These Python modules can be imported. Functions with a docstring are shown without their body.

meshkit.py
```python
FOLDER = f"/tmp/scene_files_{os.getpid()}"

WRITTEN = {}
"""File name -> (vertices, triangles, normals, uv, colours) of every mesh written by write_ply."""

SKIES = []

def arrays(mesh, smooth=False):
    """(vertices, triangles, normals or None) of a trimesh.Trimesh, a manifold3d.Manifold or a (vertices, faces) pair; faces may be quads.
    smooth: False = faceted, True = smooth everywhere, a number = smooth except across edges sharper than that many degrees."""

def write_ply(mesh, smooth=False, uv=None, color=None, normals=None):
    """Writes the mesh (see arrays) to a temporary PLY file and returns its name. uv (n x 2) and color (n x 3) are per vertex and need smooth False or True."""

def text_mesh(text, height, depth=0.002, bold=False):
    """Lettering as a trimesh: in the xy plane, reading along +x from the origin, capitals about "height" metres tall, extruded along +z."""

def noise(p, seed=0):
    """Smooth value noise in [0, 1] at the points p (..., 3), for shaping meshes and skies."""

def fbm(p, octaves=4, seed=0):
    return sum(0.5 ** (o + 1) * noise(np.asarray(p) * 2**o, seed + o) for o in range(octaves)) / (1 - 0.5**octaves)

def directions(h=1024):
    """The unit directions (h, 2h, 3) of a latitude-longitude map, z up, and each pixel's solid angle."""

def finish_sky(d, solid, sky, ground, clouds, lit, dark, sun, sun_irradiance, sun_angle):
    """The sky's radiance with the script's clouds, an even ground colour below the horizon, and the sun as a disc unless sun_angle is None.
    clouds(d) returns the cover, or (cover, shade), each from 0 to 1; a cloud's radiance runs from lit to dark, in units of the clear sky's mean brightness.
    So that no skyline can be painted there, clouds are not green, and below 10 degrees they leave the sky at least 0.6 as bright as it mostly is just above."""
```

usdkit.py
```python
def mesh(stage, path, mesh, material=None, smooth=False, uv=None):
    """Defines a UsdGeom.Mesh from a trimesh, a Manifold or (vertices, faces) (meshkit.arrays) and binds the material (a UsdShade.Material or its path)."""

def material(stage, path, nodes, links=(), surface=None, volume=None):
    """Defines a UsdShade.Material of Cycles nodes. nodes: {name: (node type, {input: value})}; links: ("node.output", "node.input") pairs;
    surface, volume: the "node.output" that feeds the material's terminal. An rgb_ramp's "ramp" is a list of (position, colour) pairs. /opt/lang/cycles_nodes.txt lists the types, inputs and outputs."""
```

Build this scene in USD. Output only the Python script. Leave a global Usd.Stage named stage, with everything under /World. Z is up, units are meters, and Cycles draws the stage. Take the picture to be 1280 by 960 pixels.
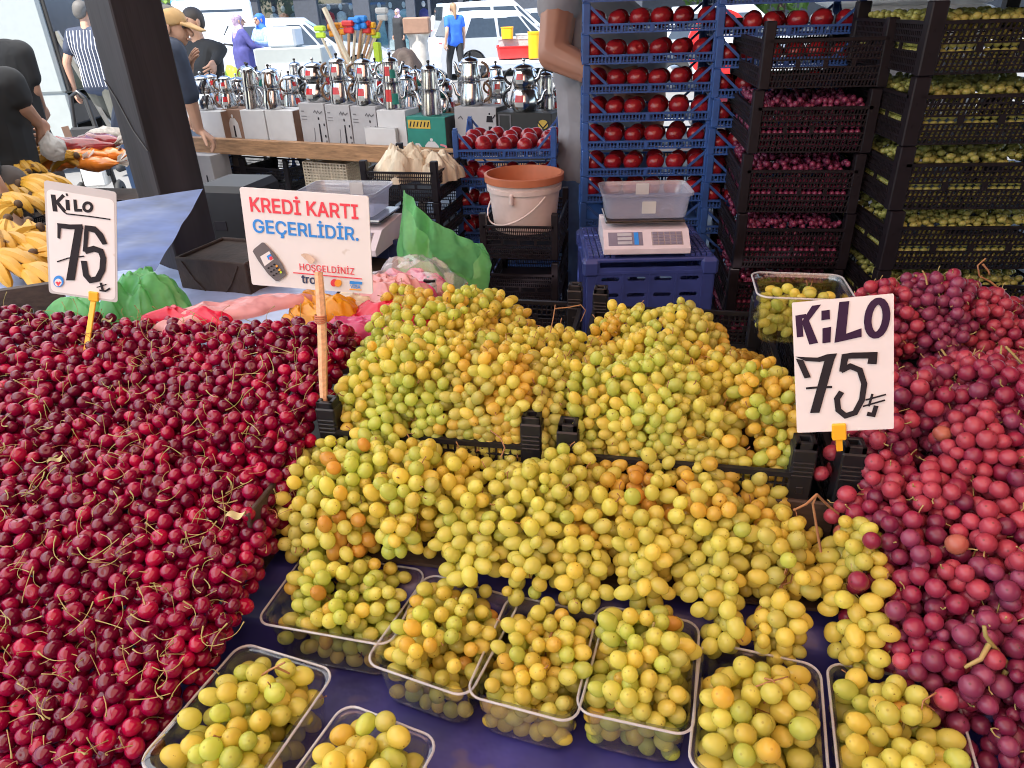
import math, random, numpy as np, trimesh, usdkit, meshkit
from manifold3d import Manifold
from scipy.spatial import cKDTree, ConvexHull
from shapely.geometry import LineString, Polygon, Point
from shapely import affinity
from pxr import Usd, UsdGeom, UsdLux, UsdShade, Gf, Sdf, Vt

stage = Usd.Stage.CreateInMemory()
UsdGeom.SetStageUpAxis(stage, 'Z')
UsdGeom.SetStageMetersPerUnit(stage, 1.0)
UsdGeom.Xform.Define(stage, '/World')
rng = np.random.default_rng(7)
PI = math.pi

# ---------------------------------------------------------------- camera
FPX, PITCH, ROLL = 890.0, math.radians(28.0), math.radians(2.0)
CAM = np.array([0.0, 0.0, 1.6])
FW = np.array([0, math.cos(PITCH), -math.sin(PITCH)])
UP0 = np.array([0, math.sin(PITCH), math.cos(PITCH)])
RT0 = np.array([1.0, 0, 0])
UPV = math.cos(ROLL) * UP0 + math.sin(ROLL) * RT0
RTV = math.cos(ROLL) * RT0 - math.sin(ROLL) * UP0
cam = UsdGeom.Camera.Define(stage, '/World/camera')
cam.CreateHorizontalApertureAttr(36.0)
cam.CreateVerticalApertureAttr(27.0)
cam.CreateFocalLengthAttr(36.0 * FPX / 1280)
cam.CreateClippingRangeAttr((0.05, 500.0))
cm = np.eye(4); cm[:3, 0] = RTV; cm[:3, 1] = UPV; cm[:3, 2] = -FW; cm[:3, 3] = CAM
cam.AddTransformOp().Set(Gf.Matrix4d(*cm.T.ravel().tolist()))
EXPOSURE = 1.66
cam.CreateExposureAttr(EXPOSURE)

# ---------------------------------------------------------------- sky and sun
SUN_EL, SUN_AZ = math.radians(58), math.radians(215)      # azimuth measured from +y towards +x
SUN = np.array([math.sin(SUN_AZ) * math.cos(SUN_EL), math.cos(SUN_AZ) * math.cos(SUN_EL), math.sin(SUN_EL)])
usdkit.material(stage, '/World/Looks/sky', {
    'sky': ('sky_texture', {'sky_type': 'single_scattering', 'sun_disc': False, 'sun_elevation': SUN_EL, 'sun_rotation': SUN_AZ}),
    'bg': ('background_shader', {'strength': 0.13})}, [('sky.color', 'bg.color')], surface='bg.background')
dome = UsdLux.DomeLight.Define(stage, '/World/sky')
UsdShade.MaterialBindingAPI.Apply(dome.GetPrim()).Bind(UsdShade.Material.Get(stage, '/World/Looks/sky'))
dome.GetPrim().SetCustomDataByKey('kind', 'structure')
sun = UsdLux.DistantLight.Define(stage, '/World/sun')
sun.CreateIntensityAttr(0.9); sun.CreateAngleAttr(0.5); sun.CreateColorAttr(Gf.Vec3f(1.0, 0.95, 0.87)); sun.CreateNormalizeAttr(True)
zx = np.cross([0, 1.0, 0], SUN); zx /= np.linalg.norm(zx)
sm = np.eye(4); sm[:3, 0] = zx; sm[:3, 1] = np.cross(SUN, zx); sm[:3, 2] = SUN
sun.AddTransformOp().Set(Gf.Matrix4d(*sm.T.ravel().tolist()))

# ---------------------------------------------------------------- helpers
def ray(u, v):
    return FW + RTV * (u - 640) / FPX - UPV * (v - 480) / FPX

def at(u, v, z=None, y=None, d=None):
    k = ray(u, v)
    t = (z - CAM[2]) / k[2] if z is not None else y / k[1] if y is not None else d
    return CAM + k * t

def on_plane(u, v, p0, n):
    k = ray(u, v)
    return CAM + k * (np.dot(np.asarray(p0) - CAM, n) / np.dot(k, n))

YAW = math.radians(12)
CA, SA = math.cos(YAW), math.sin(YAW)
def S(a, b, z=0.0):
    return np.array([a * CA + b * SA, -a * SA + b * CA, z])
def toab(X):
    return np.array([X[0] * CA - X[1] * SA, X[0] * SA + X[1] * CA, X[2]])

def RX(a): c, s = math.cos(a), math.sin(a); return np.array([[1, 0, 0], [0, c, -s], [0, s, c]])
def RY(a): c, s = math.cos(a), math.sin(a); return np.array([[c, 0, s], [0, 1, 0], [-s, 0, c]])
def RZ(a): c, s = math.cos(a), math.sin(a); return np.array([[c, -s, 0], [s, c, 0], [0, 0, 1]])
def MX(loc=(0, 0, 0), R=None, s=1.0):
    m = np.eye(4)
    m[:3, :3] = (np.eye(3) if R is None else R) * np.asarray(s)
    m[:3, 3] = loc
    return m
def frame(loc, ex, ez=None, ey=None):
    """right-handed frame: x along ex, z near ez (or y near ey)"""
    ex = np.asarray(ex, float); ex = ex / np.linalg.norm(ex)
    if ez is not None:
        y = np.cross(ez, ex); y /= np.linalg.norm(y); z = np.cross(ex, y)
    else:
        z = np.cross(ex, ey); z /= np.linalg.norm(z); y = np.cross(z, ex)
    m = np.eye(4); m[:3, 0] = ex; m[:3, 1] = y; m[:3, 2] = z; m[:3, 3] = loc
    return m

def _hullfaces(pts):
    h = ConvexHull(pts)
    f = h.simplices.copy()
    n = np.cross(pts[f[:, 1]] - pts[f[:, 0]], pts[f[:, 2]] - pts[f[:, 0]])
    flip = (n * (pts[f].mean(1) - pts.mean(0))).sum(1) < 0
    f[flip] = f[flip][:, ::-1]
    return f
BOXV = np.array([[x, y, z] for x in (-.5, .5) for y in (-.5, .5) for z in (-.5, .5)])
BOXF = _hullfaces(BOXV)
_cs = np.array([[x * (1 - (k != 0) * .1), y * (1 - (k != 1) * .1), z * (1 - (k != 2) * .1)] for x in (-.5, .5) for y in (-.5, .5) for z in (-.5, .5) for k in range(3)])
CBF = _hullfaces(_cs)
CBS = np.sign(_cs)
CBK = np.array([k for _ in range(8) for k in range(3)])
ICO = {k: (np.array(m.vertices), np.array(m.faces)) for k in (1, 2, 3, 4) for m in [trimesh.creation.icosphere(k)]}

class G:
    def __init__(s): s.v, s.f, s.n = [], [], 0
    def add(s, v, f, M=None):
        v = np.asarray(v, float); f = np.asarray(f, int)
        if f.shape[1] == 4: f = np.vstack([f[:, [0, 1, 2]], f[:, [0, 2, 3]]])
        if M is not None: v = v @ M[:3, :3].T + M[:3, 3]
        s.v.append(v); s.f.append(f + s.n); s.n += len(v)
        return s
    def box(s, size, c=(0, 0, 0), R=None, bev=0):
        size = np.asarray(size, float)
        if bev:
            h = size / 2
            v = np.repeat(CBS[:, :], 1, 0) * h
            for k in range(3): v[CBK != k, k] -= CBS[CBK != k, k] * bev
            f = CBF
        else: v, f = BOXV * size, BOXF
        return s.add(v, f, MX(c, R))
    def bar(s, p, q, w, h=None, up=(0, 0, 1), bev=0):
        p, q = np.asarray(p, float), np.asarray(q, float)
        d = q - p; L = np.linalg.norm(d)
        if abs(np.dot(d / L, up)) > .98: up = (0, 1, 0)
        m = frame((p + q) / 2, d, ez=up)
        return s.box((L, w, h or w), m[:3, 3], m[:3, :3], bev)
    def tube(s, pts, r, n=8, caps=True):
        pts = np.asarray(pts, float); r = np.broadcast_to(r, (len(pts),)).astype(float)
        t = np.gradient(pts, axis=0); t /= np.linalg.norm(t, axis=1, keepdims=True) + 1e-12
        a = np.cross(t[0], [0, 0, 1.0] if abs(t[0][2]) < .9 else [1.0, 0, 0]); a /= np.linalg.norm(a)
        V = []
        ang = np.arange(n) * 2 * PI / n
        for i in range(len(pts)):
            a = a - t[i] * np.dot(a, t[i]); a /= np.linalg.norm(a) + 1e-12
            b = np.cross(t[i], a)
            V.append(pts[i] + r[i] * (np.cos(ang)[:, None] * a + np.sin(ang)[:, None] * b))
        return s.loft(V, caps, caps)
    def loft(s, rings, cap0=True, cap1=True):
        n = len(rings[0]); m = len(rings)
        v = np.vstack(rings)
        i, j = np.meshgrid(np.arange(m - 1), np.arange(n), indexing='ij')
        q = np.stack([i * n + j, i * n + (j + 1) % n, (i + 1) * n + (j + 1) % n, (i + 1) * n + j], -1).reshape(-1, 4)
        f = [q[:, [0, 1, 2]], q[:, [0, 2, 3]]]
        if cap0:
            v = np.vstack([v, rings[0].mean(0)]); k = len(v) - 1
            f.append(np.array([[k, (x + 1) % n, x] for x in range(n)]))
        if cap1:
            v = np.vstack([v, rings[-1].mean(0)]); k = len(v) - 1; o = (m - 1) * n
            f.append(np.array([[k, o + x, o + (x + 1) % n] for x in range(n)]))
        return s.add(v, np.vstack(f))
    def lathe(s, prof, n=20, M=None, a0=0, a1=2 * PI):
        prof = np.asarray(prof, float); full = abs(a1 - a0 - 2 * PI) < 1e-6
        ang = a0 + (a1 - a0) * (np.arange(n) / n if full else np.linspace(0, 1, n))
        v = np.stack([np.outer(prof[:, 0], np.cos(ang)), np.outer(prof[:, 0], np.sin(ang)), np.repeat(prof[:, 1:2], n, 1)], -1).reshape(-1, 3)
        i, j = np.meshgrid(np.arange(len(prof) - 1), np.arange(n if full else n - 1), indexing='ij')
        q = np.stack([i * n + j, i * n + (j + 1) % n, (i + 1) * n + (j + 1) % n, (i + 1) * n + j], -1).reshape(-1, 4)
        return s.add(v, q, M)
    def ico(s, c, r, k=2, R=None): return s.add(ICO[k][0] * np.asarray(r), ICO[k][1], MX(c, R))
    def prism(s, poly, h, M=None):
        for g in getattr(poly, 'geoms', [poly]):
            if g.is_empty or g.geom_type != 'Polygon' or g.area < 1e-9: continue
            m = trimesh.creation.extrude_polygon(g, h, engine='earcut')
            s.add(m.vertices, m.faces, M)
        return s
    def grid(s, fn, nu, nv):
        u, v = np.meshgrid(np.linspace(0, 1, nu), np.linspace(0, 1, nv), indexing='ij')
        P = fn(u, v).reshape(-1, 3)
        i, j = np.meshgrid(np.arange(nu - 1), np.arange(nv - 1), indexing='ij')
        q = np.stack([i * nv + j, (i + 1) * nv + j, (i + 1) * nv + j + 1, i * nv + j + 1], -1).reshape(-1, 4)
        return s.add(P, q)
    def man(s, m, smooth=0, ref=0, M=None):
        if ref: m = m.refine_to_length(ref)
        mm = m.to_mesh(); v, f = np.array(mm.vert_properties[:, :3]), np.array(mm.tri_verts)
        if smooth:
            t = trimesh.Trimesh(v, f, process=True); trimesh.smoothing.filter_taubin(t, iterations=smooth); v, f = t.vertices, t.faces
        return s.add(v, f, M)
    def get(s): return np.vstack(s.v), np.vstack(s.f)

USED, THM = {}, {'/World': np.eye(4)}
def numbered(parent, name):
    k = parent + '/' + name
    n = USED.get(k, 0); USED[k] = n + 1
    return k if n == 0 else f'{k}_{n:03d}'
def setm(x, M): UsdGeom.Xformable(x).AddTransformOp().Set(Gf.Matrix4d(*np.asarray(M, float).T.ravel().tolist()))
def tag(p, label=None, cat=None, group=None, kind=None):
    if label and len(label.split()) > 16: print('LONG', len(label.split()), label)
    for k, v in (('label', label), ('category', cat), ('group', group), ('kind', kind)):
        if v: p.SetCustomDataByKey(k, v)
    return p
def thing(name, label, cat, M=None, group=None, kind=None):
    path = numbered('/World', name)
    x = UsdGeom.Xform.Define(stage, path)
    M = np.eye(4) if M is None else np.asarray(M, float)
    setm(x, M); THM[path] = M
    tag(x.GetPrim(), label, cat, group, kind)
    return path
def obj(name, g, m, parent='/World', smooth=None, label=None, cat=None, group=None, kind=None, M=None, world=False):
    """one Mesh prim; world=True: the geometry is in world coordinates and is brought into its parent's frame"""
    path = numbered(parent, name)
    v, f = g.get() if isinstance(g, G) else g
    if world:
        top = '/'.join(path.split('/')[:3]); mi = np.linalg.inv(THM.get(top, np.eye(4)))
        v = v @ mi[:3, :3].T + mi[:3, 3]
    p = usdkit.mesh(stage, path, (v, f), MAT[m], smooth if smooth is not None else False)
    if M is not None: setm(p, M)
    tag(p.GetPrim(), label, cat, group, kind)
    return path
def copy(src, M, label, group=None):
    was = stage.GetPrimAtPath(src).GetCustomData()
    name = src.split('/')[-1]
    if name[-4:-3] == '_' and name[-3:].isdigit(): name = name[:-4]
    path = numbered('/World', name)
    x = UsdGeom.Xform.Define(stage, path)
    x.GetPrim().GetReferences().AddInternalReference(src)
    UsdGeom.Xformable(x).ClearXformOpOrder()
    x.GetPrim().GetAttribute('xformOp:transform').Set(Gf.Matrix4d(*np.asarray(M, float).T.ravel().tolist()))
    UsdGeom.Xformable(x).SetXformOpOrder([UsdGeom.XformOp(x.GetPrim().GetAttribute('xformOp:transform'))])
    x.GetPrim().SetInstanceable(True)
    tag(x.GetPrim(), label, was.get('category'), group or was.get('group'), was.get('kind'))
    THM[path] = np.asarray(M)
    return path

# ---------------------------------------------------------------- materials
MAT = {}
def lin(c): return tuple(float(x) for x in c)
def mat(name, col, rough=.5, metal=0.0, var=.12, vscale=12, bump=0.0, bscale=60, sss=0.0, spec=.5, coat=0.0, col2=None, spots=None, transl=None, rand=0.0, stretch=None, wet=0):
    """a plastic, cloth, wood, paint... its colour wanders by noise between col*(1-var) and col*(1+var) (or col and col2)"""
    col = np.array(col, float)
    lo, hi = (col * (1 - var), np.minimum(col * (1 + var), .95)) if col2 is None else (col, np.array(col2, float))
    n = {'tc': ('texture_coordinate', {}), 'mp': ('mapping', {'scale': stretch or (1, 1, 1)}),
         'ns': ('noise_texture', {'scale': vscale, 'detail': 4.0, 'roughness': .6}),
         'rp': ('rgb_ramp', {'ramp': [(.32, lin(lo)), (.68, lin(hi))]}),
         'pb': ('principled_bsdf', {'roughness': rough, 'metallic': metal, 'specular_ior_level': spec, 'coat_weight': coat})}
    l = [('tc.object', 'mp.vector'), ('mp.vector', 'ns.vector'), ('ns.fac', 'rp.fac')]
    c = 'rp.color'
    if spots:                                    # (colour, scale, threshold): small stains
        n['n2'] = ('noise_texture', {'scale': spots[1], 'detail': 3.0})
        n['r2'] = ('rgb_ramp', {'ramp': [(spots[2], (0, 0, 0)), (spots[2] + .06, (1, 1, 1))]})
        n['mx'] = ('mix_color', {'b': lin(spots[0])})
        l += [('mp.vector', 'n2.vector'), ('n2.fac', 'r2.fac'), ('r2.color', 'mx.fac'), (c, 'mx.a')]
        c = 'mx.result'
    if rand:
        n['oi'] = ('object_info', {}); n['mr'] = ('map_range', {'from_min': 0.0, 'from_max': 1.0, 'to_min': 1 - rand, 'to_max': 1 + rand})
        n['hv'] = ('hsv', {}); l += [('oi.random', 'mr.value'), ('mr.result', 'hv.value'), (c, 'hv.color')]; c = 'hv.color'
    l.append((c, 'pb.base_color'))
    if bump:
        n['nb'] = ('noise_texture', {'scale': bscale, 'detail': 3.0}); n['bp'] = ('bump', {'strength': bump, 'distance': .004})
        l += [('mp.vector', 'nb.vector'), ('nb.fac', 'bp.height'), ('bp.normal', 'pb.normal')]
    if sss:
        n['pb'][1].update(subsurface_weight=sss, subsurface_scale=.006, subsurface_radius=(1.0, .7, .25) if transl is None else transl)
    surf = 'pb.BSDF'
    if transl is not None and not sss:
        n['tl'] = ('translucent_bsdf', {}); n['mc'] = ('mix_closure', {'fac': float(transl)})
        l += [(c, 'tl.color'), ('pb.BSDF', 'mc.closure1'), ('tl.BSDF', 'mc.closure2')]; surf = 'mc.closure'
    MAT[name] = usdkit.material(stage, '/World/Looks/' + name, n, l, surface=surf)
def clear(name, tint=(.9, .92, .93), rough=.06, ior=1.45, haze=0.0, hazecol=(.8, .8, .85)):
    n = {'lw': ('layer_weight', {'blend': .5}), 'pw': ('math', {'math_type': 'power', 'value2': 4.0}), 'fr': ('math', {'math_type': 'multiply_add', 'value2': .8, 'value3': .085}), 'tr': ('transparent_bsdf', {'color': tint}), 'gl': ('glossy_bsdf', {'roughness': rough, 'color': (1, 1, 1)}),
         'mc': ('mix_closure', {})}
    l = [('lw.facing', 'pw.value1'), ('pw.value', 'fr.value1'), ('fr.value', 'mc.fac'), ('tr.BSDF', 'mc.closure1'), ('gl.BSDF', 'mc.closure2')]
    s = 'mc.closure'
    if haze:
        n['df'] = ('diffuse_bsdf', {'color': hazecol}); n['m2'] = ('mix_closure', {'fac': haze})
        l += [('mc.closure', 'm2.closure1'), ('df.BSDF', 'm2.closure2')]; s = 'm2.closure'
    MAT[name] = usdkit.material(stage, '/World/Looks/' + name, n, l, surface=s)

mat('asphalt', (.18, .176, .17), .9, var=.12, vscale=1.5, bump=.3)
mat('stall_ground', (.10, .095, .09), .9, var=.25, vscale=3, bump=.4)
mat('paving', (.42, .41, .39), .85, var=.1, vscale=2)
mat('canopy_white', (.94, .92, .85), .8, var=.02, transl=.9)
mat('canopy_dark', (.10, .05, .05), .9, var=.1)
mat('canopy_red', (.84, .47, .32), .8, var=.03, transl=.85)
mat('canopy_blue', (.35, .45, .8), .8, var=.05, transl=.5)
mat('sheet_blue', (.026, .026, .15), .40, var=.35, vscale=7, bump=.5, bscale=22, spots=((.075, .06, .13), 9, .60))
mat('sheet_pale', (.30, .38, .60), .35, var=.25, vscale=8, bump=.5, bscale=12)
mat('tarp_blue', (.04, .075, .22), .36, var=.5, vscale=7, bump=.5, bscale=9, stretch=(.5, 1, 4))  # stretched noise paints pale reflection streaks into the blue
mat('wood_dark', (.05, .032, .024), .7, var=.3, stretch=(1, 8, 8), bump=.3)
mat('wood_plank', (.36, .19, .09), .55, var=.35, vscale=9, stretch=(1, 7, 7), bump=.3)
mat('wood_stick', (.62, .36, .20), .6, var=.2, vscale=30, stretch=(6, 6, 1))
mat('black_plastic', (.013, .013, .016), .40, var=.2, bump=.08, spec=.35)
mat('dark_plastic', (.010, .007, .010), .5, var=.2, spec=.25)
mat('grey_plastic', (.022, .021, .024), .5, spec=.3)
mat('blue_plastic', (.030, .085, .28), .38, var=.15, rand=.1)
mat('navy_plastic', (.03, .045, .14), .4, var=.15)
mat('indigo_plastic', (.030, .045, .18), .42, var=.15)
mat('post_paint', (.024, .020, .024), .6, spec=.3, var=.5, vscale=9, stretch=(1, 1, .12), bump=.3, spots=((.30, .28, .27), 26, .68))
mat('rusty', (.030, .018, .014), .8, var=.5, vscale=10, bump=.5)
mat('card', (.72, .70, .71), .45, var=.02, spots=((.55, .50, .46), 22, .70))
mat('card_back', (.50, .49, .50), .3, var=.05)
mat('ink', (.02, .017, .022), .6, var=.2, spec=.2)
mat('ink_purple', (.035, .014, .045), .6, var=.2, spec=.2)
mat('ink_red', (.72, .05, .08), .5, var=.05)
mat('ink_blue', (.03, .24, .70), .5, var=.05)
mat('ink_navy', (.03, .04, .10), .5)
mat('ink_orange', (.85, .35, .04), .5, var=.05)
mat('stain', (.55, .42, .33), .8, var=.2)
mat('yellow_plastic', (.85, .42, .02), .35, var=.06)
mat('terracotta', (.42, .13, .06), .5, var=.12)
mat('bucket_white', (.62, .50, .47), .45, var=.10, vscale=14)
mat('scale_body', (.62, .55, .60), .4, var=.06)
mat('scale_panel', (.20, .18, .24), .3)
mat('scale_lcd', (.42, .42, .46), .2)
mat('scale_key', (.30, .25, .26), .5)
mat('steel', (.62, .62, .62), .16, metal=1.0, var=.05)
mat('steel_dark', (.30, .29, .28), .22, metal=1.0, var=.15)
mat('bakelite', (.02, .018, .018), .25)
mat('handle_brown', (.20, .10, .05), .3)
mat('box_white', (.62, .60, .60), .7, var=.04)
mat('box_grey', (.42, .40, .41), .7, var=.05)
mat('box_brown', (.26, .15, .10), .8, var=.1)
mat('box_green', (.02, .22, .17), .5, var=.1)
mat('box_black', (.022, .02, .02), .45)
mat('print_grey', (.13, .12, .13), .7)
mat('light_blocker_paint', (.24, .22, .20), .85, var=.2, vscale=3)
mat('print_gold', (.62, .40, .06), .5)
mat('print_pink', (.62, .22, .25), .6)
mat('bag_green', (.22, .58, .22), .14, var=.2, transl=.6, bump=.9, bscale=26)
mat('bag_pink', (.80, .10, .26), .2, var=.25, transl=.35, bump=.4, bscale=18)
mat('bag_red', (.62, .01, .05), .3, var=.2, transl=.2, bump=.4, bscale=18)
mat('bag_rose', (.85, .42, .42), .2, var=.15, transl=.4, bump=.4, bscale=18)
mat('bag_orange', (.85, .36, .02), .25, var=.2, transl=.4, bump=.4, bscale=18)
mat('bag_cream', (.80, .68, .50), .25, var=.12, transl=.4, bump=.4, bscale=18)
mat('bag_white', (.75, .74, .72), .3, var=.05, transl=.5, bump=.4, bscale=18)
mat('sack', (.66, .56, .42), .8, var=.2, vscale=6, stretch=(6, 1, 1), bump=.4, bscale=40)
mat('banana', (.50, .26, .02), .5, var=.12, vscale=9, spots=((.16, .08, .02), 26, .66))
mat('banana_tip', (.09, .05, .025), .8)
mat('pack_red', (.22, .02, .025), .15, var=.5, vscale=14, coat=.6)
mat('pack_orange', (.75, .22, .03), .15, var=.25, vscale=14, coat=.6)
mat('pack_frill', (.62, .56, .50), .4, var=.3, vscale=30, transl=.3)
mat('skin', (.50, .28, .19), .55, var=.06, sss=.0)
mat('skin_dark', (.34, .155, .10), .5, var=.06)
mat('hair', (.05, .04, .035), .6)
mat('hair_grey', (.12, .11, .10), .7)
mat('hair_brown', (.28, .17, .09), .6)
mat('cloth_black', (.018, .018, .020), .8, var=.15)
mat('cloth_navy', (.035, .045, .075), .85, var=.15)
mat('cloth_purple', (.06, .06, .22), .8, var=.15)
mat('cloth_blue', (.03, .14, .62), .8)
mat('cloth_sky', (.22, .32, .62), .8, var=.3, vscale=25)
mat('cloth_grey', (.26, .25, .27), .85, var=.08, bump=.3, bscale=30)
mat('cloth_olive', (.10, .10, .085), .85)
mat('cloth_brown', (.09, .075, .07), .85)
mat('denim', (.06, .11, .22), .85, var=.2)
mat('cap_tan', (.52, .32, .14), .8)
mat('hijab_pattern', (.55, .42, .50), .8, col2=(.16, .10, .22), vscale=22)
mat('white_paint', (.46, .48, .50), .25, coat=.5, var=.02)
mat('truck_panel', (.32, .345, .335), .45, var=.03)
mat('car_grey', (.30, .31, .33), .25, coat=.5)
mat('tyre', (.03, .03, .03), .8)
mat('glass_dark', (.03, .04, .05), .08, spec=.8)
mat('glass_blue', (.05, .16, .30), .08, spec=.8)
mat('lamp_red', (.6, .03, .03), .25)
mat('facade_dark', (.055, .06, .075), .5)
mat('facade_pale', (.55, .57, .60), .7)
mat('fascia', (.40, .58, .85), .5, var=.03)
mat('leaf', (.075, .16, .03), .6, var=.4, vscale=4, transl=.3)
mat('leaf_light', (.13, .22, .04), .6, var=.4, vscale=4, transl=.3)
mat('red_plastic', (.65, .03, .03), .35)
mat('lime_plastic', (.50, .70, .04), .4)
mat('dress_white', (.7, .7, .68), .8)
mat('dress_teal', (.30, .50, .55), .8)
mat('stone_col', (.50, .46, .40), .8)
clear('clear_plastic', (.91, .92, .93), .08, 1.5)
clear('frosted_plastic', (.78, .78, .84), .25, 1.5, haze=.16, hazecol=(.66, .66, .76))
clear('window_glass', (.80, .86, .88), .03, 1.5)
clear('rim_plastic', (.85, .86, .88), .10, 1.5, haze=.30, hazecol=(.85, .86, .90))  # diffuse white mixed in as a painted highlight along the punnet rims
clear('clear_bag', (.93, .93, .93), .12, 1.6, haze=.12)

def fruit(name, base, tip, dirt, rough, coat=0.0, sss=.3, rad=(1.0, .7, .25), dull=None, speck=.66, S=1.0, dot=0.0):
    """berry-local colour: base at the stalk end, tip colour at the far end (z), blotches of bloom and small brown specks; each berry a little different"""
    n = {'tc': ('texture_coordinate', {}), 'un': ('vector_math', {'math_type': 'scale', 'scale': S}), 'sx': ('separate_xyz', {}), 'mr': ('map_range', {'from_min': -1.0, 'from_max': 1.25, 'clamp': True}),
         'oi': ('object_info', {}), 'ad': ('vector_math', {'math_type': 'add'}), 'sc': ('vector_math', {'math_type': 'scale', 'scale': 37.0}),
         'ns': ('noise_texture', {'scale': .85, 'detail': 3.0}), 'nb': ('noise_texture', {'scale': 2.3, 'detail': 2.0}),
         'm1': ('mix_color', {'a': base, 'b': tip}), 'r1': ('rgb_ramp', {'ramp': [(.38, (0, 0, 0)), (.66, (1, 1, 1))]}),
         'm2': ('mix_color', {'blend_type': 'mix', 'b': dull or base}), 'mf': ('math', {'math_type': 'multiply', 'value2': .55}),
         'r2': ('rgb_ramp', {'ramp': [(speck, (0, 0, 0)), (speck + .05, (1, 1, 1))]}), 'm3': ('mix_color', {'b': dirt}),
         'rr': ('map_range', {'from_min': 0.0, 'from_max': 1.0, 'to_min': .88, 'to_max': 1.10}), 'hv': ('hsv', {}),
         'pb': ('principled_bsdf', {'roughness': rough, 'coat_weight': coat, 'coat_roughness': .08})}
    l = [('tc.object', 'un.vector1'), ('un.vector', 'sx.vector'), ('sx.z', 'mr.value'), ('oi.random', 'sc.vector1'), ('sc.vector', 'ad.vector2'), ('un.vector', 'ad.vector1'),
         ('ad.vector', 'ns.vector'), ('ad.vector', 'nb.vector'), ('mr.result', 'm1.fac'), ('ns.fac', 'r1.fac'), ('r1.color', 'mf.value1'), ('mf.value', 'm2.fac'), ('m1.result', 'm2.a'),
         ('nb.fac', 'r2.fac'), ('r2.color', 'm3.fac'), ('m2.result', 'm3.a'), ('oi.random', 'rr.value'), ('rr.result', 'hv.value'), ('m3.result', 'hv.color'), ('hv.color', 'pb.base_color')]
    if dot:                                      # the little brown scar where the flower was
        n.update({'xx': ('math', {'math_type': 'multiply'}), 'yy': ('math', {'math_type': 'multiply'}), 'rd': ('math', {'math_type': 'add'}), 'lt': ('map_range', {'from_min': .020, 'from_max': .006, 'to_max': dot, 'clamp': True}),
                  'zp': ('math', {'math_type': 'greater_than', 'value2': 0.0}), 'dm': ('math', {'math_type': 'multiply'}), 'm4': ('mix_color', {'b': dirt})})
        l.remove(('hv.color', 'pb.base_color'))
        l += [('sx.x', 'xx.value1'), ('sx.x', 'xx.value2'), ('sx.y', 'yy.value1'), ('sx.y', 'yy.value2'), ('xx.value', 'rd.value1'), ('yy.value', 'rd.value2'), ('rd.value', 'lt.value'), ('sx.z', 'zp.value1'),
              ('lt.result', 'dm.value1'), ('zp.value', 'dm.value2'), ('dm.value', 'm4.fac'), ('hv.color', 'm4.a'), ('m4.result', 'pb.base_color')]
    surf = 'pb.BSDF'
    if sss:
        n['tl'] = ('translucent_bsdf', {}); n['mc'] = ('mix_closure', {'fac': sss}); l += [('hv.color', 'tl.color'), ('pb.BSDF', 'mc.closure1'), ('tl.BSDF', 'mc.closure2')]; surf = 'mc.closure'
    MAT[name] = usdkit.material(stage, '/World/Looks/' + name, n, l, surface=surf)
BR = (.16, .07, .02)
GREEN = [('grape_lime', (.60, .67, .14), (.67, .70, .15)), ('grape_yellow', (.74, .72, .17), (.78, .73, .16)), ('grape_gold', (.80, .70, .145), (.81, .67, .135)),
         ('grape_amber', (.80, .60, .11), (.79, .56, .10)), ('grape_olive', (.66, .64, .17), (.69, .63, .16)), ('grape_rust', (.72, .43, .08), (.70, .39, .07))]
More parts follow.
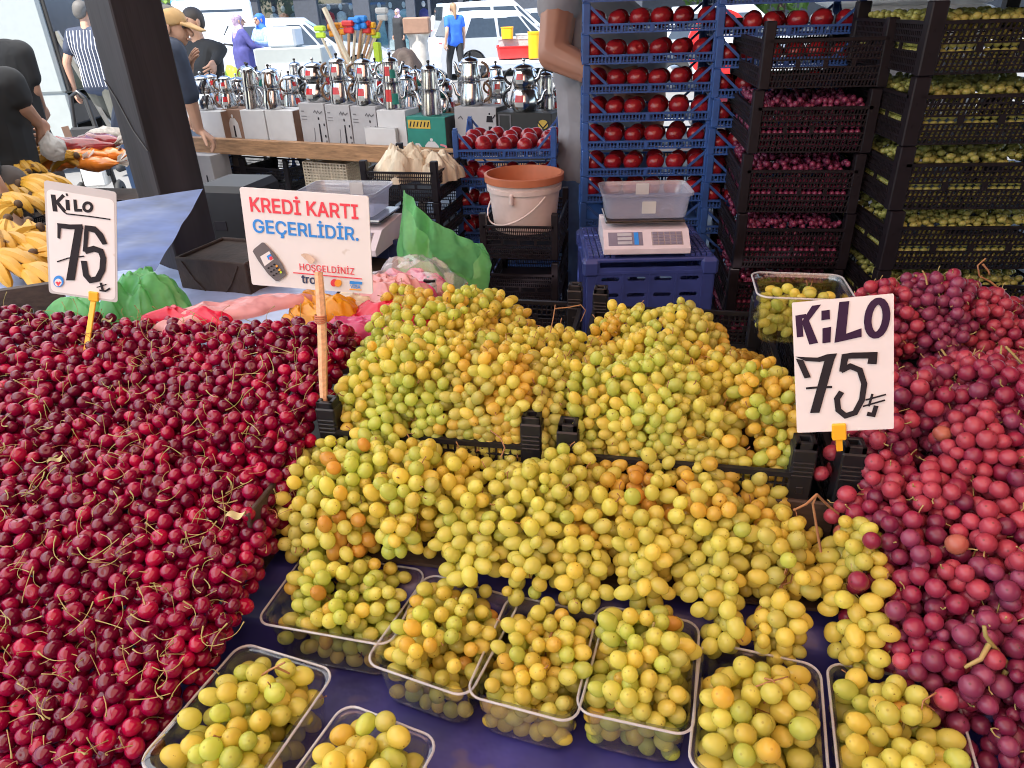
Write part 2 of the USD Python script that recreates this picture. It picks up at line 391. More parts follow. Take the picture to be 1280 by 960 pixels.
for nm, a, b in GREEN: fruit(nm, a, b, BR, .16, sss=.5, dull=tuple(np.array(a) * .96 + .008), speck=.72, dot=.5)
fruit('grape_shaded', (.36, .36, .10), (.42, .38, .10), BR, .3, sss=.2, speck=.72)  # darker grape copy: shade of the right-edge stack put into the colour
REDS = [('grape_plum', (.13, .006, .035), (.15, .009, .045)), ('grape_wine', (.22, .010, .042), (.26, .016, .055)), ('grape_rose', (.33, .030, .060), (.38, .045, .075)),
        ('grape_dusk', (.19, .022, .07), (.23, .035, .09)), ('grape_blush', (.40, .13, .07), (.38, .08, .07))]
for nm, a, b in REDS: fruit(nm, a, b, (.06, .02, .02), .36, sss=.08, dull=tuple(np.array(a) * .9 + np.array((.060, .034, .045))), speck=.72, dot=.6)
for nm, a in (('cherry_dark', (.125, .001, .022)), ('cherry_red', (.235, .001, .034)), ('cherry_bright', (.34, .002, .038))):
    fruit(nm, a, tuple(np.array(a) * .8), (.03, .002, .006), .085, sss=0, dull=tuple(np.array(a) * .8), speck=.85, S=79.0)
fruit('nectarine', (.24, .006, .014), (.34, .02, .024), (.5, .2, .05), .22, sss=0, dull=(.16, .004, .012), speck=.72, S=29.0)
mat('stem_green', (.30, .29, .09), .6, col2=(.34, .24, .09), vscale=30)
mat('stem_tan', (.36, .19, .07), .6, col2=(.22, .09, .04), vscale=30)
mat('dry_leaf', (.42, .40, .22), .8, var=.3)
# ================================================================ THE SETTING: ground, far buildings come later; first ground, stall, canopy
obj('ground', G().grid(lambda u, v: np.stack([(u - .5) * 160, -40 + v * 160, u * 0], -1), 9, 9), 'asphalt', kind='structure', label='pale sunlit street paving', cat='ground')
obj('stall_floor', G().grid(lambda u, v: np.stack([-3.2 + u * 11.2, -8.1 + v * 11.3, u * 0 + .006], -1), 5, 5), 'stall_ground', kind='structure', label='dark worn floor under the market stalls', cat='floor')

# awning over the stall (above the frame; it shades the fruit and tints the light)
cp_ = thing('stall_awning', 'cloth awning stretched over the fruit stall, partly red', 'awning', MX((0, 0, 0)))
def cloth(x0, x1, y0, y1, z0, z1):
    return G().grid(lambda u, v: np.stack([x0 + (x1 - x0) * u, y0 + (y1 - y0) * v, z0 + (z1 - z0) * v - .10 * np.sin(PI * u) * np.sin(PI * v) + .02 * np.sin(u * 20)], -1), 16, 16)
obj('cloth', cloth(-4.3, -1.05, -8.0, 6.2, 2.45, 2.75), 'canopy_white', cp_, smooth=True)
obj('cloth', cloth(-1.05, 1.15, -8.0, 1.35, 2.45, 2.62), 'canopy_red', cp_, smooth=True)
obj('cloth', cloth(1.15, 8.0, -8.0, 1.35, 2.45, 2.62), 'canopy_dark', cp_, smooth=True)  # opaque panels and the reach behind the camera added to cut light
obj('cloth', cloth(-1.05, 8.0, 1.35, 6.2, 2.62, 2.75), 'canopy_dark', cp_, smooth=True)
g = G()
for y in (-8.0, 6.2): g.bar((-4.3, y, 2.47 + .29 * (y > 0)), (8.0, y, 2.47 + .29 * (y > 0)), .05)
for x in (-4.3, 8.0): g.bar((x, -8.0, 2.47), (x, 6.2, 2.76), .05)
obj('frame', g, 'steel_dark', cp_)
for x, y in ((7.9, -7.9), (7.9, 6.1), (-4.2, -7.9)):
    obj('pole', G().box((.06, .06, 2.45), (x, y, 1.225)), 'steel_dark', cp_)

p = thing('market_hall', 'plain wall of the market hall behind the camera', 'building', MX((1.5, -8.4, 0)))  # wall and its panels added out of view to cut frontal light
obj('wall', G().box((14, .3, 3.6), (0, 0, 1.8)), 'light_blocker_paint', p)
for k in range(4): obj('shutter', G().box((2.4, .06, 2.3), (-5 + 3.2 * k, .17, 1.16)), 'grey_plastic', p)
# display table and its blue sheet
t = thing('display_table', 'long wooden stall table under the fruit, hidden by a blue sheet', 'table', MX(S(-.2, .9), RZ(-YAW)))
for k in range(5): obj('board', G().box((3.1, .128, .02), (0, -.58 + .132 * k, .68), bev=.002), 'wood_plank', t)
for x in (-1.45, 1.45):
    for y in (-.55, .0): obj('leg', G().box((.06, .06, .67), (x, y, .335)), 'wood_plank', t)
def sheet(u, v):
    a = -1.75 + 3.2 * u
    L = np.array([-.55, 0, .555, .585, .61, .64, .88]); B_ = [.20, .215, .755, .768, .778, .80, 1.02]; Z_ = [.18, ZS, ZS, ZS + .03, ZS + .065, ZS + .086, ZS + .088]
    s = -.5 + 1.38 * v
    b = np.interp(s, L, B_); z = np.interp(s, L, Z_)
    n = meshkit.fbm(np.stack([a * 4, b * 6 + s * 3, a * 0], -1), 3, 2) - .5
    wr = .006 * n * (np.abs(s - .6) < .08) + .0022 * n
    return np.stack([a * CA + (b - wr * 2) * SA, -a * SA + (b - wr * 2) * CA, z + wr - .001], -1)
ZS = .712
obj('blue_sheet', G().grid(sheet, 130, 170), 'sheet_blue', smooth=True, label='deep blue plastic sheet covering the stall table and its step', cat='sheet')

# ---------------------------------------------------------------- black grape crates with lattice sides
def lattice(g, w, z0, z1, nx, nz, M, bw=.0032, t=.003, slant=0.0):
    """a panel of crossing bars in the local xz plane"""
    for k in range(nz + 1):
        g.add(*(lambda q: (q[0], q[1]))(G().box((w, t, bw), (0, 0, z0 + (z1 - z0) * k / nz)).get()), M)
    h = z1 - z0
    for k in range(nx + 1):
        x = -w / 2 + w * k / nx
        g.add(BOXV * (bw, t * .8, h) @ RY(slant).T, BOXF, MX((x, 0, (z0 + z1) / 2)) if M is None else M @ MX((x, 0, (z0 + z1) / 2)))
def sides(w, d, inset=.0):
    return [(w, MX((0, -d / 2 + inset, 0))), (w, MX((0, d / 2 - inset, 0))), (d, MX((-w / 2 + inset, 0, 0), RZ(PI / 2))), (d, MX((w / 2 - inset, 0, 0), RZ(PI / 2)))]
def crate_post(g, x, y, z1, sz=.036, sx=1, sy=1):
    g.box((sz, sz, z1 - .012), (x, y, (z1 - .012) / 2), bev=.0025)
    for k in range(4): g.box((sz * .86, sz + .004, .004), (x, y, z1 - .035 - .008 * k), bev=.001)
    t = .008                                      # hollow top with a rounded lip
    for dx, dy, a, b in ((-1, 0, t, sz * .86), (1, 0, t, sz * .86), (0, -1, sz * .86, t), (0, 1, sz * .86, t)):
        g.box((a, b, .014), (x + dx * (sz * .43 - t / 2), y + dy * (sz * .43 - t / 2), z1 - .007), bev=.0015)
    g.box((sz * .3, sz + .003, .012), (x, y, z1 - .085 if z1 > .1 else .02), bev=.001)
def grape_crate(M, label, w=.40, d=.66, hs=.085, hp=.14, group=None):
    p = thing('black_crate', label, 'crate', M, group)
    g = G().box((w - .03, d - .03, .004), (0, 0, .006))
    obj('floor', g, 'black_plastic', p)
    for L, m in sides(w, d, .004):
        g = G(); lattice(g, L - .06, .006, hs * .45, int(L / .014), 3, m); lattice(g, L - .06, hs * .58, hs - .008, int(L / .014), 2, m)
        for k in range(5): g.add(BOXV * (.012, .004, hs * .16), BOXF, m @ MX(((k - 2) * L * .2, 0, hs * .515)))
        g.add(BOXV * (L - .05, .009, .009), BOXF, m @ MX((0, 0, hs - .003))); g.add(BOXV * (L - .05, .007, .007), BOXF, m @ MX((0, 0, .004)))
        obj('side_panel', g, 'black_plastic', p)
    for x in (-1, 1):
        for y in (-1, 1):
            g = G(); crate_post(g, x * (w / 2 - .018), y * (d / 2 - .018), hp); obj('corner_post', g, 'black_plastic', p, smooth=30)
    return p
R12 = RZ(-YAW)
c0 = grape_crate(MX(S(-.363, 1.315, .862), R12), 'black lattice crate heaped with white grapes behind the credit card sign stick', group='black crates in the display')
copy(c0, MX(S(.064, 1.30, .862), R12), 'black lattice crate heaped with white grapes left of the right price card')
copy(c0, MX(S(.498, 1.30, .862), R12), 'black lattice crate under the red grapes, its posts below the right price card')
for a, n in ((-.363, 'left'), (.064, 'middle'), (.498, 'right')):
    copy(c0, MX(S(a, 1.312 if a < 0 else 1.297, .720), R12), f'black lattice crate underneath the {n} grape crate of the back row')
p = thing('front_crate', 'dark low crate holding the front grape heap, its left board against the cherries', 'crate', MX(S(-.14, .88, .80), R12))
obj('side_board', G().box((.008, .205, .118), (-.452, .0, .059), bev=.002), 'wood_dark', p)
obj('side_board', G().box((.010, .17, .10), (.452, .025, .05), bev=.002), 'wood_dark', p)
obj('back_board', G().box((.89, .008, .10), (0, .088, .05), bev=.002), 'wood_dark', p)
obj('floor', G().box((.89, .14, .006), (0, .02, .006)), 'wood_dark', p)
# ================================================================ DISPLAY: heaps of fruit on the stall table (stall frame a = right, b = back)
def interp(xs, ys): return lambda b: np.interp(b, xs, ys)
zA = interp([.955, .985, 1.00, 1.03, 1.10, 1.25, 1.40, 1.50, 1.60], [.885, .93, .960, .995, 1.020, 1.026, 1.024, .995, .93])
def HA(a, b):
    lat = np.minimum(np.abs(a + .36), np.abs(a - .06))             # distance from the middle of the crate
    n = meshkit.noise(np.stack([a * 9, b * 9, a * 0], -1), 3) - .5
    empty = np.exp(-(((a + .20) / .09) ** 2 + ((b - 1.46) / .16) ** 2)) * .10
    return zA(b) - .32 * np.maximum(lat - .11, 0) ** 1.1 + .03 * n - empty - np.where(a > -.14, .034, .008) * np.clip((b - 1.08) / .12, 0, 1)
z2 = interp([.70, .745, .785, .83, .88, .93, .99], [.785, .80, .842, .880, .898, .900, .892])
def H2(a, b):
    n = meshkit.noise(np.stack([a * 11, b * 6, a * 0], -1), 5) - .5
    return z2(b + .03 * np.clip((a - .1) / .2, 0, 1)) + .025 * n
zR = interp([.50, .60, .70, .80, .92, 1.05, 1.18, 1.30, 1.40, 1.50, 1.62], [.74, .79, .835, .885, .94, .985, 1.00, .945, 1.005, 1.03, .98])
def HR(a, b):
    n = meshkit.noise(np.stack([a * 9, b * 9, a * 0 + 4], -1), 8) - .5
    return zR(b) + np.clip((a - .40) * .22, -.03, .06) * (b < 1.3) + .03 * n
HF = {'A': HA, '2': H2, 'R': HR}

bunches = []      # dicts
BP, BR_, BB, BF = [], [], [], []     # berry position, radius, bunch index, heap
def add_bunch(heap, a, b, ang, L, W, T, r, label, tone, group=None, name='grape_bunch', lift=0.0):
    i = len(bunches); H = HF[heap]; lift = rng.uniform(-.020, .022)
    d = np.array([math.cos(ang), math.sin(ang)]); c = np.array([-d[1], d[0]])
    N = int(L * W * 2 * .70 * (T * 1.0) * .74 * .62 / (4 / 3 * PI * r ** 3) * 1.5)
    pts = []
    while len(pts) < N:
        t, s, h = rng.random(), rng.uniform(-1, 1), rng.uniform(-.75, 1)
        w = W * min(1, .45 + t / .18 * .55) * (1 - .52 * max(0, t - .3) / .7)
        if s * s + h * h > 1.05: continue
        p = np.array([a, b]) + d * (t - .5) * L + c * s * w
        pts.append([p[0], p[1], float(H(np.array(p[0]), np.array(p[1]))) + lift + h * T * (1 - .3 * t) * .9, t])
    pts = np.array(pts)
    BP.append(pts[:, :3]); q_ = rng.random(N); BR_.append(r * 1.06 * np.where(q_ < .16, rng.uniform(.62, .84, N), rng.uniform(.88, 1.14, N))); BB.append(np.full(N, i)); BF.extend([heap] * N)
    bunches.append(dict(label=label, tone=tone, group=group, name=name, a=a, b=b, d=d, L=L, heap=heap, T=T, red=heap == 'R'))
    return i
ORD = ['first', 'second', 'third', 'fourth', 'fifth', 'sixth', 'seventh', 'eighth', 'ninth', 'tenth', 'eleventh', 'twelfth']
# back row: two crates heaped with white grapes
rowname = ['hanging over the front edge', 'in the second row', 'in the third row', 'at the back']
for cr, cols in (('left', (-.505, -.415, -.33, -.235)), ('right', (-.10, -.005, .095, .19))):
    for ri, bb in enumerate((1.045, 1.155, 1.285, 1.41)):
        for ci, aa in enumerate(cols if ri else {'left': (-.515, -.44, -.365, -.29, -.225), 'right': (-.095, -.025, .045, .115, .19)}[cr]):
            if cr == 'left' and ri == 3 and ci == 3: continue
            if cr == 'right' and ri >= 2 and ci == 3: continue
            aa2, bb2 = aa + rng.uniform(-.02, .02), bb + rng.uniform(-.025, .025)
            ang = -PI / 2 + rng.uniform(-.35, .35) if ri == 0 else -PI / 2 + rng.uniform(-1.0, 1.0)
            warm = .25 + .5 * (ci / 3) + .15 * (ri > 1)
            tone = (max(.5 - .4 * min(ci / 3, 1) - (.1 if cr == 'right' else 0), .08), .45, .3 + .2 * warm, .25 * warm, .10, .06 * warm + .04 * (ri > 1))
            look = 'green-yellow' if tone[0] > .3 else 'golden' if ci < 3 else 'amber'
            add_bunch('A', aa2, bb2, ang, .15 if ri == 0 else .18, .054, .055, .0102,
                      f'{look} grape bunch {rowname[ri]} of the {cr} crate, {ORD[ci]} from its left', tone, 'white grapes heaped in the back crates')
for k_, (aa, bb) in enumerate(((-.168, 1.075), (-.165, 1.20), (-.17, 1.31))):
    add_bunch('A', aa, bb, -PI / 2 + rng.uniform(-.4, .4), .17, .05, .05, .0102, f'golden grape bunch bridging the gap between the two heaped crates, {ORD[k_]} from the front', (.15, .45, .3, .15, .05, .02), 'white grapes heaped in the back crates')
# front row: hanging down onto the blue sheet
for ri, (bb, L) in enumerate(((.856, .150), (.93, .14))):
    for ci in range(10):
        aa = -.545 + .094 * ci + rng.uniform(-.012, .012)
        if ri == 1: aa = -.54 + .080 * ci + rng.uniform(-.012, .012)
        g = max(.55 - .55 * ci / 6, .05)
        tone = (g, .45, .40, .06 + .30 * (ci > 5) * (ri + 1) * .6, .14, .03 + .05 * (ci > 6))
        look = 'pale green' if ci < 3 else 'yellow' if ci < 7 else 'orange-gold'
        where = 'hanging over the blue sheet in the front heap' if ri == 0 else 'on top of the front heap, below the posts'
        add_bunch('2', aa, bb + rng.uniform(-.012, .012) - (.035 if ci >= 7 and ri == 0 else 0), -PI / 2 + rng.uniform(-.3, .3), L, .054, .058, .0114,
                  f'{look} grape bunch {where}, {ORD[ci]} from left', tone, 'white grapes in the front heap')
# red grapes
redrows = [(.64, (.47, .56, .65)), (.75, (.375, .465, .56, .65)), (.86, (.365, .46, .56, .66, .75)), (.97, (.37, .465, .565, .67, .77)), (1.08, (.39, .49, .59, .70, .80)), (1.19, (.42, .525, .63, .74, .84)),
           (1.39, (.46, .56, .66, .77)), (1.50, (.48, .58, .68, .79))]
redname = ['at the very front', 'in the front row', 'in the second row', 'in the third row', 'in the fourth row', 'topping the near slope', 'low in the back crate', 'high in the back crate']
for ri, (bb, cols) in enumerate(redrows):
    for ci, aa in enumerate(cols):
        tone = (.24, .36, .20 + .03 * ri * (ci > 0) + .10 * (ri >= 6), .24, 0)
        look = 'dark purple' if ci == 0 and ri < 6 else 'rosy red' if ri >= 3 and ci > 1 else 'wine red'
        add_bunch('R', aa + rng.uniform(-.02, .02), bb + rng.uniform(-.02, .02), -PI / 2 + rng.uniform(-.7, .7), .17, .058, .060, .0117,
                  f'{look} bunch {redname[ri]} of the red grape heap, {ORD[ci]} from left', tone, 'red grapes heaped on the right')

# ---- punnets: clear tubs on the blue sheet
ZS = .712           # lower sheet
def rrect(w, d, r, n=5):
    P = []
    for cx, cy, a0 in ((w / 2 - r, d / 2 - r, 0), (-w / 2 + r, d / 2 - r, PI / 2), (-w / 2 + r, -d / 2 + r, PI), (w / 2 - r, -d / 2 + r, 1.5 * PI)):
        for k in range(n + 1):
            a = a0 + PI / 2 * k / n; P.append((cx + r * math.cos(a), cy + r * math.sin(a)))
    return np.array(P)
def rings(spec, r=.022):
    out = []
    for w, d, z in spec:
        p = rrect(w, d, min(r, w / 2.2, d / 2.2)); out.append(np.column_stack([p, np.full(len(p), z)]))
    return out
tubs = []
def punnet_shell(w, d, h):
    g = G(); t = .0012
    def rings(spec, r=.022):                       # walls with fine upright ribs
        out = []
        for w_, d_, z_ in spec:
            p = rrect(w_, d_, min(r, w_ / 2.2, d_ / 2.2)); p = np.vstack([p, p[:1]]); s = np.r_[0, np.cumsum(np.linalg.norm(np.diff(p, axis=0), axis=1))]
            q = np.linspace(0, s[-1], 145)[:-1]; x, y = np.interp(q, s, p[:, 0]), np.interp(q, s, p[:, 1])
            k = 1 + (.010 * (np.arange(144) % 3 == 0) if .008 < z_ < h - .012 else 0); out.append(np.column_stack([x * k, y * k, np.full(144, z_)]))
        return out
    wb, db = w * .84, d * .86
    spec = [(wb - .02, db - .02, .003), (wb - .008, db - .008, 0), (wb, db, .004)]
    for k in range(1, 6):
        f = k / 5; spec.append((wb + (w - .012 - wb) * f, db + (d - .012 - db) * f, .004 + (h - .012) * f))
    spec += [(w - .008, d - .008, h - .004), (w, d, h - .003), (w + .002, d + .002, h - .001), (w, d, h + .001), (w - .010, d - .010, h + .001), (w - .013, d - .013, h - .004)]
    for k in range(5, -1, -1):
        f = k / 5; spec.append((wb + (w - .012 - wb) * f - 2 * t, db + (d - .012 - db) * f - 2 * t, .004 + t + (h - .012) * f))
    return g.loft(rings(spec), True, True)
def punnet(c, yaw, w, d, label, glabel, tone, h=.086, heap=.035, bunch_r=.0125, seed=0, n=78, group='punnets of white grapes'):
    """c: centre on the sheet"""
    M = MX(c, RZ(yaw))
    p = thing('punnet', label, 'punnet', M, group)
    obj('tub', punnet_shell(w, d, h), 'clear_plastic', p, smooth=40)
    q_ = rrect(w + .001, d + .001, .022, 6); q_ = np.vstack([q_, q_[:2]]); obj('rim', G().tube(np.column_stack([q_, np.full(len(q_), h)]), .0019, 6, False), 'rim_plastic', p, smooth=True)
    i = len(bunches)
    r = np.random.default_rng(100 + seed); P = []
    while len(P) < n:
        x, y, z = r.uniform(-.5, .5) * (w - .035), r.uniform(-.5, .5) * (d - .035), r.uniform(.012, h + heap)
        if z > h and ((x / (w * .46)) ** 2 + (y / (d * .46)) ** 2) + ((z - h) / heap) ** 2 > 1.25: continue
        q = M @ np.array([x, y, z, 1]); P.append(toab(q[:3]))
    BP.append(np.array(P)); BR_.append(bunch_r * r.uniform(.88, 1.1, n)); BB.append(np.full(n, i)); BF.extend([('T', len(tubs))] * n)
    tubs.append((M, w, d, h))
    bunches.append(dict(label=glabel, tone=tone, group=None, name='grape_bunch', heap='T', M=M, red=False, a=0, b=0, d=np.array([0, -1.]), L=.1, T=.04))
ZR = ZS + .086
def from_corners(FL, FR, depth, off=0.0):
    p, q = at(*FL, z=ZR), at(*FR, z=ZR); e = (q - p)[:2]; w = np.linalg.norm(e); yaw = math.atan2(e[1], e[0])
    c = (p + q)[:2] / 2 + np.array([-e[1], e[0]]) / w * depth / 2
    return (c[0], c[1], ZS + .002), yaw, w
for k, (FL, FR, dep, back, lab, gl, tone) in enumerate([
        ((325, 778), (484, 806), .150, 0, 'wide clear punnet at the left end of the rear punnet row, set lengthwise', 'pale green grapes in the wide left punnet', (.62, .22, .08, .08, .04, .03)),
        ((460, 828), (583, 870), .180, 0, 'clear punnet of yellow grapes second from the left in the rear punnet row', 'yellow grapes in the second punnet from the left', (.12, .40, .30, .14, .04, .08)),
        ((586, 868), (716, 902), .180, 0, 'clear punnet of speckled golden grapes third from the left in the rear punnet row', 'speckled golden grapes in the third punnet from the left', (.05, .30, .40, .22, .06, .05)),
        ((723, 888), (862, 918), .180, 0, 'clear punnet with the tallest heap of grapes, fourth from the left in the rear row', 'tall heap of yellow-green grapes in the fourth punnet', (.28, .36, .22, .10, .04, .04)),
        ((880, 806), (1021, 836), .190, 1, 'clear punnet below the right price card, fifth from the left in the rear row', 'large yellow grapes in the fifth punnet, with a dry brown stalk', (.14, .44, .30, .08, .06, .02)),
        ((1037, 832), (1188, 862), .190, 1, 'rightmost clear punnet of orange-yellow grapes beside the red grapes', 'orange-yellow grapes in the rightmost punnet', (.06, .40, .30, .20, .02, .10)),
        ((303, 808), (415, 842), .190, 1, 'clear punnet against the cherries at the bottom left, half filled', 'loose yellow grapes in the bottom left punnet against the cherries', (.30, .45, .20, .05, .04, .0)),
        ((432, 884), (545, 928), .190, 1, 'clear punnet at the bottom edge in front of the wide punnet, only its back visible', 'golden grapes in the punnet cut off by the bottom edge', (.16, .40, .34, .14, .02, .02))]):
    c, yaw, w = from_corners(FL, FR, dep * (-1 if back else 1)); w *= 1.05; dep *= 1.04
    punnet(c, yaw, w, dep, lab, gl, tone, seed=k, heap=(.062, .054, .048, .072, .052, .052, .046, .05)[k], bunch_r=(.0114, .0116, .0114, .0122, .0134, .0134, .0132, .0134)[k], n=(215, 172, 188, 190, 132, 132, 126, 136)[k])
# the punnet standing on the back crate
bt = at(1000, 395, y=1.28); bt = at(1003, 425, z=1.035)
punnet((bt[0], bt[1] + .045, 1.03), -YAW, .165, .135, 'clear punnet of grapes standing on the back heap behind the right price card', 'grapes in the punnet behind the right price card', (.1, .5, .3, .1, .1, 0), h=.095, heap=.004, n=95, seed=31, bunch_r=.0105)

BP = np.vstack(BP); BRD = np.concatenate(BR_); BB = np.concatenate(BB)
heapid = np.array([0 if h == 'A' else 1 if h == '2' else 2 if h == 'R' else 3 + h[1] for h in BF])
# posts of the crates (a0, a1, b0, b1, z0, z1) keep berries out
POSTS = [(-.565, -.525, .975, 1.01, .8, 1.0), (-.197, -.160, .97, 1.01, .8, 1.0), (-.152, -.116, .97, 1.01, .8, 1.0), (.240, .279, .97, 1.01, .8, 1.0), (.288, .328, .955, 1.01, .8, 1.0),
         (-.54, -.505, 1.60, 1.64, .8, 1.01), (-.175, -.14, 1.60, 1.66, .8, 1.02), (-.125, -.09, 1.59, 1.63, .8, 1.02)]
anchor = BP.copy()
P = BP.copy()
for it in range(38):
    if it % 3 == 0: pr = cKDTree(P).query_pairs(.0335, output_type='ndarray')
    d = P[pr[:, 0]] - P[pr[:, 1]]; L = np.linalg.norm(d, axis=1) + 1e-9
    ov = (BRD[pr[:, 0]] + BRD[pr[:, 1]]) * np.where((BB[pr[:, 0]] == BB[pr[:, 1]]) | (heapid[pr[:, 0]] >= 3), .945, 1.20) - L
    k = ov > 0
    mv = d[k] / L[k, None] * (ov[k] * .42)[:, None]
    np.add.at(P, pr[k, 0], mv); np.add.at(P, pr[k, 1], -mv)
    if it < 30: P += (anchor - P) * .03
    for hi, H, th in ((0, HA, .038), (1, H2, .036), (2, HR, .040)):
        m = heapid == hi
        fl = H(P[m, 0], P[m, 1]) - th
        if hi == 0: P[m, 1] = np.maximum(P[m, 1], np.where(np.abs(P[m, 0] + .42) < .05, .97, .997))
        if hi == 1: P[m, 1] = np.minimum(P[m, 1], .972)
        P[m, 2] = np.maximum(P[m, 2] - .0004, fl)
    for ti, (M, w, dd, h) in enumerate(tubs):
        m = heapid == 3 + ti
        Q = P[m]; W = np.column_stack([Q[:, 0] * CA + Q[:, 1] * SA, -Q[:, 0] * SA + Q[:, 1] * CA, Q[:, 2]]); mi = np.linalg.inv(M)
        l = W @ mi[:3, :3].T + mi[:3, 3]
        f = np.clip(l[:, 2] / h, 0, 1); r = BRD[m]
        lim = np.where(l[:, 2] > h + .004, .012, 0)
        hx = (w * .84 + (w * .16 - .014) * f) / 2 - r * 1.02 + lim; hy = (dd * .86 + (dd * .14 - .014) * f) / 2 - r * 1.02 + lim
        l[:, 0] = np.clip(l[:, 0], -hx, hx); l[:, 1] = np.clip(l[:, 1], -hy, hy); l[:, 2] = np.maximum(l[:, 2] - .0007, r + .003)
        W = l @ M[:3, :3].T + M[:3, 3]
        P[m] = np.column_stack([W[:, 0] * CA - W[:, 1] * SA, W[:, 0] * SA + W[:, 1] * CA, W[:, 2]])
    for a0, a1, b0, b1, zz0, zz1 in POSTS:
        m = (heapid < 3) & (P[:, 0] > a0 - BRD) & (P[:, 0] < a1 + BRD) & (P[:, 1] > b0 - BRD) & (P[:, 1] < b1 + BRD) & (P[:, 2] < zz1 + .008)
        if m.any():
            q = P[m]; rr = BRD[m]
            gaps = np.stack([q[:, 0] - (a0 - rr), (a1 + rr) - q[:, 0], q[:, 1] - (b0 - rr), (b1 + rr) - q[:, 1]], 1)
            j = gaps.argmin(1); step = gaps[np.arange(len(q)), j]
            q[:, 0] += np.where(j == 0, -step, np.where(j == 1, step, 0)); q[:, 1] += np.where(j == 2, -step, np.where(j == 3, step, 0)); P[m] = q
    # the standing punnet and the heap below keep apart
BW = np.column_stack([P[:, 0] * CA + P[:, 1] * SA, -P[:, 0] * SA + P[:, 1] * CA, P[:, 2]])

def seen_mask(W, R, shifts=((0, 0, 0), (-.30, 0, .06), (.30, 0, .06)), s=2.5, minpix=3):
    """which spheres show from the camera or from a step beside it (small z-buffer of discs)"""
    ok = np.zeros(len(W), bool)
    w, h = int(1280 / s), int(960 / s)
    for sh in shifts:
        q = W - (CAM + sh)
        dp = q @ FW; x = (640 + FPX * (q @ RTV) / dp) / s; y = (480 - FPX * (q @ UPV) / dp) / s; rad = FPX * R / dp / s
        buf = np.full((h, w), 1e9, np.float32); idb = np.full((h, w), -1, np.int32)
        for i in np.argsort(dp):
            r = rad[i]; x0, x1, y0, y1 = int(max(x[i] - r, 0)), int(min(x[i] + r + 1, w)), int(max(y[i] - r, 0)), int(min(y[i] + r + 1, h))
            if x0 >= x1 or y0 >= y1: continue
            X, Y = np.arange(x0, x1) + .5 - x[i], np.arange(y0, y1) + .5 - y[i]
            rho = (X[None] ** 2 + Y[:, None] ** 2) / (r * r)
            z = dp[i] - R[i] * np.sqrt(np.maximum(1 - rho, 0))
            sub = buf[y0:y1, x0:x1]; m = (rho < 1) & (z < sub)
            sub[m] = z[m]; idb[y0:y1, x0:x1][m] = i
        c = np.bincount(idb[idb >= 0], minlength=len(W)); ok |= c >= minpix
    return ok
keep = seen_mask(BW, BRD)
tubmask = heapid >= 3
keep |= tubmask & (rng.random(len(keep)) < 1.0)

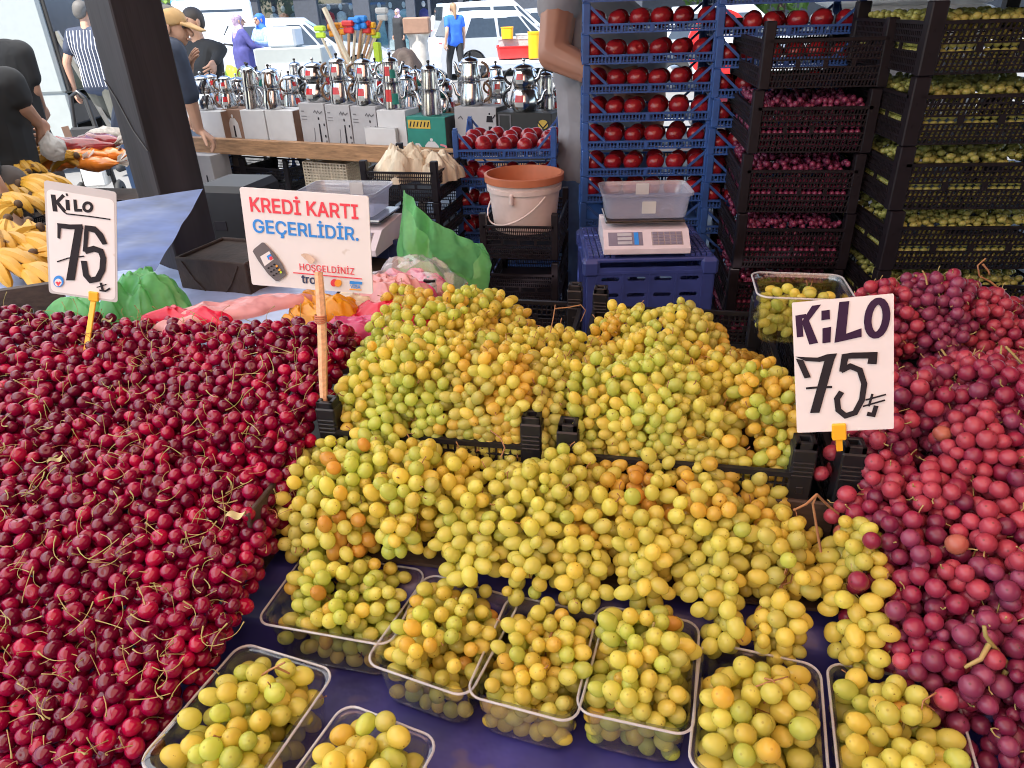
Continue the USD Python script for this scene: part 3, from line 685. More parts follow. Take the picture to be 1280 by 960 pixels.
# berry shapes (local z = away from the stalk)
def berry(el, seed, k=2):
    v, f = ICO[k]; v = v.copy()
    z = v[:, 2].copy()
    v[:, :2] *= (1 - .07 * z)[:, None]
    v *= 1 + .03 * (meshkit.noise(v * 1.7 + 5, seed)[:, None] - .5)
    v[:, 2] *= el
    return v, f
LONG = [berry(e, i) for i, e in enumerate((1.20, 1.30, 1.14, 1.36, 1.25))]
ROUND = [berry(e, 20 + i) for i, e in enumerate((1.02, 1.06, 1.0, 1.09))]
def aim(z):
    z = z / (np.linalg.norm(z) + 1e-9); x = np.cross([.3, 1, .2], z); x /= np.linalg.norm(x) + 1e-9
    return np.column_stack([x, np.cross(z, x), z])
nb = 0
BUNCHPATH = {}
for i, B in enumerate(bunches):
    idx = np.where((BB == i) & keep)[0]
    if len(idx) < 2: continue
    pts = BW[idx]; cen = BW[BB == i].mean(0); base = cen - np.array([0, 0, .02])
    path = thing(B['name'], B['label'], 'grapes', MX(base), B['group'])
    BUNCHPATH[i] = path
    shapes, names = (ROUND, [x[0] for x in REDS]) if B['red'] else (LONG, [x[0] for x in GREEN])
    tone = np.array(B['tone'], float); tone = tone / tone.sum(); t1_, t2_ = rng.choice(len(tone), p=tone), rng.choice(len(tone), p=tone); tone = tone * (1, 1, 1, .30, 1, .10) if B['heap'] == 'T' else tone * ((1, 1, 1, .35, 1, .12) if not B['red'] else (1,) * 5) * .22 + .55 * (np.arange(len(tone)) == t1_) + .26 * (np.arange(len(tone)) == t2_)
    tone = tone / tone.sum()
    if B['red']: tone = tone * .985 + .015 * (np.arange(5) == 4)
    axis = np.array([B['d'][0] * CA + B['d'][1] * SA, -B['d'][0] * SA + B['d'][1] * CA, -.35])
    for k in idx:
        t = (BW[k] - cen) @ axis
        out = BW[k] - (cen + axis * t * .9) + np.array([0, 0, -.006]) + rng.normal(0, .008, 3) + axis * .004
        v, f = shapes[rng.integers(len(shapes))]
        r = BRD[k] * (.97 if B['red'] else .93)
        R = aim(out) @ RZ(rng.uniform(0, 6.28))
        pth = numbered(path, 'berry')
        p = usdkit.mesh(stage, pth, (v, f), MAT[names[rng.choice(len(names), p=tone)]], True)
        setm(p, MX(BW[k] - base, R, r)); nb += 1
    # stalk: from the broad end of the bunch, with short pedicels between the berries
    g = G(); up = cen - axis / np.linalg.norm(axis) * (B['L'] * .46); top = pts[:, 2].max()
    if B['heap'] != 'T':
        za = up.copy(); za[2] = min(za[2] + .012, top + .004)
        bend = rng.normal(0, .012, 3)
        za[2] -= .012; g.tube([cen + [0, 0, -.012], (cen + za) / 2 + bend * .4, za], [.0016, .002, .0022], 6)
    else:
        g.tube([cen + [0, 0, -.01], cen + [.01, .01, .03], [cen[0] + .02, cen[1] + .025, top - .006]], [.0014, .0018, .002], 6)
    for k in rng.choice(idx, min(10, len(idx)), replace=False):
        q = BW[k] + (cen - BW[k]) * .25; g.tube([q, (q + cen) / 2 + rng.normal(0, .006, 3), cen], [.0009, .0010, .0012], 4)
    g2 = G()
    for k in rng.choice(idx, min(16 if B['red'] else 5, len(idx)), replace=False):     # broken pedicels between the berries
        o = (BW[k] - cen) / np.linalg.norm(BW[k] - cen); sd = np.cross(o, rng.normal(0, 1, 3)); sd /= np.linalg.norm(sd)
        q = BW[k] + (o * .55 + sd * .8) * BRD[k]; g2.tube([q, q + o * .005 + sd * .002, q + o * .008 + sd * .007 + [0, 0, .002]], [.0009, .0008, .0012], 4)
    obj('pedicels', g2, 'stem_green' if B['red'] else 'stem_tan', path, world=True, kind='stuff')
    obj('stalk', g, 'stem_green' if B['red'] else 'stem_tan' if rng.random() < .5 else 'stem_green', path, smooth=True, world=True)
# bare stalks that stick out of the heaps where the photograph shows them
def nearest(X):
    j = min(BUNCHPATH, key=lambda i: np.linalg.norm(BW[BB == i].mean(0) - X)); return BUNCHPATH[j]
def branch(pix, lines, m, r):
    X = at(*pix[:2], z=pix[2]); dd = (X - CAM) @ FW; g = G()
    for ln in lines:
        pts = [at(u, v, d=dd + e) for u, v, e in ln]
        if len(pts) == 2: pts = [pts[0], (pts[0] + pts[1]) / 2 + rng.normal(0, .0015, 3), pts[1]]
        g.tube(pts, np.linspace(r, r * .7, len(pts)), 7)
    obj('stalk', g, m, nearest(X), smooth=True, world=True)
branch((1025, 690, .96), [[(1026, 690, 0), (1020, 655, -.01), (1016, 630, -.015), (1021, 618, -.015)], [(1021, 618, -.015), (1008, 630, -.02), (992, 638, -.02)], [(1021, 618, -.015), (1035, 632, 0), (1048, 642, .02)]], 'stem_tan', .0019)
branch((1260, 840, .86), [[(1268, 850, .02), (1258, 828, 0), (1240, 806, -.01), (1232, 795, -.015), (1230, 782, -.015)], [(1236, 806, -.012), (1226, 824, -.02), (1206, 834, -.01)], [(1258, 838, .0), (1250, 852, 0)]], 'stem_green', .0034)
branch((1235, 350, 1.09), [[(1250, 362, 0), (1238, 352, 0), (1224, 345, 0), (1222, 332, 0), (1232, 323, 0)], [(1228, 330, 0), (1237, 343, 0)]], 'stem_tan', .0022)
branch((1158, 353, 1.09), [[(1159, 356, 0), (1157, 346, 0), (1153, 338, 0)]], 'stem_green', .002)
branch((690, 415, 1.04), [[(688, 416, 0), (692, 395, 0), (694, 381, 0)], [(693, 386, 0), (712, 384, 0), (726, 381, 0), (732, 388, 0), (726, 402, .01)]], 'stem_tan', .0012)
branch((625, 552, .98), [[(626, 572, 0), (631, 560, 0), (626, 548, 0), (613, 538, .01)]], 'stem_tan', .0014)
branch((352, 835, .83), [[(322, 848, 0), (336, 838, -.01), (356, 828, -.015)], [(345, 834, -.01), (362, 842, 0)], [(330, 842, 0), (318, 856, 0)]], 'stem_tan', .0019)
branch((968, 845, .84), [[(955, 848, 0), (966, 850, -.01), (972, 862, -.015), (978, 880, -.01), (970, 900, 0)], [(940, 860, 0), (962, 852, -.01), (985, 846, 0)]], 'stem_tan', .0012)
branch((1155, 880, .84), [[(1170, 866, 0), (1154, 876, -.01), (1150, 898, -.01)], [(1154, 876, -.01), (1168, 888, 0)]], 'stem_tan', .0012)
branch((1185, 460, 1.05), [[(1250, 455, 0), (1251, 442, 0), (1252, 432, 0)]], 'stem_green', .002)

# the berries one cannot see singly, under the heaps
def under_layer(name, label, H, a0, a1, b0, b1, depth, r, m):
    g = G(); v, f = ICO[1]
    k = 0
    for bb in np.arange(b0, b1, r * 1.75):
        k += 1
        for aa in np.arange(a0 + (k % 2) * r, a1 - (.24 - .25 * (bb - .6) if H is HR else 0), r * 2.0):
            x, y = aa + rng.uniform(-.005, .005), bb + rng.uniform(-.005, .005)
            g.add(v * r, f, MX(S(x, y, float(H(np.array(x), np.array(y))) - depth + rng.uniform(-.004, .004))))
    obj(name, g, m, smooth=True, label=label, cat='grapes', kind='stuff')
under_layer('white_grapes_beneath', 'mass of white grapes underneath the bunches of the left back crate', HA, -.53, -.185, 1.03, 1.56, .048, .0105, 'grape_amber')
under_layer('white_grapes_beneath', 'mass of white grapes underneath the bunches of the right back crate', HA, -.125, .25, 1.03, 1.56, .048, .0105, 'grape_amber')
under_layer('white_grapes_beneath', 'mass of white grapes underneath the bunches of the front heap', H2, -.56, .28, .835, .965, .050, .0115, 'grape_gold')
under_layer('red_grapes_beneath', 'mass of red grapes underneath the bunches of the red heap', HR, .34, .84, .62, 1.6, .050, .0118, 'grape_plum')

# ================================================================ cherries
def HC(a, b):
    n = meshkit.fbm(np.stack([a * 5, b * 5, a * 0 + 2], -1), 2, 11) - .5
    side = np.clip((a + .60) / .06, 0, 1)                           # falls away towards the grape crates
    return np.interp(b, [.30, .42, .60, .95, 1.20, 1.27], [.765, .79, .85, .955, 1.028, 1.01]) + .035 * n - .03 * side + .02 * np.exp(-((a + .72) / .12) ** 2 - ((b - 1.18) / .12) ** 2)
RC = .0124
cp = []
s_ = RC * 1.93
for lay in range(3):
    k = 0
    for bb in np.arange(.32, 1.24, s_ * .87):
        k += 1
        left = np.interp(bb, [.32, 1.24], [-.90, -1.62])
        right = np.interp(bb, [.3, .40, .50, .6, .95, 1.0, 1.24], [-.485, -.505, -.528, -.556, -.572, -.585, -.585])
        for aa in np.arange(left + (k % 2) * s_ / 2, right, s_):
            if lay == 0 and rng.random() < .30: continue
            x, y = aa + rng.normal(0, .006), bb + rng.normal(0, .006)
            if x > right: continue
            cp.append((x, y, float(HC(np.array(x), np.array(y))) + .006 - lay * RC * 1.62 + rng.normal(0, .006)))
C = np.array(cp); CR = RC * rng.uniform(.88, 1.10, len(C)); ca = C.copy()
for it in range(28):
    pr = cKDTree(C).query_pairs(2 * RC * 1.1, output_type='ndarray')
    d = C[pr[:, 0]] - C[pr[:, 1]]; L = np.linalg.norm(d, axis=1) + 1e-9; ov = (CR[pr[:, 0]] + CR[pr[:, 1]]) * .985 - L; k = ov > 0
    mv = d[k] / L[k, None] * (ov[k] * .42)[:, None]; np.add.at(C, pr[k, 0], mv); np.add.at(C, pr[k, 1], -mv)
    C += (ca - C) * .02; C[:, 2] -= .0006
    C[:, 0] = np.where((C[:, 1] > .70), np.minimum(C[:, 0], -.570), C[:, 0])
    C[:, 2] = np.maximum(C[:, 2], HC(C[:, 0], C[:, 1]) - .042)
CW = np.column_stack([C[:, 0] * CA + C[:, 1] * SA, -C[:, 0] * SA + C[:, 1] * CA, C[:, 2]])
# keep cherries out of the punnet against the heap
for M, w, d_, h in tubs[:8]:
    mi = np.linalg.inv(M); l = CW @ mi[:3, :3].T + mi[:3, 3]
    m = (np.abs(l[:, 0]) < w / 2 + RC) & (np.abs(l[:, 1]) < d_ / 2 + RC) & (l[:, 2] < h + .03)
    CW, CR = CW[~m], CR[~m]
vis = seen_mask(CW, CR, minpix=2)
CW, CR = CW[vis], CR[vis]
def cherry_fruit():
    t = np.linspace(0, PI, 13)
    prof = [(max(math.sin(x) * (1 + .06 * math.cos(x)), 0), math.cos(x) * .93 - (.20 * math.exp(-(x / .32) ** 2))) for x in t]
    prof[0] = (0.001, prof[0][1]); prof[-1] = (.001, prof[-1][1])
    g = G().lathe([(r, z) for r, z in prof[::-1]], 18)
    v, f = g.get(); v = v.copy(); v[:, 0] *= 1.06; v[:, 1] *= .96
    return v * RC, f
def cherry_stem(seed, L):
    r = np.random.default_rng(seed); a = r.uniform(0, 6.28); k = r.uniform(.15, .95)
    t = np.linspace(0, 1, 7)
    x = np.sin(t * k * 1.8) * L * .75; z = RC * .72 + t * L * (1 - .75 * k * t)
    pts = np.column_stack([x * math.cos(a), x * math.sin(a) + .004 * np.sin(t * 4), z])
    return G().tube(pts, [.0008, .00052, .0005, .0005, .00052, .0007, .0012], 5)
CF = cherry_fruit()
protos = []
TINTS = ['cherry_dark', 'cherry_dark', 'cherry_red', 'cherry_red', 'cherry_red', 'cherry_bright', 'cherry_dark', 'cherry_red', 'cherry_bright', 'cherry_dark', 'cherry_red', 'cherry_dark']
order = np.argsort((CW - CAM) @ FW)
def cherry_pose(k, j):
    if j % 3 == 0:     # stalk side up, leaning to any side
        tilt = rng.uniform(.1, 1.2)
    else: tilt = rng.uniform(.6, 2.6)
    return MX(CW[k], RZ(rng.uniform(0, 6.28)) @ RX(tilt) @ RZ(rng.uniform(0, 6.28)), CR[k] / RC)
CL = 'glossy dark red cherry with its stalk on, loose in the big cherry heap'
CL2 = 'glossy red cherry without a stalk, loose in the big cherry heap'
first = {}
scr = np.column_stack([640 + FPX * ((CW - CAM) @ RTV) / ((CW - CAM) @ FW), 480 - FPX * ((CW - CAM) @ UPV) / ((CW - CAM) @ FW)])
inside = (scr[:, 0] > 0) & (scr[:, 0] < 1280) & (scr[:, 1] > 0) & (scr[:, 1] < 960)
own = [k for k in order if inside[k]][:300]
for n_, k in enumerate(own):
    j = int(rng.integers(12)); stem = j % 2 == 0
    M = cherry_pose(k, 0 if stem else 1)
    lab = CL if stem else CL2; grp = 'cherries with stalks' if stem else 'cherries without stalks'
    if j not in first:
        p = thing('cherry', lab, 'cherry', M, grp); first[j] = p
        obj('fruit', CF, TINTS[j], p, smooth=True)
        if stem: obj('stalk', cherry_stem(j, (.034, .042, .030, .046, .038, .026)[j // 2]), 'stem_green', p, smooth=True)
    else: copy(first[j], M, lab, grp)
rest = [k for k in range(len(CW)) if k not in set(own)]
pip = numbered('/World', 'cherries')
pi = UsdGeom.PointInstancer.Define(stage, pip)
tag(pi.GetPrim(), 'the rest of the heap of dark red cherries behind the nearest ones', 'cherries', kind='stuff')
targets = []
for j in range(12):
    q = f'{pip}/cherry_{j:03d}'; UsdGeom.Xform.Define(stage, q)
    obj('fruit', CF, TINTS[j], q, smooth=True)
    if j % 2 == 0: obj('stalk', cherry_stem(40 + j, (.034, .042, .030, .046, .038, .026)[j // 2]), 'stem_green' if j % 4 else 'stem_tan', q, smooth=True)
    targets.append(Sdf.Path(q))
pi.CreatePrototypesRel().SetTargets(targets)
js = rng.integers(0, 12, len(rest))
pi.CreateProtoIndicesAttr(Vt.IntArray.FromNumpy(js.astype(np.int32)))
pi.CreatePositionsAttr(Vt.Vec3fArray.FromNumpy(CW[rest].astype(np.float32)))
qs = []
for k, j in zip(rest, js):
    R = cherry_pose(k, 0 if j % 2 == 0 else 1)[:3, :3] / (CR[k] / RC)
    q = Gf.Matrix3d(*R.T.ravel().tolist()).ExtractRotation().GetQuat(); qs.append(Gf.Quath(q))
pi.CreateOrientationsAttr(Vt.QuathArray(qs))
pi.CreateScalesAttr(Vt.Vec3fArray.FromNumpy(np.repeat((CR[rest] / RC)[:, None], 3, 1).astype(np.float32)))
# loose stalks and withered leaves on the heap
def surf(u, v):
    X = at(u, v, z=.9)
    for _ in range(12):
        q = toab(X); X = at(u, v, z=float(HC(np.array(q[0]), np.array(q[1]))) + .022)
    return X
g = G()
for _ in range(130):
    u, v = rng.uniform(0, 400), rng.uniform(400, 950)
    if u > 330 + (640 - v) * .3 * (v < 640) - max(v - 760, 0) * .75: continue
    X = surf(u, v); a = rng.uniform(0, 6.28); L = rng.uniform(.022, .05); c = rng.uniform(-1.6, 1.6)
    t = np.linspace(-.5, .5, 6)
    pts = np.column_stack([X[0] + L * t * math.cos(a) - c * L * t * t * math.sin(a), X[1] + L * t * math.sin(a) + c * L * t * t * math.cos(a), X[2] + .3 * L * t * t + rng.uniform(-.002, .006) + t * rng.uniform(-.012, .012) + .3 * (L * t * math.sin(a))])
    g.tube(pts, [.0007, .0007, .0007, .0007, .0009, .0014], 4)
obj('loose_cherry_stalks', g, 'stem_green', smooth=True, label='thin tangled green stalks strewn over the cherry heap', cat='stalks', kind='stuff')
for (u, v, a, lab, L) in ((296, 652, .2, 'withered grey-green leaf on the cherries beside the front grape heap', .03), (72, 582, .9, 'small folded olive leaf on the left of the cherry heap', .026), (136, 407, .6, 'pale dry leaf at the back of the cherry heap near the price card', .022)):
    X = surf(u, v)
    def leaf(uu, vv, X=X, a=a, L=L):
        x = (uu - .5) * L; y = (vv - .5) * L * .5 * np.sin(PI * np.clip(uu, .02, .98)); z = .010 + .006 * np.abs(vv - .5) + .004 * np.sin(uu * 7)
        return np.stack([X[0] + x * math.cos(a) - y * math.sin(a), X[1] + x * math.sin(a) + y * math.cos(a), X[2] + z + .2 * y], -1)
    obj('dry_leaf', G().grid(leaf, 9, 5), 'dry_leaf', smooth=True, label=lab, cat='leaf')
# ================================================================ PRICE CARDS
def card_frame(TL, TR, BR, BL, d, tilt=0.0):
    """a card facing the lens-side of the stall: its middle at depth d; size and slant from its corners"""
    k = lambda p: at(p[0], p[1], d=d)
    tl, tr, br, bl = map(k, (TL, TR, BR, BL))
    c = (tl + tr + br + bl) / 4
    ex = (tr + br - tl - bl) / 2; ey = (tl + tr - bl - br) / 2
    w, h = np.linalg.norm(ex), np.linalg.norm(ey)
    m = frame(c, ex, ey=ey)
    # refine: the flat rectangle whose four corners are seen where the card's corners are
    from scipy.optimize import least_squares
    from scipy.spatial.transform import Rotation
    tgt = np.array([TL, TR, BR, BL], float)
    def res(x):
        Rm = m[:3, :3] @ Rotation.from_rotvec(x[:3]).as_matrix(); cc = c + RTV * x[5] + UPV * x[6]
        q = cc + np.array([[-1, 1], [1, 1], [1, -1], [-1, -1]]) / 2 * [w * math.exp(x[3]), h * math.exp(x[4])] @ Rm[:, :2].T - CAM
        dp = q @ FW; uv = np.column_stack([640 + FPX * (q @ RTV) / dp, 480 - FPX * (q @ UPV) / dp])
        return np.r_[(uv - tgt).ravel(), x[:3] * 3]
    x = least_squares(res, np.array([.0, .02, 0, 0, 0, 0, 0])).x
    m[:3, :3] = m[:3, :3] @ Rotation.from_rotvec(x[:3]).as_matrix(); m[:3, 3] = c + RTV * x[5] + UPV * x[6]
    return m, w * math.exp(x[3]), h * math.exp(x[4])
class Card:
    def __init__(s, name, label, cat, M, w, h, src):
        s.p = thing(name, label, cat, M); s.w, s.h = w, h
        tl, tr, bl = [np.array(q, float) for q in src]; s.tl = tl; s.A = np.linalg.inv(np.column_stack([tr - tl, bl - tl]))
        s.k = 0; s.base = s.p
    def uv(s, q):
        q = s.A @ (np.array(q, float) - s.tl); return ((q[0] - .5) * s.w, (.5 - q[1]) * s.h)
    def flat(s, poly, m, name, lift=None, label=None):
        s.k += 1
        obj(name, G().prism(poly, .0006, MX((0, 0, .0016 + .00025 * s.k if lift is None else lift))), m, s.base, label=label)
    def stroke(s, pts, w, unit, cap=2, join=2): return LineString([s.uv(q) for q in pts]).buffer(w * unit / 2, cap_style=cap, join_style=join)
    def poly(s, pts): return Polygon([s.uv(q) for q in pts])
def union(*a):
    r = a[0]
    for x in a[1:]: r = r.union(x)
    return r
def rcard(w, h, r): return Polygon([(-w / 2 + r, -h / 2 + r), (w / 2 - r, -h / 2 + r), (w / 2 - r, h / 2 - r), (-w / 2 + r, h / 2 - r)]).buffer(r, quad_segs=6)
def ring(pts, w, unit, card): return LineString([card.uv(q) for q in pts + [pts[0]]]).buffer(w * unit / 2, cap_style=1)
def ell(cx, cy, rx, ry, n=20, rot=0): return [(cx + rx * math.cos(a) * math.cos(rot) - ry * math.sin(a) * math.sin(rot), cy + rx * math.cos(a) * math.sin(rot) + ry * math.sin(a) * math.cos(rot)) for a in np.arange(n) * 2 * PI / n]

# left card
M, w, h = card_frame((55, 225), (146, 240), (147, 378), (62, 366), 1.44, -.06)
c = Card('price_card', 'white card reading Kilo 75 in a clear sleeve on a yellow stick in the cherries', 'price sign', M, w, h, ((210, 260), (580, 310), (240, 825)))
obj('sleeve', G().prism(rcard(w, h, .006), .0014), 'card_back', c.p)
c.base = obj('card', G().prism(affinity.translate(rcard(w * .94, h * .91, .010), 0, -h * .025), .0008, MX((0, 0, .0011))), 'card', c.p)
U = w / 373
st = lambda pts, wd, cap=2: c.stroke(pts, wd, U, cap)
c.flat(union(st([(258, 328), (264, 370), (270, 410)], 24), st([(312, 330), (274, 368)], 17), st([(278, 362), (296, 384), (320, 410)], 19)), 'ink', 'letter')
c.flat(union(st([(331, 352), (336, 402)], 20), st([(324, 328), (333, 326)], 14)), 'ink', 'letter')
c.flat(union(st([(370, 350), (376, 400)], 17), st([(368, 402), (408, 402)], 15)), 'ink', 'letter')
c.flat(ring(ell(437, 385, 21, 21), 15, U, c), 'ink', 'letter')
c.flat(st([(312, 408), (330, 420), (450, 431), (556, 444)], 7), 'ink', 'underline')
c.flat(union(st([(283, 478), (350, 484), (414, 482)], 27), c.poly([(283, 470), (303, 478), (297, 545), (284, 540)]), c.poly([(374, 490), (416, 480), (378, 757), (332, 757)]), st([(284, 661), (340, 642), (425, 631)], 7)), 'ink', 'digit')
c.flat(union(c.poly([(424, 474), (480, 480), (520, 515), (545, 566), (522, 572), (478, 512), (428, 500)]), c.poly([(424, 478), (446, 484), (440, 612), (418, 606)]), st([(428, 606), (475, 592), (512, 604), (527, 640), (524, 700), (500, 748), (462, 756), (438, 730), (424, 655)], 32)), 'ink', 'digit')
c.flat(union(st([(518, 768), (530, 808)], 13), st([(497, 793), (548, 776)], 6), st([(512, 808), (545, 812), (568, 797)], 10)), 'ink', 'currency_sign')
c.flat(c.poly(ell(293, 762, 27, 30)), 'ink_blue', 'sticker'); c.flat(c.poly(ell(292, 768, 19, 20)), 'card', 'sticker'); c.flat(c.poly([(278, 766), (287, 762), (293, 768), (300, 762), (308, 767), (293, 788)]), 'ink_red', 'sticker')
def to_local(path, X): return (np.linalg.inv(THM[path]) @ np.append(X, 1))[:3]
foot = to_local(c.p, at(107, 424, z=1.02))
obj('stick', G().bar((foot[0] - .0005, -h / 2 - .004, foot[2] * .02 + .003), (foot[0], foot[1] - .03, foot[2]), .010, .006, bev=.001), 'yellow_plastic', c.p)
obj('clip', G().box((.019, .020, .010), (foot[0], -h / 2 + .007, .002), bev=.0015), 'yellow_plastic', c.p)

# right card
M, w, h = card_frame((990, 379), (1117, 366), (1117, 536), (996, 540), .955, -.05)
c = Card('price_card', 'white card with broad dark strokes KiLO 75 clipped above the grape crates', 'price sign', M, w, h, ((118, 310), (630, 263), (142, 957)))
c.base = obj('card', G().prism(rcard(w, h, .002), .0016), 'card', c.p)
U = w / 512
c.flat(union(st([(152, 368), (160, 472)], 34), st([(142, 378), (192, 370)], 22), c.poly([(222, 322), (268, 316), (206, 392), (254, 498), (208, 508), (168, 400)])), 'ink_purple', 'letter')
c.flat(union(c.poly([(270, 345), (312, 340), (314, 384), (270, 390)]), c.poly([(276, 428), (320, 420), (318, 494), (276, 500)])), 'ink_purple', 'letter')
c.flat(union(c.poly([(360, 303), (410, 298), (396, 452), (474, 424), (476, 464), (338, 496)])), 'ink_purple', 'letter')
c.flat(ring(ell(550, 376, 45, 80, rot=.12), 38, U, c), 'ink_purple', 'letter')
c.flat(union(c.poly([(134, 568), (250, 570), (300, 552), (352, 546), (340, 572), (262, 590), (190, 588)]), c.poly([(136, 578), (176, 584), (216, 668), (182, 674)]), c.poly([(292, 566), (344, 556), (262, 845), (212, 848)]), st([(190, 724), (260, 716), (328, 712)], 12)), 'ink', 'digit')
c.flat(union(c.poly([(374, 550), (430, 540), (558, 534), (554, 592), (508, 592), (512, 566), (412, 570)]), c.poly([(376, 552), (412, 562), (394, 636), (364, 634)]), st([(372, 630), (420, 606), (470, 624), (494, 690), (484, 770), (450, 836), (400, 854), (362, 826), (354, 770), (378, 734)], 31)), 'ink', 'digit')
c.flat(union(st([(537, 738), (520, 800)], 12), st([(502, 770), (606, 738)], 9), st([(490, 802), (602, 766)], 9), st([(512, 838), (545, 842), (558, 796)], 24)), 'ink', 'currency_sign')
cx_, cy_ = c.uv((368, 938))
obj('clip', G().box((.018, .024, .010), (cx_, cy_, .001), bev=.0015), 'yellow_plastic', c.p)
obj('stick', G().bar((cx_, cy_ - .010, .0), (cx_ + .001, cy_ - .030, -.004), .008, .006), 'yellow_plastic', c.p)

# card payment sign on a wooden stick
M, w, h = card_frame((300, 233), (460, 246), (467, 367), (315, 356), 1.235, -.05)
c = Card('payment_sign', 'white sign saying credit cards are accepted, tied on a wooden stick', 'sign', M, w, h, ((315, 70), (1165, 125), (400, 722)))
c.base = obj('board', G().prism(rcard(w, h, .004), .003, MX((0, 0, -.0016))), 'card', c.p)
U = w / 852
def text(s, left, right, capx, m, name, bold=False):
    (x0, y0), (x1, y1) = c.uv(left), c.uv(right)
    t = meshkit.text_mesh(s, .02, .0006, bold); v = np.array(t.vertices); b0, b1 = v[:, 0].min(), v[:, 0].max()
    L = math.hypot(x1 - x0, y1 - y0); a = math.atan2(y1 - y0, x1 - x0)
    v[:, 0] = (v[:, 0] - b0) * L / (b1 - b0); v[:, 1] *= capx * U / .02
    c.k += 1
    v = v @ RZ(a).T + (x0, y0, .0016 + .0002 * c.k)
    obj(name, (v, np.array(t.faces)), m, c.base)
text('KREDİ KARTI', (392, 222), (1112, 268), 92, 'ink_red', 'lettering', True)
text('GEÇERLİDİR.', (412, 358), (1125, 408), 86, 'ink_blue', 'lettering', True)
text('HOŞGELDİNİZ', (735, 612), (1112, 640), 46, 'ink_red', 'lettering')
c.flat(st([(690, 631), (1168, 668)], 7), 'ink_red', 'underline')
text('troy', (752, 700), (895, 712), 58, 'ink_navy', 'lettering', True)
c.flat(c.poly(ell(978, 697, 24, 26)), 'ink_red', 'card_logo'); c.flat(c.poly(ell(1006, 699, 24, 26)), 'ink_orange', 'card_logo')
c.flat(c.poly([(1086, 682), (1172, 688), (1172, 706), (1086, 702)]), 'ink_blue', 'card_logo'); c.flat(c.poly([(1088, 736), (1172, 741), (1172, 748), (1088, 744)]), 'ink_orange', 'card_logo')
text('VISA', (1094, 731), (1164, 735), 24, 'ink_blue', 'lettering', True)
c.flat(c.poly([(412, 486), (420, 470), (474, 426), (488, 428), (560, 500), (612, 570), (644, 636), (638, 652), (590, 688), (574, 688), (520, 640), (450, 548)]).buffer(.0004), 'print_grey', 'terminal_picture')
c.flat(c.poly([(462, 520), (524, 482), (556, 538), (494, 586)]), 'card', 'terminal_picture')
c.flat(c.poly([(508, 516), (534, 500), (548, 524), (522, 544)]), 'ink_blue', 'terminal_picture'); c.flat(c.poly([(524, 524), (540, 514), (552, 534), (534, 546)]), 'ink_red', 'terminal_picture')
for j in range(4):
    for i in range(3):
        x, y = 518 + i * 20 + j * 19, 598 - i * 13 + j * 24
        if j < 3 and x < 625: c.flat(c.poly(ell(x + 4, y, 7, 6, 8)), 'ink', 'terminal_picture')
for (x, y, m) in ((582, 580, 'ink_orange'), (602, 606, 'yellow_plastic'), (612, 622, 'lime_plastic')): c.flat(c.poly(ell(x, y, 8, 8, 10)), m, 'terminal_picture')
for (x, y, rx, ry) in ((800, 520, 46, 18), (815, 545, 20, 12), (765, 505, 14, 6)): c.flat(c.poly(ell(x, y, rx, ry, 9, .5)).buffer(.0008), 'stain', 'stain')
top = to_local(c.p, at(398, 340, d=1.222)); bot = to_local(c.p, at(406, 508, z=.985))
g = G(); tt = np.linspace(0, 1, 9)[:, None]
g.tube(top + (bot - top) * tt + np.column_stack([.0015 * np.sin(tt[:, 0] * 5), tt[:, 0] * 0, tt[:, 0] * 0]), np.interp(tt[:, 0], [0, .3, .7, 1], [.0075, .0085, .0082, .0062]), 7)
obj('stick', g, 'wood_stick', c.p, smooth=40)
k = top + (bot - top) * .32
g = G()
for j in range(4): g.lathe([(.0098, -.0016), (.0112, 0), (.0098, .0016)], 12, MX(k + (bot - top) * (j * .012), RX(PI / 2) @ RZ(0) @ RX(.12 * (j - 1.5))))
obj('rubber_band', g, 'terracotta', c.p, smooth=True)

# ================================================================ BEHIND THE DISPLAY: crate stacks
def tray(M, label, w=.475, d=.33, hp=.096, group='blue fruit trays'):
    p = thing('fruit_tray', label, 'tray', M, group)
    g = G().box((w - .02, d - .02, .004), (0, 0, .010)); obj('floor', g, 'blue_plastic', p)
    for L, m in sides(w, d, .005):
        g = G()
        g.add(BOXV * (L - .03, .010, .006), BOXF, m @ MX((0, 0, .003))); g.add(BOXV * (L - .03, .012, .007), BOXF, m @ MX((0, 0, .0275)))
        n = int(L / .013)
        for k in range(n): g.add(BOXV * (.0045, .006, .019), BOXF, m @ MX((-L / 2 + .02 + (L - .04) * k / (n - 1), 0, .0152)))
        for k in (-1, 0, 1): g.add(BOXV * (.008, .013, .026), BOXF, m @ MX((k * L * .22, 0, .016)))
        obj('rail', g, 'blue_plastic', p)
        for s in (-1, 1):
            a = (m @ np.array([s * (L / 2 - .024), 0, hp - .012, 1]))[:3]; b = (m @ np.array([s * (L / 2 - .085), 0, .030, 1]))[:3]
            obj('brace', G().bar(a, b, .006, .009), 'blue_plastic', p)
    for x in (-1, 1):
        for y in (-1, 1):
            g = G().box((.026, .022, hp - .002), (x * (w / 2 - .013), y * (d / 2 - .011), hp / 2), bev=.003)
            g.box((.008, .024, .010), (x * (w / 2 - .013), y * (d / 2 - .011), hp * .62)); g.box((.018, .015, .008), (x * (w / 2 - .013), y * (d / 2 - .011), hp + .001))
            obj('corner_post', g, 'blue_plastic', p)
    return p
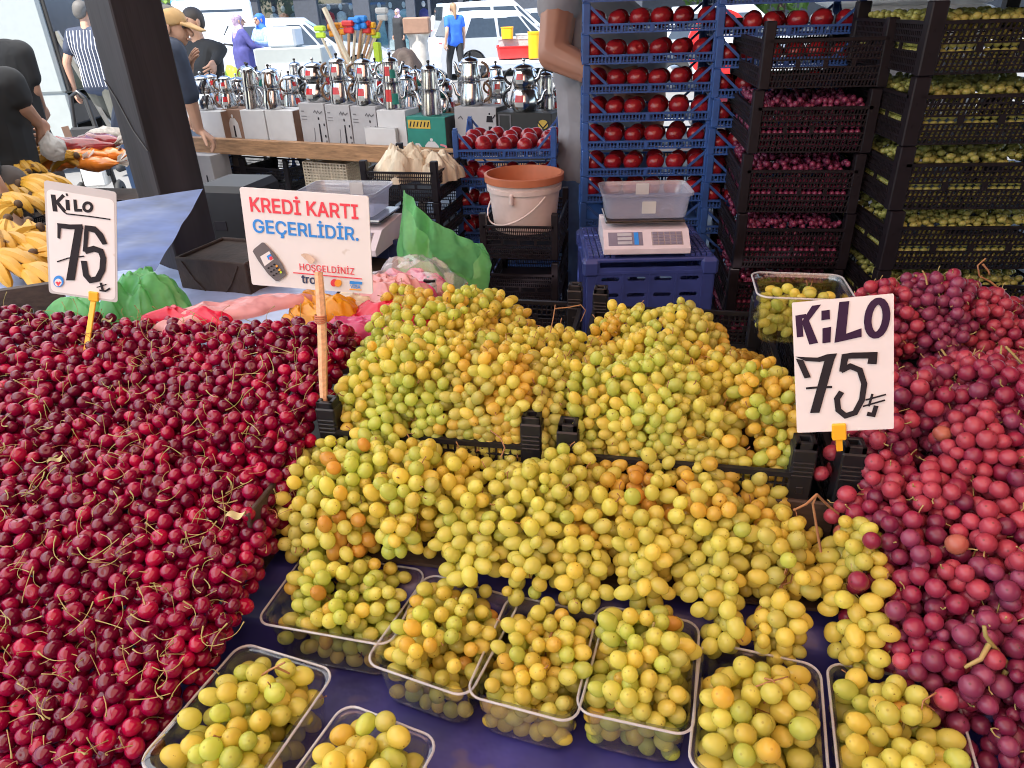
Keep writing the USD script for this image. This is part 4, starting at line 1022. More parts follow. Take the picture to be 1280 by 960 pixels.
def nect(seed):
    r = np.random.default_rng(seed); g = G().ico((0, 0, 0), 1, 3); v, f = g.get(); v = v.copy()
    a = np.arctan2(v[:, 1], v[:, 0]); v *= (1 - .05 * np.exp(-(a / .35) ** 2) * np.sqrt(np.maximum(1 - v[:, 2] ** 2, 0)))[:, None]
    v[:, 2] -= .22 * np.exp(-((v[:, 0] ** 2 + v[:, 1] ** 2) / .06)) * (v[:, 2] > 0); v[:, 2] *= .92
    return v, f
NECT = [nect(i) for i in range(3)]
def fill(M, w, d, n, m, label, r=.0345, z=.013, rows=None):
    for j in range(m if rows is None else rows):
        for i in range(n):
            x = -w / 2 + .045 + (w - .09) * i / (n - 1) + rng.normal(0, .004) + (.012 if j % 2 else -.006); y = -d / 2 + .045 + (d - .09) * j / (m - 1) + rng.normal(0, .004)
            rr = r * rng.uniform(.90, 1.06); v, f = NECT[rng.integers(3)]
            X = (M @ np.array([x, y, z + rr * .92, 1]))[:3]
            obj('nectarine', (v * rr, f), 'nectarine', smooth=True, label=label, cat='nectarine', group=label.replace('glossy red nectarine', 'nectarines'), M=MX(X, RZ(rng.uniform(0, 6.28)) @ RX(rng.normal(0, .5)) @ RZ(rng.uniform(0, 6.28))))
tray0 = None
def put_tray(M, label):
    global tray0
    if tray0 is None: tray0 = tray(M, label)
    else: copy(tray0, M, label)
NUM = ['lowest', 'second', 'third', 'fourth', 'fifth', 'sixth', 'seventh', 'eighth', 'ninth', 'tenth', 'eleventh', 'twelfth', 'thirteenth', 'fourteenth', 'fifteenth', 'sixteenth', 'seventeenth', 'eighteenth', 'nineteenth']
HP = .097
def tray_stack(cx, cy, yaw, n, z0, name, see_from, rows, see_to=99):
    for k in range(n):
        M = MX((cx + rng.normal(0, .002), cy + rng.normal(0, .003), z0 + k * HP), RZ(yaw + rng.normal(0, .006)))
        left = n - 1 - k
        put_tray(M, f'blue slatted fruit tray, {"topmost" if left == 0 else NUM[left] + " from the top"} of the {name}' if left < 19 else f'blue fruit tray low in the {name}')
        if see_from <= k <= see_to: fill(M, .475, .33, 6, 4, f'glossy red nectarine in the {"top" if left == 0 else NUM[left]} tray from the top of the {name}', rows=rows)
mid = (at(722, 150, y=2.72) + at(887, 150, y=2.72)) / 2
mz = at(805, 105, y=2.72)[2]
z0 = mz - .030 - 13 * HP
tray_stack(mid[0] + .03, mid[1] + .165, -math.radians(5), 18, z0, 'tall middle stack', 9, 2, 16)
r3 = at(905, 100, y=2.62)
tray_stack(r3[0] + .24, r3[1] + .19, -math.radians(8), 16, at(960, 33, y=2.65)[2] - .030 - 14 * HP, 'stack behind black crates', 8, 2)
# small stack of four beside the bucket
sl, sr = at(567, 190, y=3.12), at(697, 186, y=3.12)
cx, cy = (sl[0] + sr[0]) / 2 + .02, 3.12 + .165
zt = at(630, 188, y=3.12)[2] - .03
for k in range(9):
    zz = zt - k * .118
    M = MX((cx, cy, zz), RZ(-math.radians(8)), (.92, 1.15, 1.22))
    if zz < -.02: break
    put_tray(M, f'bright blue fruit tray, {"topmost" if k == 0 else NUM[k] + " from the top"} of the short stack behind the bucket')
    if k < 4: fill(MX((cx, cy, zz), RZ(-math.radians(8))), .44, .38, 5, 4, f'glossy red nectarine in the {"top" if k == 0 else NUM[k]} tray of the stack behind the bucket', r=.037, z=.016, rows=4 if k == 0 else 2)

def stack_crate(M, label, w=.42, d=.56, hs=.135, hp=.185, group='black crates stacked behind the display'):
    p = thing('stacked_crate', label, 'crate', M, group)
    obj('floor', G().box((w - .02, d - .02, .004), (0, 0, .006)), 'dark_plastic', p)
    for L, m in sides(w, d, .004):
        g = G(); n = int(L / .0125)
        for (a, b) in ((.006, hs * .44), (hs * .60, hs - .006)):
            lattice(g, L - .05, a, b, n, 3, m, bw=.0042, t=.004, slant=.18)
        for k in range(5): g.add(BOXV * (.014, .005, hs * .18), BOXF, m @ MX(((k - 2) * L * .215, 0, hs * .52)))
        g.add(BOXV * (L - .04, .010, .009), BOXF, m @ MX((0, 0, hs - .003)))
        obj('side_panel', g, 'dark_plastic', p)
    for x in (-1, 1):
        for y in (-1, 1):
            g = G().box((.036, .036, hp - .002), (x * (w / 2 - .017), y * (d / 2 - .017), hp / 2), bev=.003)
            for k in (.3, .62): g.box((.007, .038, .010), (x * (w / 2 - .017), y * (d / 2 - .017), hp * k))
            obj('corner_post', g, 'dark_plastic', p)
    return p
def crate_fill(M, w, d, hs, r, mats, label, name, seed):
    q = np.random.default_rng(seed); g = G(); v, f = ICO[1]
    for j in range(int((d - .05) / (r * 1.8))):
        for i in range(int((w - .05) / (r * 2))):
            x, y = -w / 2 + .03 + i * r * 2 + q.normal(0, r * .3), -d / 2 + .025 + j * r * 1.8 + q.normal(0, r * .3)
            g.add(v * r * q.uniform(.85, 1.1), f, MX((x, y, hs * .92 + q.uniform(0, .028) - .022 * (q.random() < .2))))
    for i in range(int((w - .05) / (r * 2))):          # what shows through the slots
        for zz in np.arange(.02, hs * .85, r * 2): g.add(v * r, f, MX((-w / 2 + .03 + i * r * 2, -d / 2 + .022, zz)))
    for j in range(int((d - .05) / (r * 2))):
        for zz in np.arange(.02, hs * .85, r * 2): g.add(v * r, f, MX((-w / 2 + .022, -d / 2 + .03 + j * r * 2, zz)))
    obj(name, g, mats, smooth=True, label=label, cat='grapes', kind='stuff', M=M)
sc0 = None
def put_crate(M, label):
    global sc0
    if sc0 is None: sc0 = stack_crate(M, label)
    else: copy(sc0, M, label)
# stack of red grapes
dl, dr = at(945, 110, y=2.28), at(1108, 100, y=2.22)
yaw = math.atan2(dr[1] - dl[1], dr[0] - dl[0]) * 0 - math.radians(9)
ex = np.array([math.cos(yaw), math.sin(yaw)]); ey = np.array([-ex[1], ex[0]])
wst = float(np.linalg.norm((dr - dl)[:2]))
ztop = at(1020, 110, y=2.25)[2] - .004           # base of the topmost crate
for k in range(7):
    hp_ = .185
    zz = ztop - k * hp_ * 1.0
    if zz < -.1: break
    cc = dl[:2] + ex * wst / 2 + ey * .28 + np.array([-.004 * k, 0])
    M = MX((cc[0], cc[1], zz), RZ(yaw + rng.normal(0, .01)), (wst / .42, 1, 1))
    put_crate(M, f'{"empty topmost" if k == 0 else "black lattice"} crate, {"on" if k == 0 else NUM[k] + " from the top of"} the middle red grape stack')
    if k: crate_fill(M, .42, .56, .135, .0100, 'grape_dusk', f'small red grapes filling the {NUM[k]} crate from the top of the middle black stack', 'red_grapes', 50 + k)
# stack of white grapes at the right edge
dl = at(1135, 170, y=2.02)
yaw = -math.radians(6); ex = np.array([math.cos(yaw), math.sin(yaw)]); ey = np.array([-ex[1], ex[0]])
zt = at(1200, 116, y=2.02)[2]                      # rim of the second crate seen
for k in range(-2, 6):
    zz = zt - .135 - .178 * k
    if zz < -.1: break
    cc = dl[:2] + ex * (.235 + .004 * k) + ey * .28
    M = MX((cc[0], cc[1], zz), RZ(yaw + rng.normal(0, .012)), (.49 / .42, 1, .178 / .185))
    put_crate(M, f'black lattice crate of white grapes, {"topmost" if k == -2 else NUM[k + 2] + " from the top"} at the right edge')
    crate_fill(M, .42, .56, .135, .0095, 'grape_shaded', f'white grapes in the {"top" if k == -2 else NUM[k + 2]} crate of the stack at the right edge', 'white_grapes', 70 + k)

# ---- solid blue crate upside down, with the scale on it
bl, br = at(733, 325, y=1.98), at(900, 322, y=1.98)
cw = np.linalg.norm(br - bl); yaw = math.atan2((br - bl)[1], (br - bl)[0]) - math.radians(2); zc = at(815, 322, y=1.98)[2]
cc = (bl + br) / 2 + np.array([0, .17, 0])
M = MX((cc[0], cc[1], zc - .26), RZ(yaw))
p = thing('blue_crate', 'solid indigo blue crate turned upside down, carrying the weighing scale', 'crate', M)
hh, dd = .26, .34
def slotwall(L, H, t, cols, rows_):
    pl = Polygon([(-L / 2, 0), (L / 2, 0), (L / 2, H), (-L / 2, H)])
    for i in range(cols):
        for j in rows_:
            x = (i - (cols - 1) / 2) * L * .84 / cols
            pl = pl.difference(LineString([(x - L * .055, j), (x + L * .055, j)]).buffer(.0065))
    return G().prism(pl, t, None)
for L, m in sides(cw * .95, dd * .95, 0):
    g = G(); v, f = slotwall(L, hh - .03, .006, 4, (.085, .145, .195)).get()
    g.add(v @ RX(PI / 2).T, f, m)
    for k in range(5): g.add(BOXV * (.006, .016, hh - .05), BOXF, m @ MX(((k - 2) * L * .21, 0, (hh - .05) / 2)))
    g.add(BOXV * (L + .01, .018, .008), BOXF, m @ MX((0, 0, hh - .045)))
    obj('side_panel', g, 'indigo_plastic', p)
g = G().box((cw * .97, dd * .97, .012), (0, 0, hh - .010), bev=.003); obj('base', g, 'indigo_plastic', p)
for s in (-1, 1):
    g = G()
    for i in range(5):
        for j in range(12): g.box((.013, .020, .010), (s * (cw / 2 - .022 - i * .016), -dd / 2 + .03 + j * .0255, hh - .001), bev=.001)
    obj('grip_strip', g, 'indigo_plastic', p)
    for t_ in (-1, 1): obj('corner', G().box((.05, .05, .05), (s * (cw / 2 - .022), t_ * (dd / 2 - .022), hh - .032), bev=.008), 'indigo_plastic', p)

def scale_at(M, label):
    p = thing('weighing_scale', label, 'scale', M)
    g = G()                                           # wedge body with a sloping front panel
    prof = [(-.145, .006), (-.145, .022), (-.075, .070), (.12, .078), (.13, .070), (.13, .006)]
    pl = Polygon(prof).buffer(.004)
    m = MX((-.155, 0, 0), np.column_stack([(0, 1, 0), (0, 0, 1), (1, 0, 0)]).astype(float))
    g.prism(pl, .31, m); obj('body', g, 'scale_body', p, smooth=25)
    s = math.atan2(.048, .070)
    PM = MX((0, -.110, .0475), RX(s))
    dsp = obj('display', G().add(*G().box((.125, .062, .003), (-.075, 0, .0022), bev=.001).get(), PM), 'scale_panel', p)
    for j in range(3): obj('readout', G().add(*G().box((.052, .0125, .002), (-.078, .019 - .019 * j, .0042)).get(), PM), 'scale_lcd', dsp)
    obj('label_strip', G().add(*G().box((.016, .056, .002), (-.036, 0, .0042)).get(), PM), 'ink_blue', dsp)
    kpd = obj('keypad', G().add(*G().box((.112, .062, .003), (.075, 0, .0022), bev=.001).get(), PM), 'scale_key', p)
    for j in range(4):
        for i in range(5): obj('key', G().add(*G().box((.0175, .0115, .004), (.075 + (i - 2) * .0215, (j - 1.5) * .0148, .0045), bev=.001).get(), PM), 'scale_panel', kpd)
    for x in (-.10, .10): obj('foot', G().box((.03, .03, .02), (x, .03, .086), bev=.002), 'steel', p)
    obj('pan', G().box((.29, .20, .010), (0, .035, .098), bev=.003), 'steel_dark', p)
    return p
def clear_box(M, label, w=.33, d=.22, h=.095):
    p = thing('plastic_box', label, 'container', M)
    wb, db = w * .88, d * .86; t = .0015
    spec = [(wb - .03, db - .03, 0), (wb, db, .004)] + [(wb + (w - .02 - wb) * k / 4, db + (d - .02 - db) * k / 4, .004 + (h - .018) * k / 4) for k in range(1, 5)]
    spec += [(w - .008, d - .008, h - .012), (w, d, h - .010), (w + .002, d + .002, h), (w - .004, d - .004, h), (w - .012, d - .012, h - .008)]
    spec += [(wb + (w - .02 - wb) * k / 4 - 2 * t, db + (d - .02 - db) * k / 4 - 2 * t, .004 + t + (h - .018) * k / 4) for k in range(3, -1, -1)]
    obj('tub', G().loft(rings(spec, .03), True, True), 'frosted_plastic', p, smooth=40)
    f = (.052, .004, 0)
    for y, zz in ((-(db + d) / 4 - .0015, h * .45), ((db + d) / 4 - .006, h * .66)): obj('sticker', G().prism(Polygon([(-.022, -.016), (.022, -.016), (.022, .022), (-.022, .022)]).buffer(.003), .001, MX((.004, y, zz), RX(PI / 2))), 'bag_white', p)
    return p
sc = at(815, 312, y=1.93); so = MX((sc[0] + .01, cc[1] - .035, zc + .006), RZ(yaw - .02))
so = so @ MX((-.005, -.01, 0), None, .80)
scale_at(so, 'pale pinkish electronic scale on the upside down blue crate')
clear_box(so @ MX((.005, .035, .106)), 'empty clear plastic box on the scale pan on the blue crate')
# second scale behind the payment sign
s2 = at(432, 290, y=2.15); M2 = MX((s2[0] + .0, 2.22, at(440, 306, y=2.1)[2] - .03), RZ(-math.radians(14)), .88)
scale_at(M2, 'weighing scale mostly hidden behind the payment sign')
clear_box(M2 @ MX((-.02, .035, .106), RZ(.03)), 'clear plastic box standing above the payment sign', w=.30, d=.22, h=.085)
M3 = MX((at(470, 300, y=2.25)[0] - .02, 2.36, at(480, 300, y=2.2)[2] - .20), RZ(-math.radians(20)), (.8, .8, 1))
p = thing('navy_crate', 'dark navy plastic crate between the payment sign and the green bag', 'crate', M3)
for L, m in sides(.40, .30, 0):
    g = G(); g.add(BOXV * (L, .006, .19), BOXF, m @ MX((0, 0, .095)))
    for k in range(9): g.add(BOXV * (.005, .014, .17), BOXF, m @ MX(((k - 4) * L * .115, 0, .09)))
    g.add(BOXV * (L + .012, .022, .014), BOXF, m @ MX((0, 0, .193))); obj('side_panel', g, 'navy_plastic', p)
obj('lid', G().box((.395, .295, .008), (0, 0, .182)), 'navy_plastic', p)

# ---- bucket on two small black crates
b0, b1 = at(604, 290, y=2.30), at(703, 288, y=2.30); wb = np.linalg.norm((b1 - b0)[:2]); cx = (b0[0] + b1[0]) / 2
zr = at(650, 283, y=2.30)[2]; yw = -math.radians(10)
for k, lab in ((0, 'small black crate directly under the terracotta rimmed bucket'), (1, 'small black crate second below the bucket'), (2, 'small black crate third below the bucket')):
    M = MX((cx + .02, 2.30 + .20, zr - .115 - .165 * k), RZ(yw), (wb / .42, .40 / .56, .84))
    copy(sc0, M, lab, 'small crates under the bucket')
M = MX((cx + .012, 2.30 + .155, zr - .045), RZ(.3))
p = thing('bucket', 'pale plastic bucket with an orange-brown inside and rim, on small black crates', 'bucket', M)
Rb, Hb = .130, .185
obj('bucket_body', G().lathe([(0.001, 0), (Rb * .80, 0), (Rb * .82, .006), (Rb * .93, Hb * .72), (Rb * .975, Hb * .72), (Rb * .985, Hb * .80), (Rb * .955, Hb * .80), (Rb * .97, Hb * .88)], 40), 'bucket_white', p, smooth=35)
obj('inner_bucket', G().lathe([(Rb * .985, Hb * .87), (Rb * 1.03, Hb * .88), (Rb * 1.04, Hb), (Rb * .97, Hb * 1.01), (Rb * .95, Hb * .9), (Rb * .80, .02), (0.001, .018)], 40), 'terracotta', p, smooth=35)
g = G(); a = np.linspace(-.15, PI + .15, 16)
g.tube(np.column_stack([Rb * .99 * np.cos(a), -.02 - Rb * .95 * np.sin(a) * .85, Hb * .62 - .085 * np.sin(a)]), .003, 6); obj('bail', g, 'bucket_white', p, smooth=True, M=MX((0, 0, 0), RZ(-1.3)))
obj('ear', G().box((.02, .012, .035), (-Rb * .97, 0, Hb * .66), bev=.003), 'bucket_white', p, M=MX((0, 0, 0), RZ(.9)))

# ---- dark crate with beige sacks
q0, q1 = at(455, 235, y=2.85), at(556, 232, y=2.85); zz = at(505, 216, y=2.85)[2]
ws = np.linalg.norm((q1 - q0)[:2]); M = MX(((q0[0] + q1[0]) / 2 + .03, 2.85 + .21, zz - .115), RZ(-math.radians(14)), (ws / .42, .75, .86))
copy(sc0, M, 'dark crate with folded beige sacks beside the green bag', 'crates behind the payment sign')
for k in (1, 2): copy(sc0, M @ MX((0, 0, -.185 * k)), f'dark crate, {"first" if k == 1 else "second"} under the crate of beige sacks', 'crates behind the payment sign')
def crumple(v, seed, amp, fr):
    n = meshkit.fbm(v * fr + 10, 3, seed); n2 = 1 - np.abs(2 * meshkit.fbm(v * fr * .8 + 3, 3, seed + 9) - 1)
    return v * (1 + amp * (n - .5) + amp * .9 * (n2 - .7))[:, None]
def blob(loc, size, seed, m, name, label, cat, amp=.5, fr=1.9, k=4, R=None):
    v, f = ICO[k]; v = crumple(v, seed, amp, fr) * np.asarray(size)
    return obj(name, (v, f), m, smooth=True, label=label, cat=cat, M=MX(loc, R))
sx = M[:3, 3]
SACK = sx.copy()

# ---- green carrier bag standing open behind the grapes
gb = at(556, 365, y=1.95)
A = lambda u, v, y: at(u, v, y=y)
def gbag(u, v):
    th = u * 2 * PI                                    # u round the bag, v from the bottom to the mouth
    c0 = at(557, 368, y=1.88); rx, ry = .112, .085
    lip = np.interp(np.mod(th / (2 * PI), 1), [0, .12, .30, .42, .5, .62, .75, .88, 1], [.15, .14, .20, .27, .305, .24, .13, .07, .15])
    fl = .80 + .26 * np.sin(PI * np.clip(v * .85 + .05, 0, 1)) - .35 * np.clip(v - .55, 0, 1) * (np.cos(th) < -.3)
    n = meshkit.fbm(np.stack([np.cos(th) * 1.4 + 4, np.sin(th) * 1.4 + 4, v * 1.3], -1), 3, 5) - .5
    rg = 1 - np.abs(2 * meshkit.fbm(np.stack([np.cos(th) * 2.3 + 9, np.sin(th) * 2.3 + 2, v * 2.2 + .8 * th], -1), 2, 15) - 1)
    fold = .07 * n + .035 * (rg - .6)
    lean = -.075 * v * np.clip(-np.cos(th), 0, 1)
    x = c0[0] + (rx * fl + fold) * np.cos(th) * (1 - .25 * v * (np.cos(th) < 0)) + lean * .2
    y = c0[1] + (ry * fl + fold) * np.sin(th)
    z = c0[2] - .03 + v * (lip + .02) + .012 * n
    return np.stack([x, y, z], -1)
obj('carrier_bag', G().grid(gbag, 90, 36), 'bag_green', smooth=True, label='light green carrier bag standing open beside the small black crates', cat='bag')
# ---- heap of coloured plastic bags behind the cherries
def pb(u, v, y, size, seed, m, label, amp=.6, yaw=None):
    """a crumpled thin bag: a low heap of sharp folds that run out to a ragged hem"""
    X = at(u, v, y=y); q = np.random.default_rng(seed); ph = q.uniform(0, 6.28, 4); ya = q.uniform(-.5, .5) if yaw is None else yaw
    def f(u_, v_):
        th = u_ * 2 * PI; rr = v_
        edge = 1 + .16 * np.sin(3 * th + ph[0]) + .10 * np.sin(7 * th + ph[1])
        x, y_ = size[0] * rr * edge * np.cos(th), size[1] * rr * edge * np.sin(th)
        w = np.stack([x * 9 + seed, y_ * 16 + .4 * x * 9, rr * 0 + seed], -1)
        n1 = 1 - np.abs(2 * meshkit.fbm(w, 2, seed) - 1) ; n2 = 1 - np.abs(2 * meshkit.fbm(w * 2.7 + 5, 2, seed + 3) - 1); n3 = meshkit.noise(w * 7, seed + 5)
        h = np.sqrt(np.maximum(1 - rr ** 2, 0))
        z = size[2] * h * (.35 + .75 * n1 + .45 * (n2 - .5)) + size[2] * .10 * (n3 - .5) * (rr < .98)
        x, y_ = x + .02 * (n2 - .5), y_ + .012 * (n1 - .5)
        return np.stack([x * math.cos(ya) - y_ * math.sin(ya), x * math.sin(ya) + y_ * math.cos(ya), z], -1)
    obj('plastic_bag', G().grid(f, 150, 46), m, smooth=True, label=label, cat='plastic bag', M=MX(X - [0, 0, size[2] * .5]))
pb(395, 384, 1.52, (.085, .08, .055), 11, 'bag_orange', 'crumpled orange plastic bag under the payment sign')
pb(432, 384, 1.56, (.06, .06, .05), 12, 'bag_cream', 'crumpled cream plastic bag beside the orange bag')
pb(486, 372, 1.60, (.125, .08, .075), 13, 'bag_rose', 'pale rose plastic bag with folds, on top of the pink bags')
pb(492, 396, 1.50, (.115, .08, .055), 14, 'bag_red', 'hot red plastic bag beneath the rose one')
pb(468, 402, 1.44, (.10, .06, .045), 15, 'bag_pink', 'bright pink plastic bag lying against the grape crate')
pb(512, 350, 1.74, (.13, .08, .085), 16, 'clear_bag', 'clear plastic bag at the back of the bag heap')
pb(512, 356, 1.72, (.10, .06, .06), 17, 'bag_pink', 'pink bag inside the clear bag at the back')
pb(285, 386, 1.47, (.16, .05, .03), 18, 'bag_rose', 'long salmon plastic bag edge behind the cherries')
pb(228, 394, 1.43, (.10, .03, .03), 19, 'bag_red', 'thin red plastic bag edge behind the cherries')
pb(172, 372, 1.60, (.10, .09, .10), 20, 'bag_green', 'crumpled bright green plastic bag behind the left price card', yaw=0)
pb(90, 384, 1.56, (.06, .05, .04), 22, 'bag_green', 'pale green plastic bag left of the yellow stick')
pb(505, 205, 2.98, (.13, .10, .11), 3, 'sack', 'striped beige sacks folded in the dark crate', yaw=.1)
pb(545, 208, 2.98, (.09, .09, .10), 4, 'sack', 'smaller beige sack bunched at the right of the dark crate', yaw=-.3)
# pale blue sheet behind the cherries, blue tarp on a slanted board
def psheet(u, v):
    x = -1.75 + 1.28 * u; y = 1.44 + 1.0 * v
    n = meshkit.fbm(np.stack([x * 4, y * 7, x * 0], -1), 3, 6) - .5
    return np.stack([x, y - .1 * u, .935 + .03 * n - .02 * v], -1)
obj('pale_sheet', G().grid(psheet, 60, 40), 'sheet_pale', smooth=True, label='pale blue plastic sheet on the bench behind the cherries', cat='sheet')
t = thing('side_bench', 'bench behind the cherries under the pale blue sheet', 'bench', MX((-1.0, 1.95, 0)))
obj('top', G().box((1.5, .98, .03), (0, 0, .88)), 'wood_dark', t)
for x in (-.65, .65):
    for y in (-.4, .4): obj('leg', G().box((.05, .05, .865), (x, y, .4325)), 'wood_dark', t)
q = [at(140, 253, y=1.94), at(254, 237, y=1.90), at(140, 338, y=1.68), at(194, 338, y=1.68)]
def tarp(u, v):
    u_, v_ = u[..., None], v[..., None]
    X = (q[0] * (1 - u_) + q[1] * u_) * (1 - v_) + (q[2] * (1 - u_) + q[3] * u_) * v_
    n = np.sin(v * 17 + 2.2 * np.sin(u * 3)) * .5 + meshkit.fbm(np.stack([u * 3, v * 9, u * 0], -1), 3, 4) - .5
    X[..., 2] += .004 * n
    return X
obj('blue_tarp', G().grid(tarp, 40, 60), 'tarp_blue', smooth=True, label='shiny wrinkled blue tarp over a slanted board beside the dark post', cat='tarp')
# dark board at the back of the cherries on the left
e0, e1 = at(-60, 392, z=1.0), at(75, 372, z=1.0)
p = obj('dark_board', G().bar(e0 + [0, .02, .0], e1 + [0, .02, .0], .02, .07), 'wood_dark', label='dark board edging the cherry heap at the far left', cat='board')
# rusty dark box and the post
pbx = at(255, 335, y=1.86)
M = MX((pbx[0] + .045, 1.97, .885), RZ(-.35), (.78, .8, 1))
p = thing('rusty_bin', 'dark rusty metal box around the foot of the post', 'box', M)
for s, (sz, c_) in enumerate((((.30, .012, .13), (0, -.12, .065)), ((.30, .012, .13), (0, .12, .065)), ((.012, .228, .13), (-.144, 0, .065)), ((.012, .228, .13), (.144, 0, .065)))): obj('side', G().box(sz, c_, bev=.003), 'rusty', p)
g = G()
for a0 in (-1, 1): g.tube([(a0 * .02, -.128, .02), (a0 * .08, -.129, .07), (a0 * .12, -.128, .12)], .002, 5)
obj('rim', g, 'rusty', p)
obj('lid', G().box((.276, .23, .008), (0, 0, .118)), 'rusty', p)
pc = at(201, 235, y=2.12); yawp = math.radians(-39)
M = MX((pc[0] - .005, pc[1] + .07, 0), RZ(yawp))
p = thing('awning_post', 'thick square dark post leaning through the left of the picture', 'post', M)
g = G().box((.142, .142, 2.5), (0, 0, 1.25), bev=.004); obj('shaft', g, 'post_paint', p)
g = G()
g.tube([(-.0725, -.0725, 1.45), (-.030, -.0728, 1.40), (.02, -.0728, 1.32), (.0725, -.0725, 1.27)], .0018, 5)
obj('wire', g, 'bakelite', p)
# ================================================================ TEAPOT STALL behind
TL_, TR_ = at(262, 172, z=.87), at(562, 186, z=.87)
tex = (TR_ - TL_); tex[2] = 0; tex /= np.linalg.norm(tex); tey = np.array([-tex[1], tex[0], 0])
TYAW = math.atan2(tex[1], tex[0])
def tb(u, v, off): return on_plane(u, v, TL_ + tey * off, tey)
def tx(u, v, off): return np.dot(tb(u, v, off) - TL_, tex)
p = thing('market_table', 'long trestle table of teapots with a rough brown plank along its front', 'table', MX((TL_[0], TL_[1], 0), RZ(TYAW)))
Lp = tx(562, 186, 0)
for k in range(6): obj('table_board', G().box((3.4, .155, .022), (1.15, .10 + .16 * k, .775), bev=.002), 'wood_plank', p)
obj('front_plank', G().box((Lp + .6, .045, .10), (Lp / 2 - .15, 0, .82), bev=.004), 'wood_plank', p)
for x in (.1, 1.6, 2.6):
    obj('trestle_leg', G().bar((x - .12, .1, 0), (x, .12, .76), .05, .03), 'wood_dark', p); obj('trestle_leg', G().bar((x + .12, .8, 0), (x, .75, .76), .05, .03), 'wood_dark', p)
def carton(u0, u1, vt, off, m, label, prints=(), depth=.17, rot=0.0, zb=.787, m2=None):
    a, b = tb(u0, vt, off), tb(u1, vt, off)
    w = np.linalg.norm((b - a)[:2]); c = (a + b) / 2; h = c[2] - zb
    yaw = TYAW + rot
    M = MX((c[0] - math.sin(yaw) * depth / 2, c[1] + math.cos(yaw) * depth / 2, zb), RZ(yaw))
    p = thing('carton', label, 'box', M)
    bb = obj('box_body', G().box((w * .985, depth, h), (0, 0, h / 2), bev=.002), m, p)
    g = G(); g.box((w * .97, .004, .0015), (0, -.01, h + .0007)); obj('flap_seam', g, 'print_grey', bb)
    if m2: obj('side_print', G().box((.0015, depth * .96, h * .97), (w * .4925 + .0007, 0, h / 2)), m2, bb)
    k = 0
    for name, poly, mm in prints:
        k += 1
        q = affinity.scale(poly, w, h, origin=(0, 0))
        obj(name, G().prism(q, .0006, MX((0, -depth / 2 - .0006 - .0002 * k, 0), RX(PI / 2))), mm, bb)
    return M, w, h, p
def ls(pts, w): return LineString(pts).buffer(w)
def kettle_print():                                 # slim drawn kettle, as on the grey cartons
    return [('printed_kettle', union(ls([(.20, .05), (.24, .55)], .012), ls([(-.08, .18), (0, .30), (.02, .50)], .012), ls([(-.16, .10), (-.05, .15)], .012)), 'print_grey'),
            ('printed_bar', Polygon([(.20, .05), (.27, .05), (.26, .60), (.21, .60)]), 'ink'), ('printed_bar', union(Point(.235, .70).buffer(.03), Point(.42, .58).buffer(.028), Point(.42, .35).buffer(.03), ls([(.38, .1), (.44, .25)], .02)), 'ink'),
            ('printed_script', union(ls([(.08, .82), (.14, .86), (.18, .80), (.24, .85), (.30, .80), (.40, .84)], .012), ls([(-.40, .84), (-.30, .84)], .01), ls([(-.42, .74), (-.22, .74)], .006), ls([(-.42, .68), (-.22, .68)], .006)), 'print_grey')]
def pot_print(cx, cy, s, mm='box_white'):
    body = Polygon([(cx - s * .5, cy), (cx - s * .42, cy + s * .7), (cx - s * .2, cy + s * .95), (cx + s * .2, cy + s * .95), (cx + s * .42, cy + s * .7), (cx + s * .5, cy)])
    return [('printed_pot', union(body, ls([(cx - s * .45, cy + s * .25), (cx - s * .8, cy + s * .75), (cx - s * .95, cy + s * .75)], s * .07), Point(cx, cy + s * 1.05).buffer(s * .09)), mm),
            ('printed_shade', Polygon([(cx - s * .07, cy + .02), (cx + s * .1, cy + .02), (cx + s * .08, cy + s * .6), (cx - s * .05, cy + s * .6)]), 'ink')]
cartons = {}
cartons['a'] = carton(243, 275, 139, .10, 'box_white', 'white carton at the left end of the teapot table next to the post', m2='box_brown')
cartons['b'] = carton(276, 301, 137, .16, 'box_brown', 'brown carton with a white printed pot, left end of the teapot table', pot_print(0, .25, .55))
cartons['c'] = carton(299, 329, 138, .10, 'box_white', 'plain white carton, left one of the low white pair on the plank')
cartons['d'] = carton(330, 365, 138, .10, 'box_white', 'plain white carton, right one of the low white pair on the plank', m2='box_brown')
for k, (a, b, v, n) in enumerate(((372, 404, 129, 'left'), (405, 436, 131, 'middle'), (437, 469, 133, 'right'))):
    cartons['e%d' % k] = carton(a, b, v, .10, 'box_grey', f'grey carton with a drawn kettle, {n} one of three on the plank', kettle_print())
cartons['f'] = carton(470, 506, 138, .10, 'box_white', 'blank pale carton right of the three grey kettle cartons')
cartons['g'] = carton(455, 494, 160, .062, 'box_white', 'small low white box standing on the plank in front of the blank carton', depth=.03)
cartons['h'] = carton(507, 556, 146, .10, 'box_green', 'green carton with a printed teapot and yellow title', pot_print(.12, .02, .42) + [
    ('title_plate', Polygon([(-.45, .72), (.12, .72), (.12, .92), (-.45, .92)]), 'print_gold'), ('title_script', union(*[ls([(-.40 + .09 * i, .77), (-.37 + .09 * i, .87)], .016) for i in range(6)]), 'ink'),
    ('printed_handle', ls([(.36, .35), (.48, .32), (.50, .08)], .025), 'print_pink'), ('small_script', ls([(-.45, .25), (-.36, .30), (-.30, .24), (-.22, .28)], .014), 'box_white'), ('small_print', ls([(-.42, .10), (-.30, .10)], .02), 'print_gold')], m2='box_black')
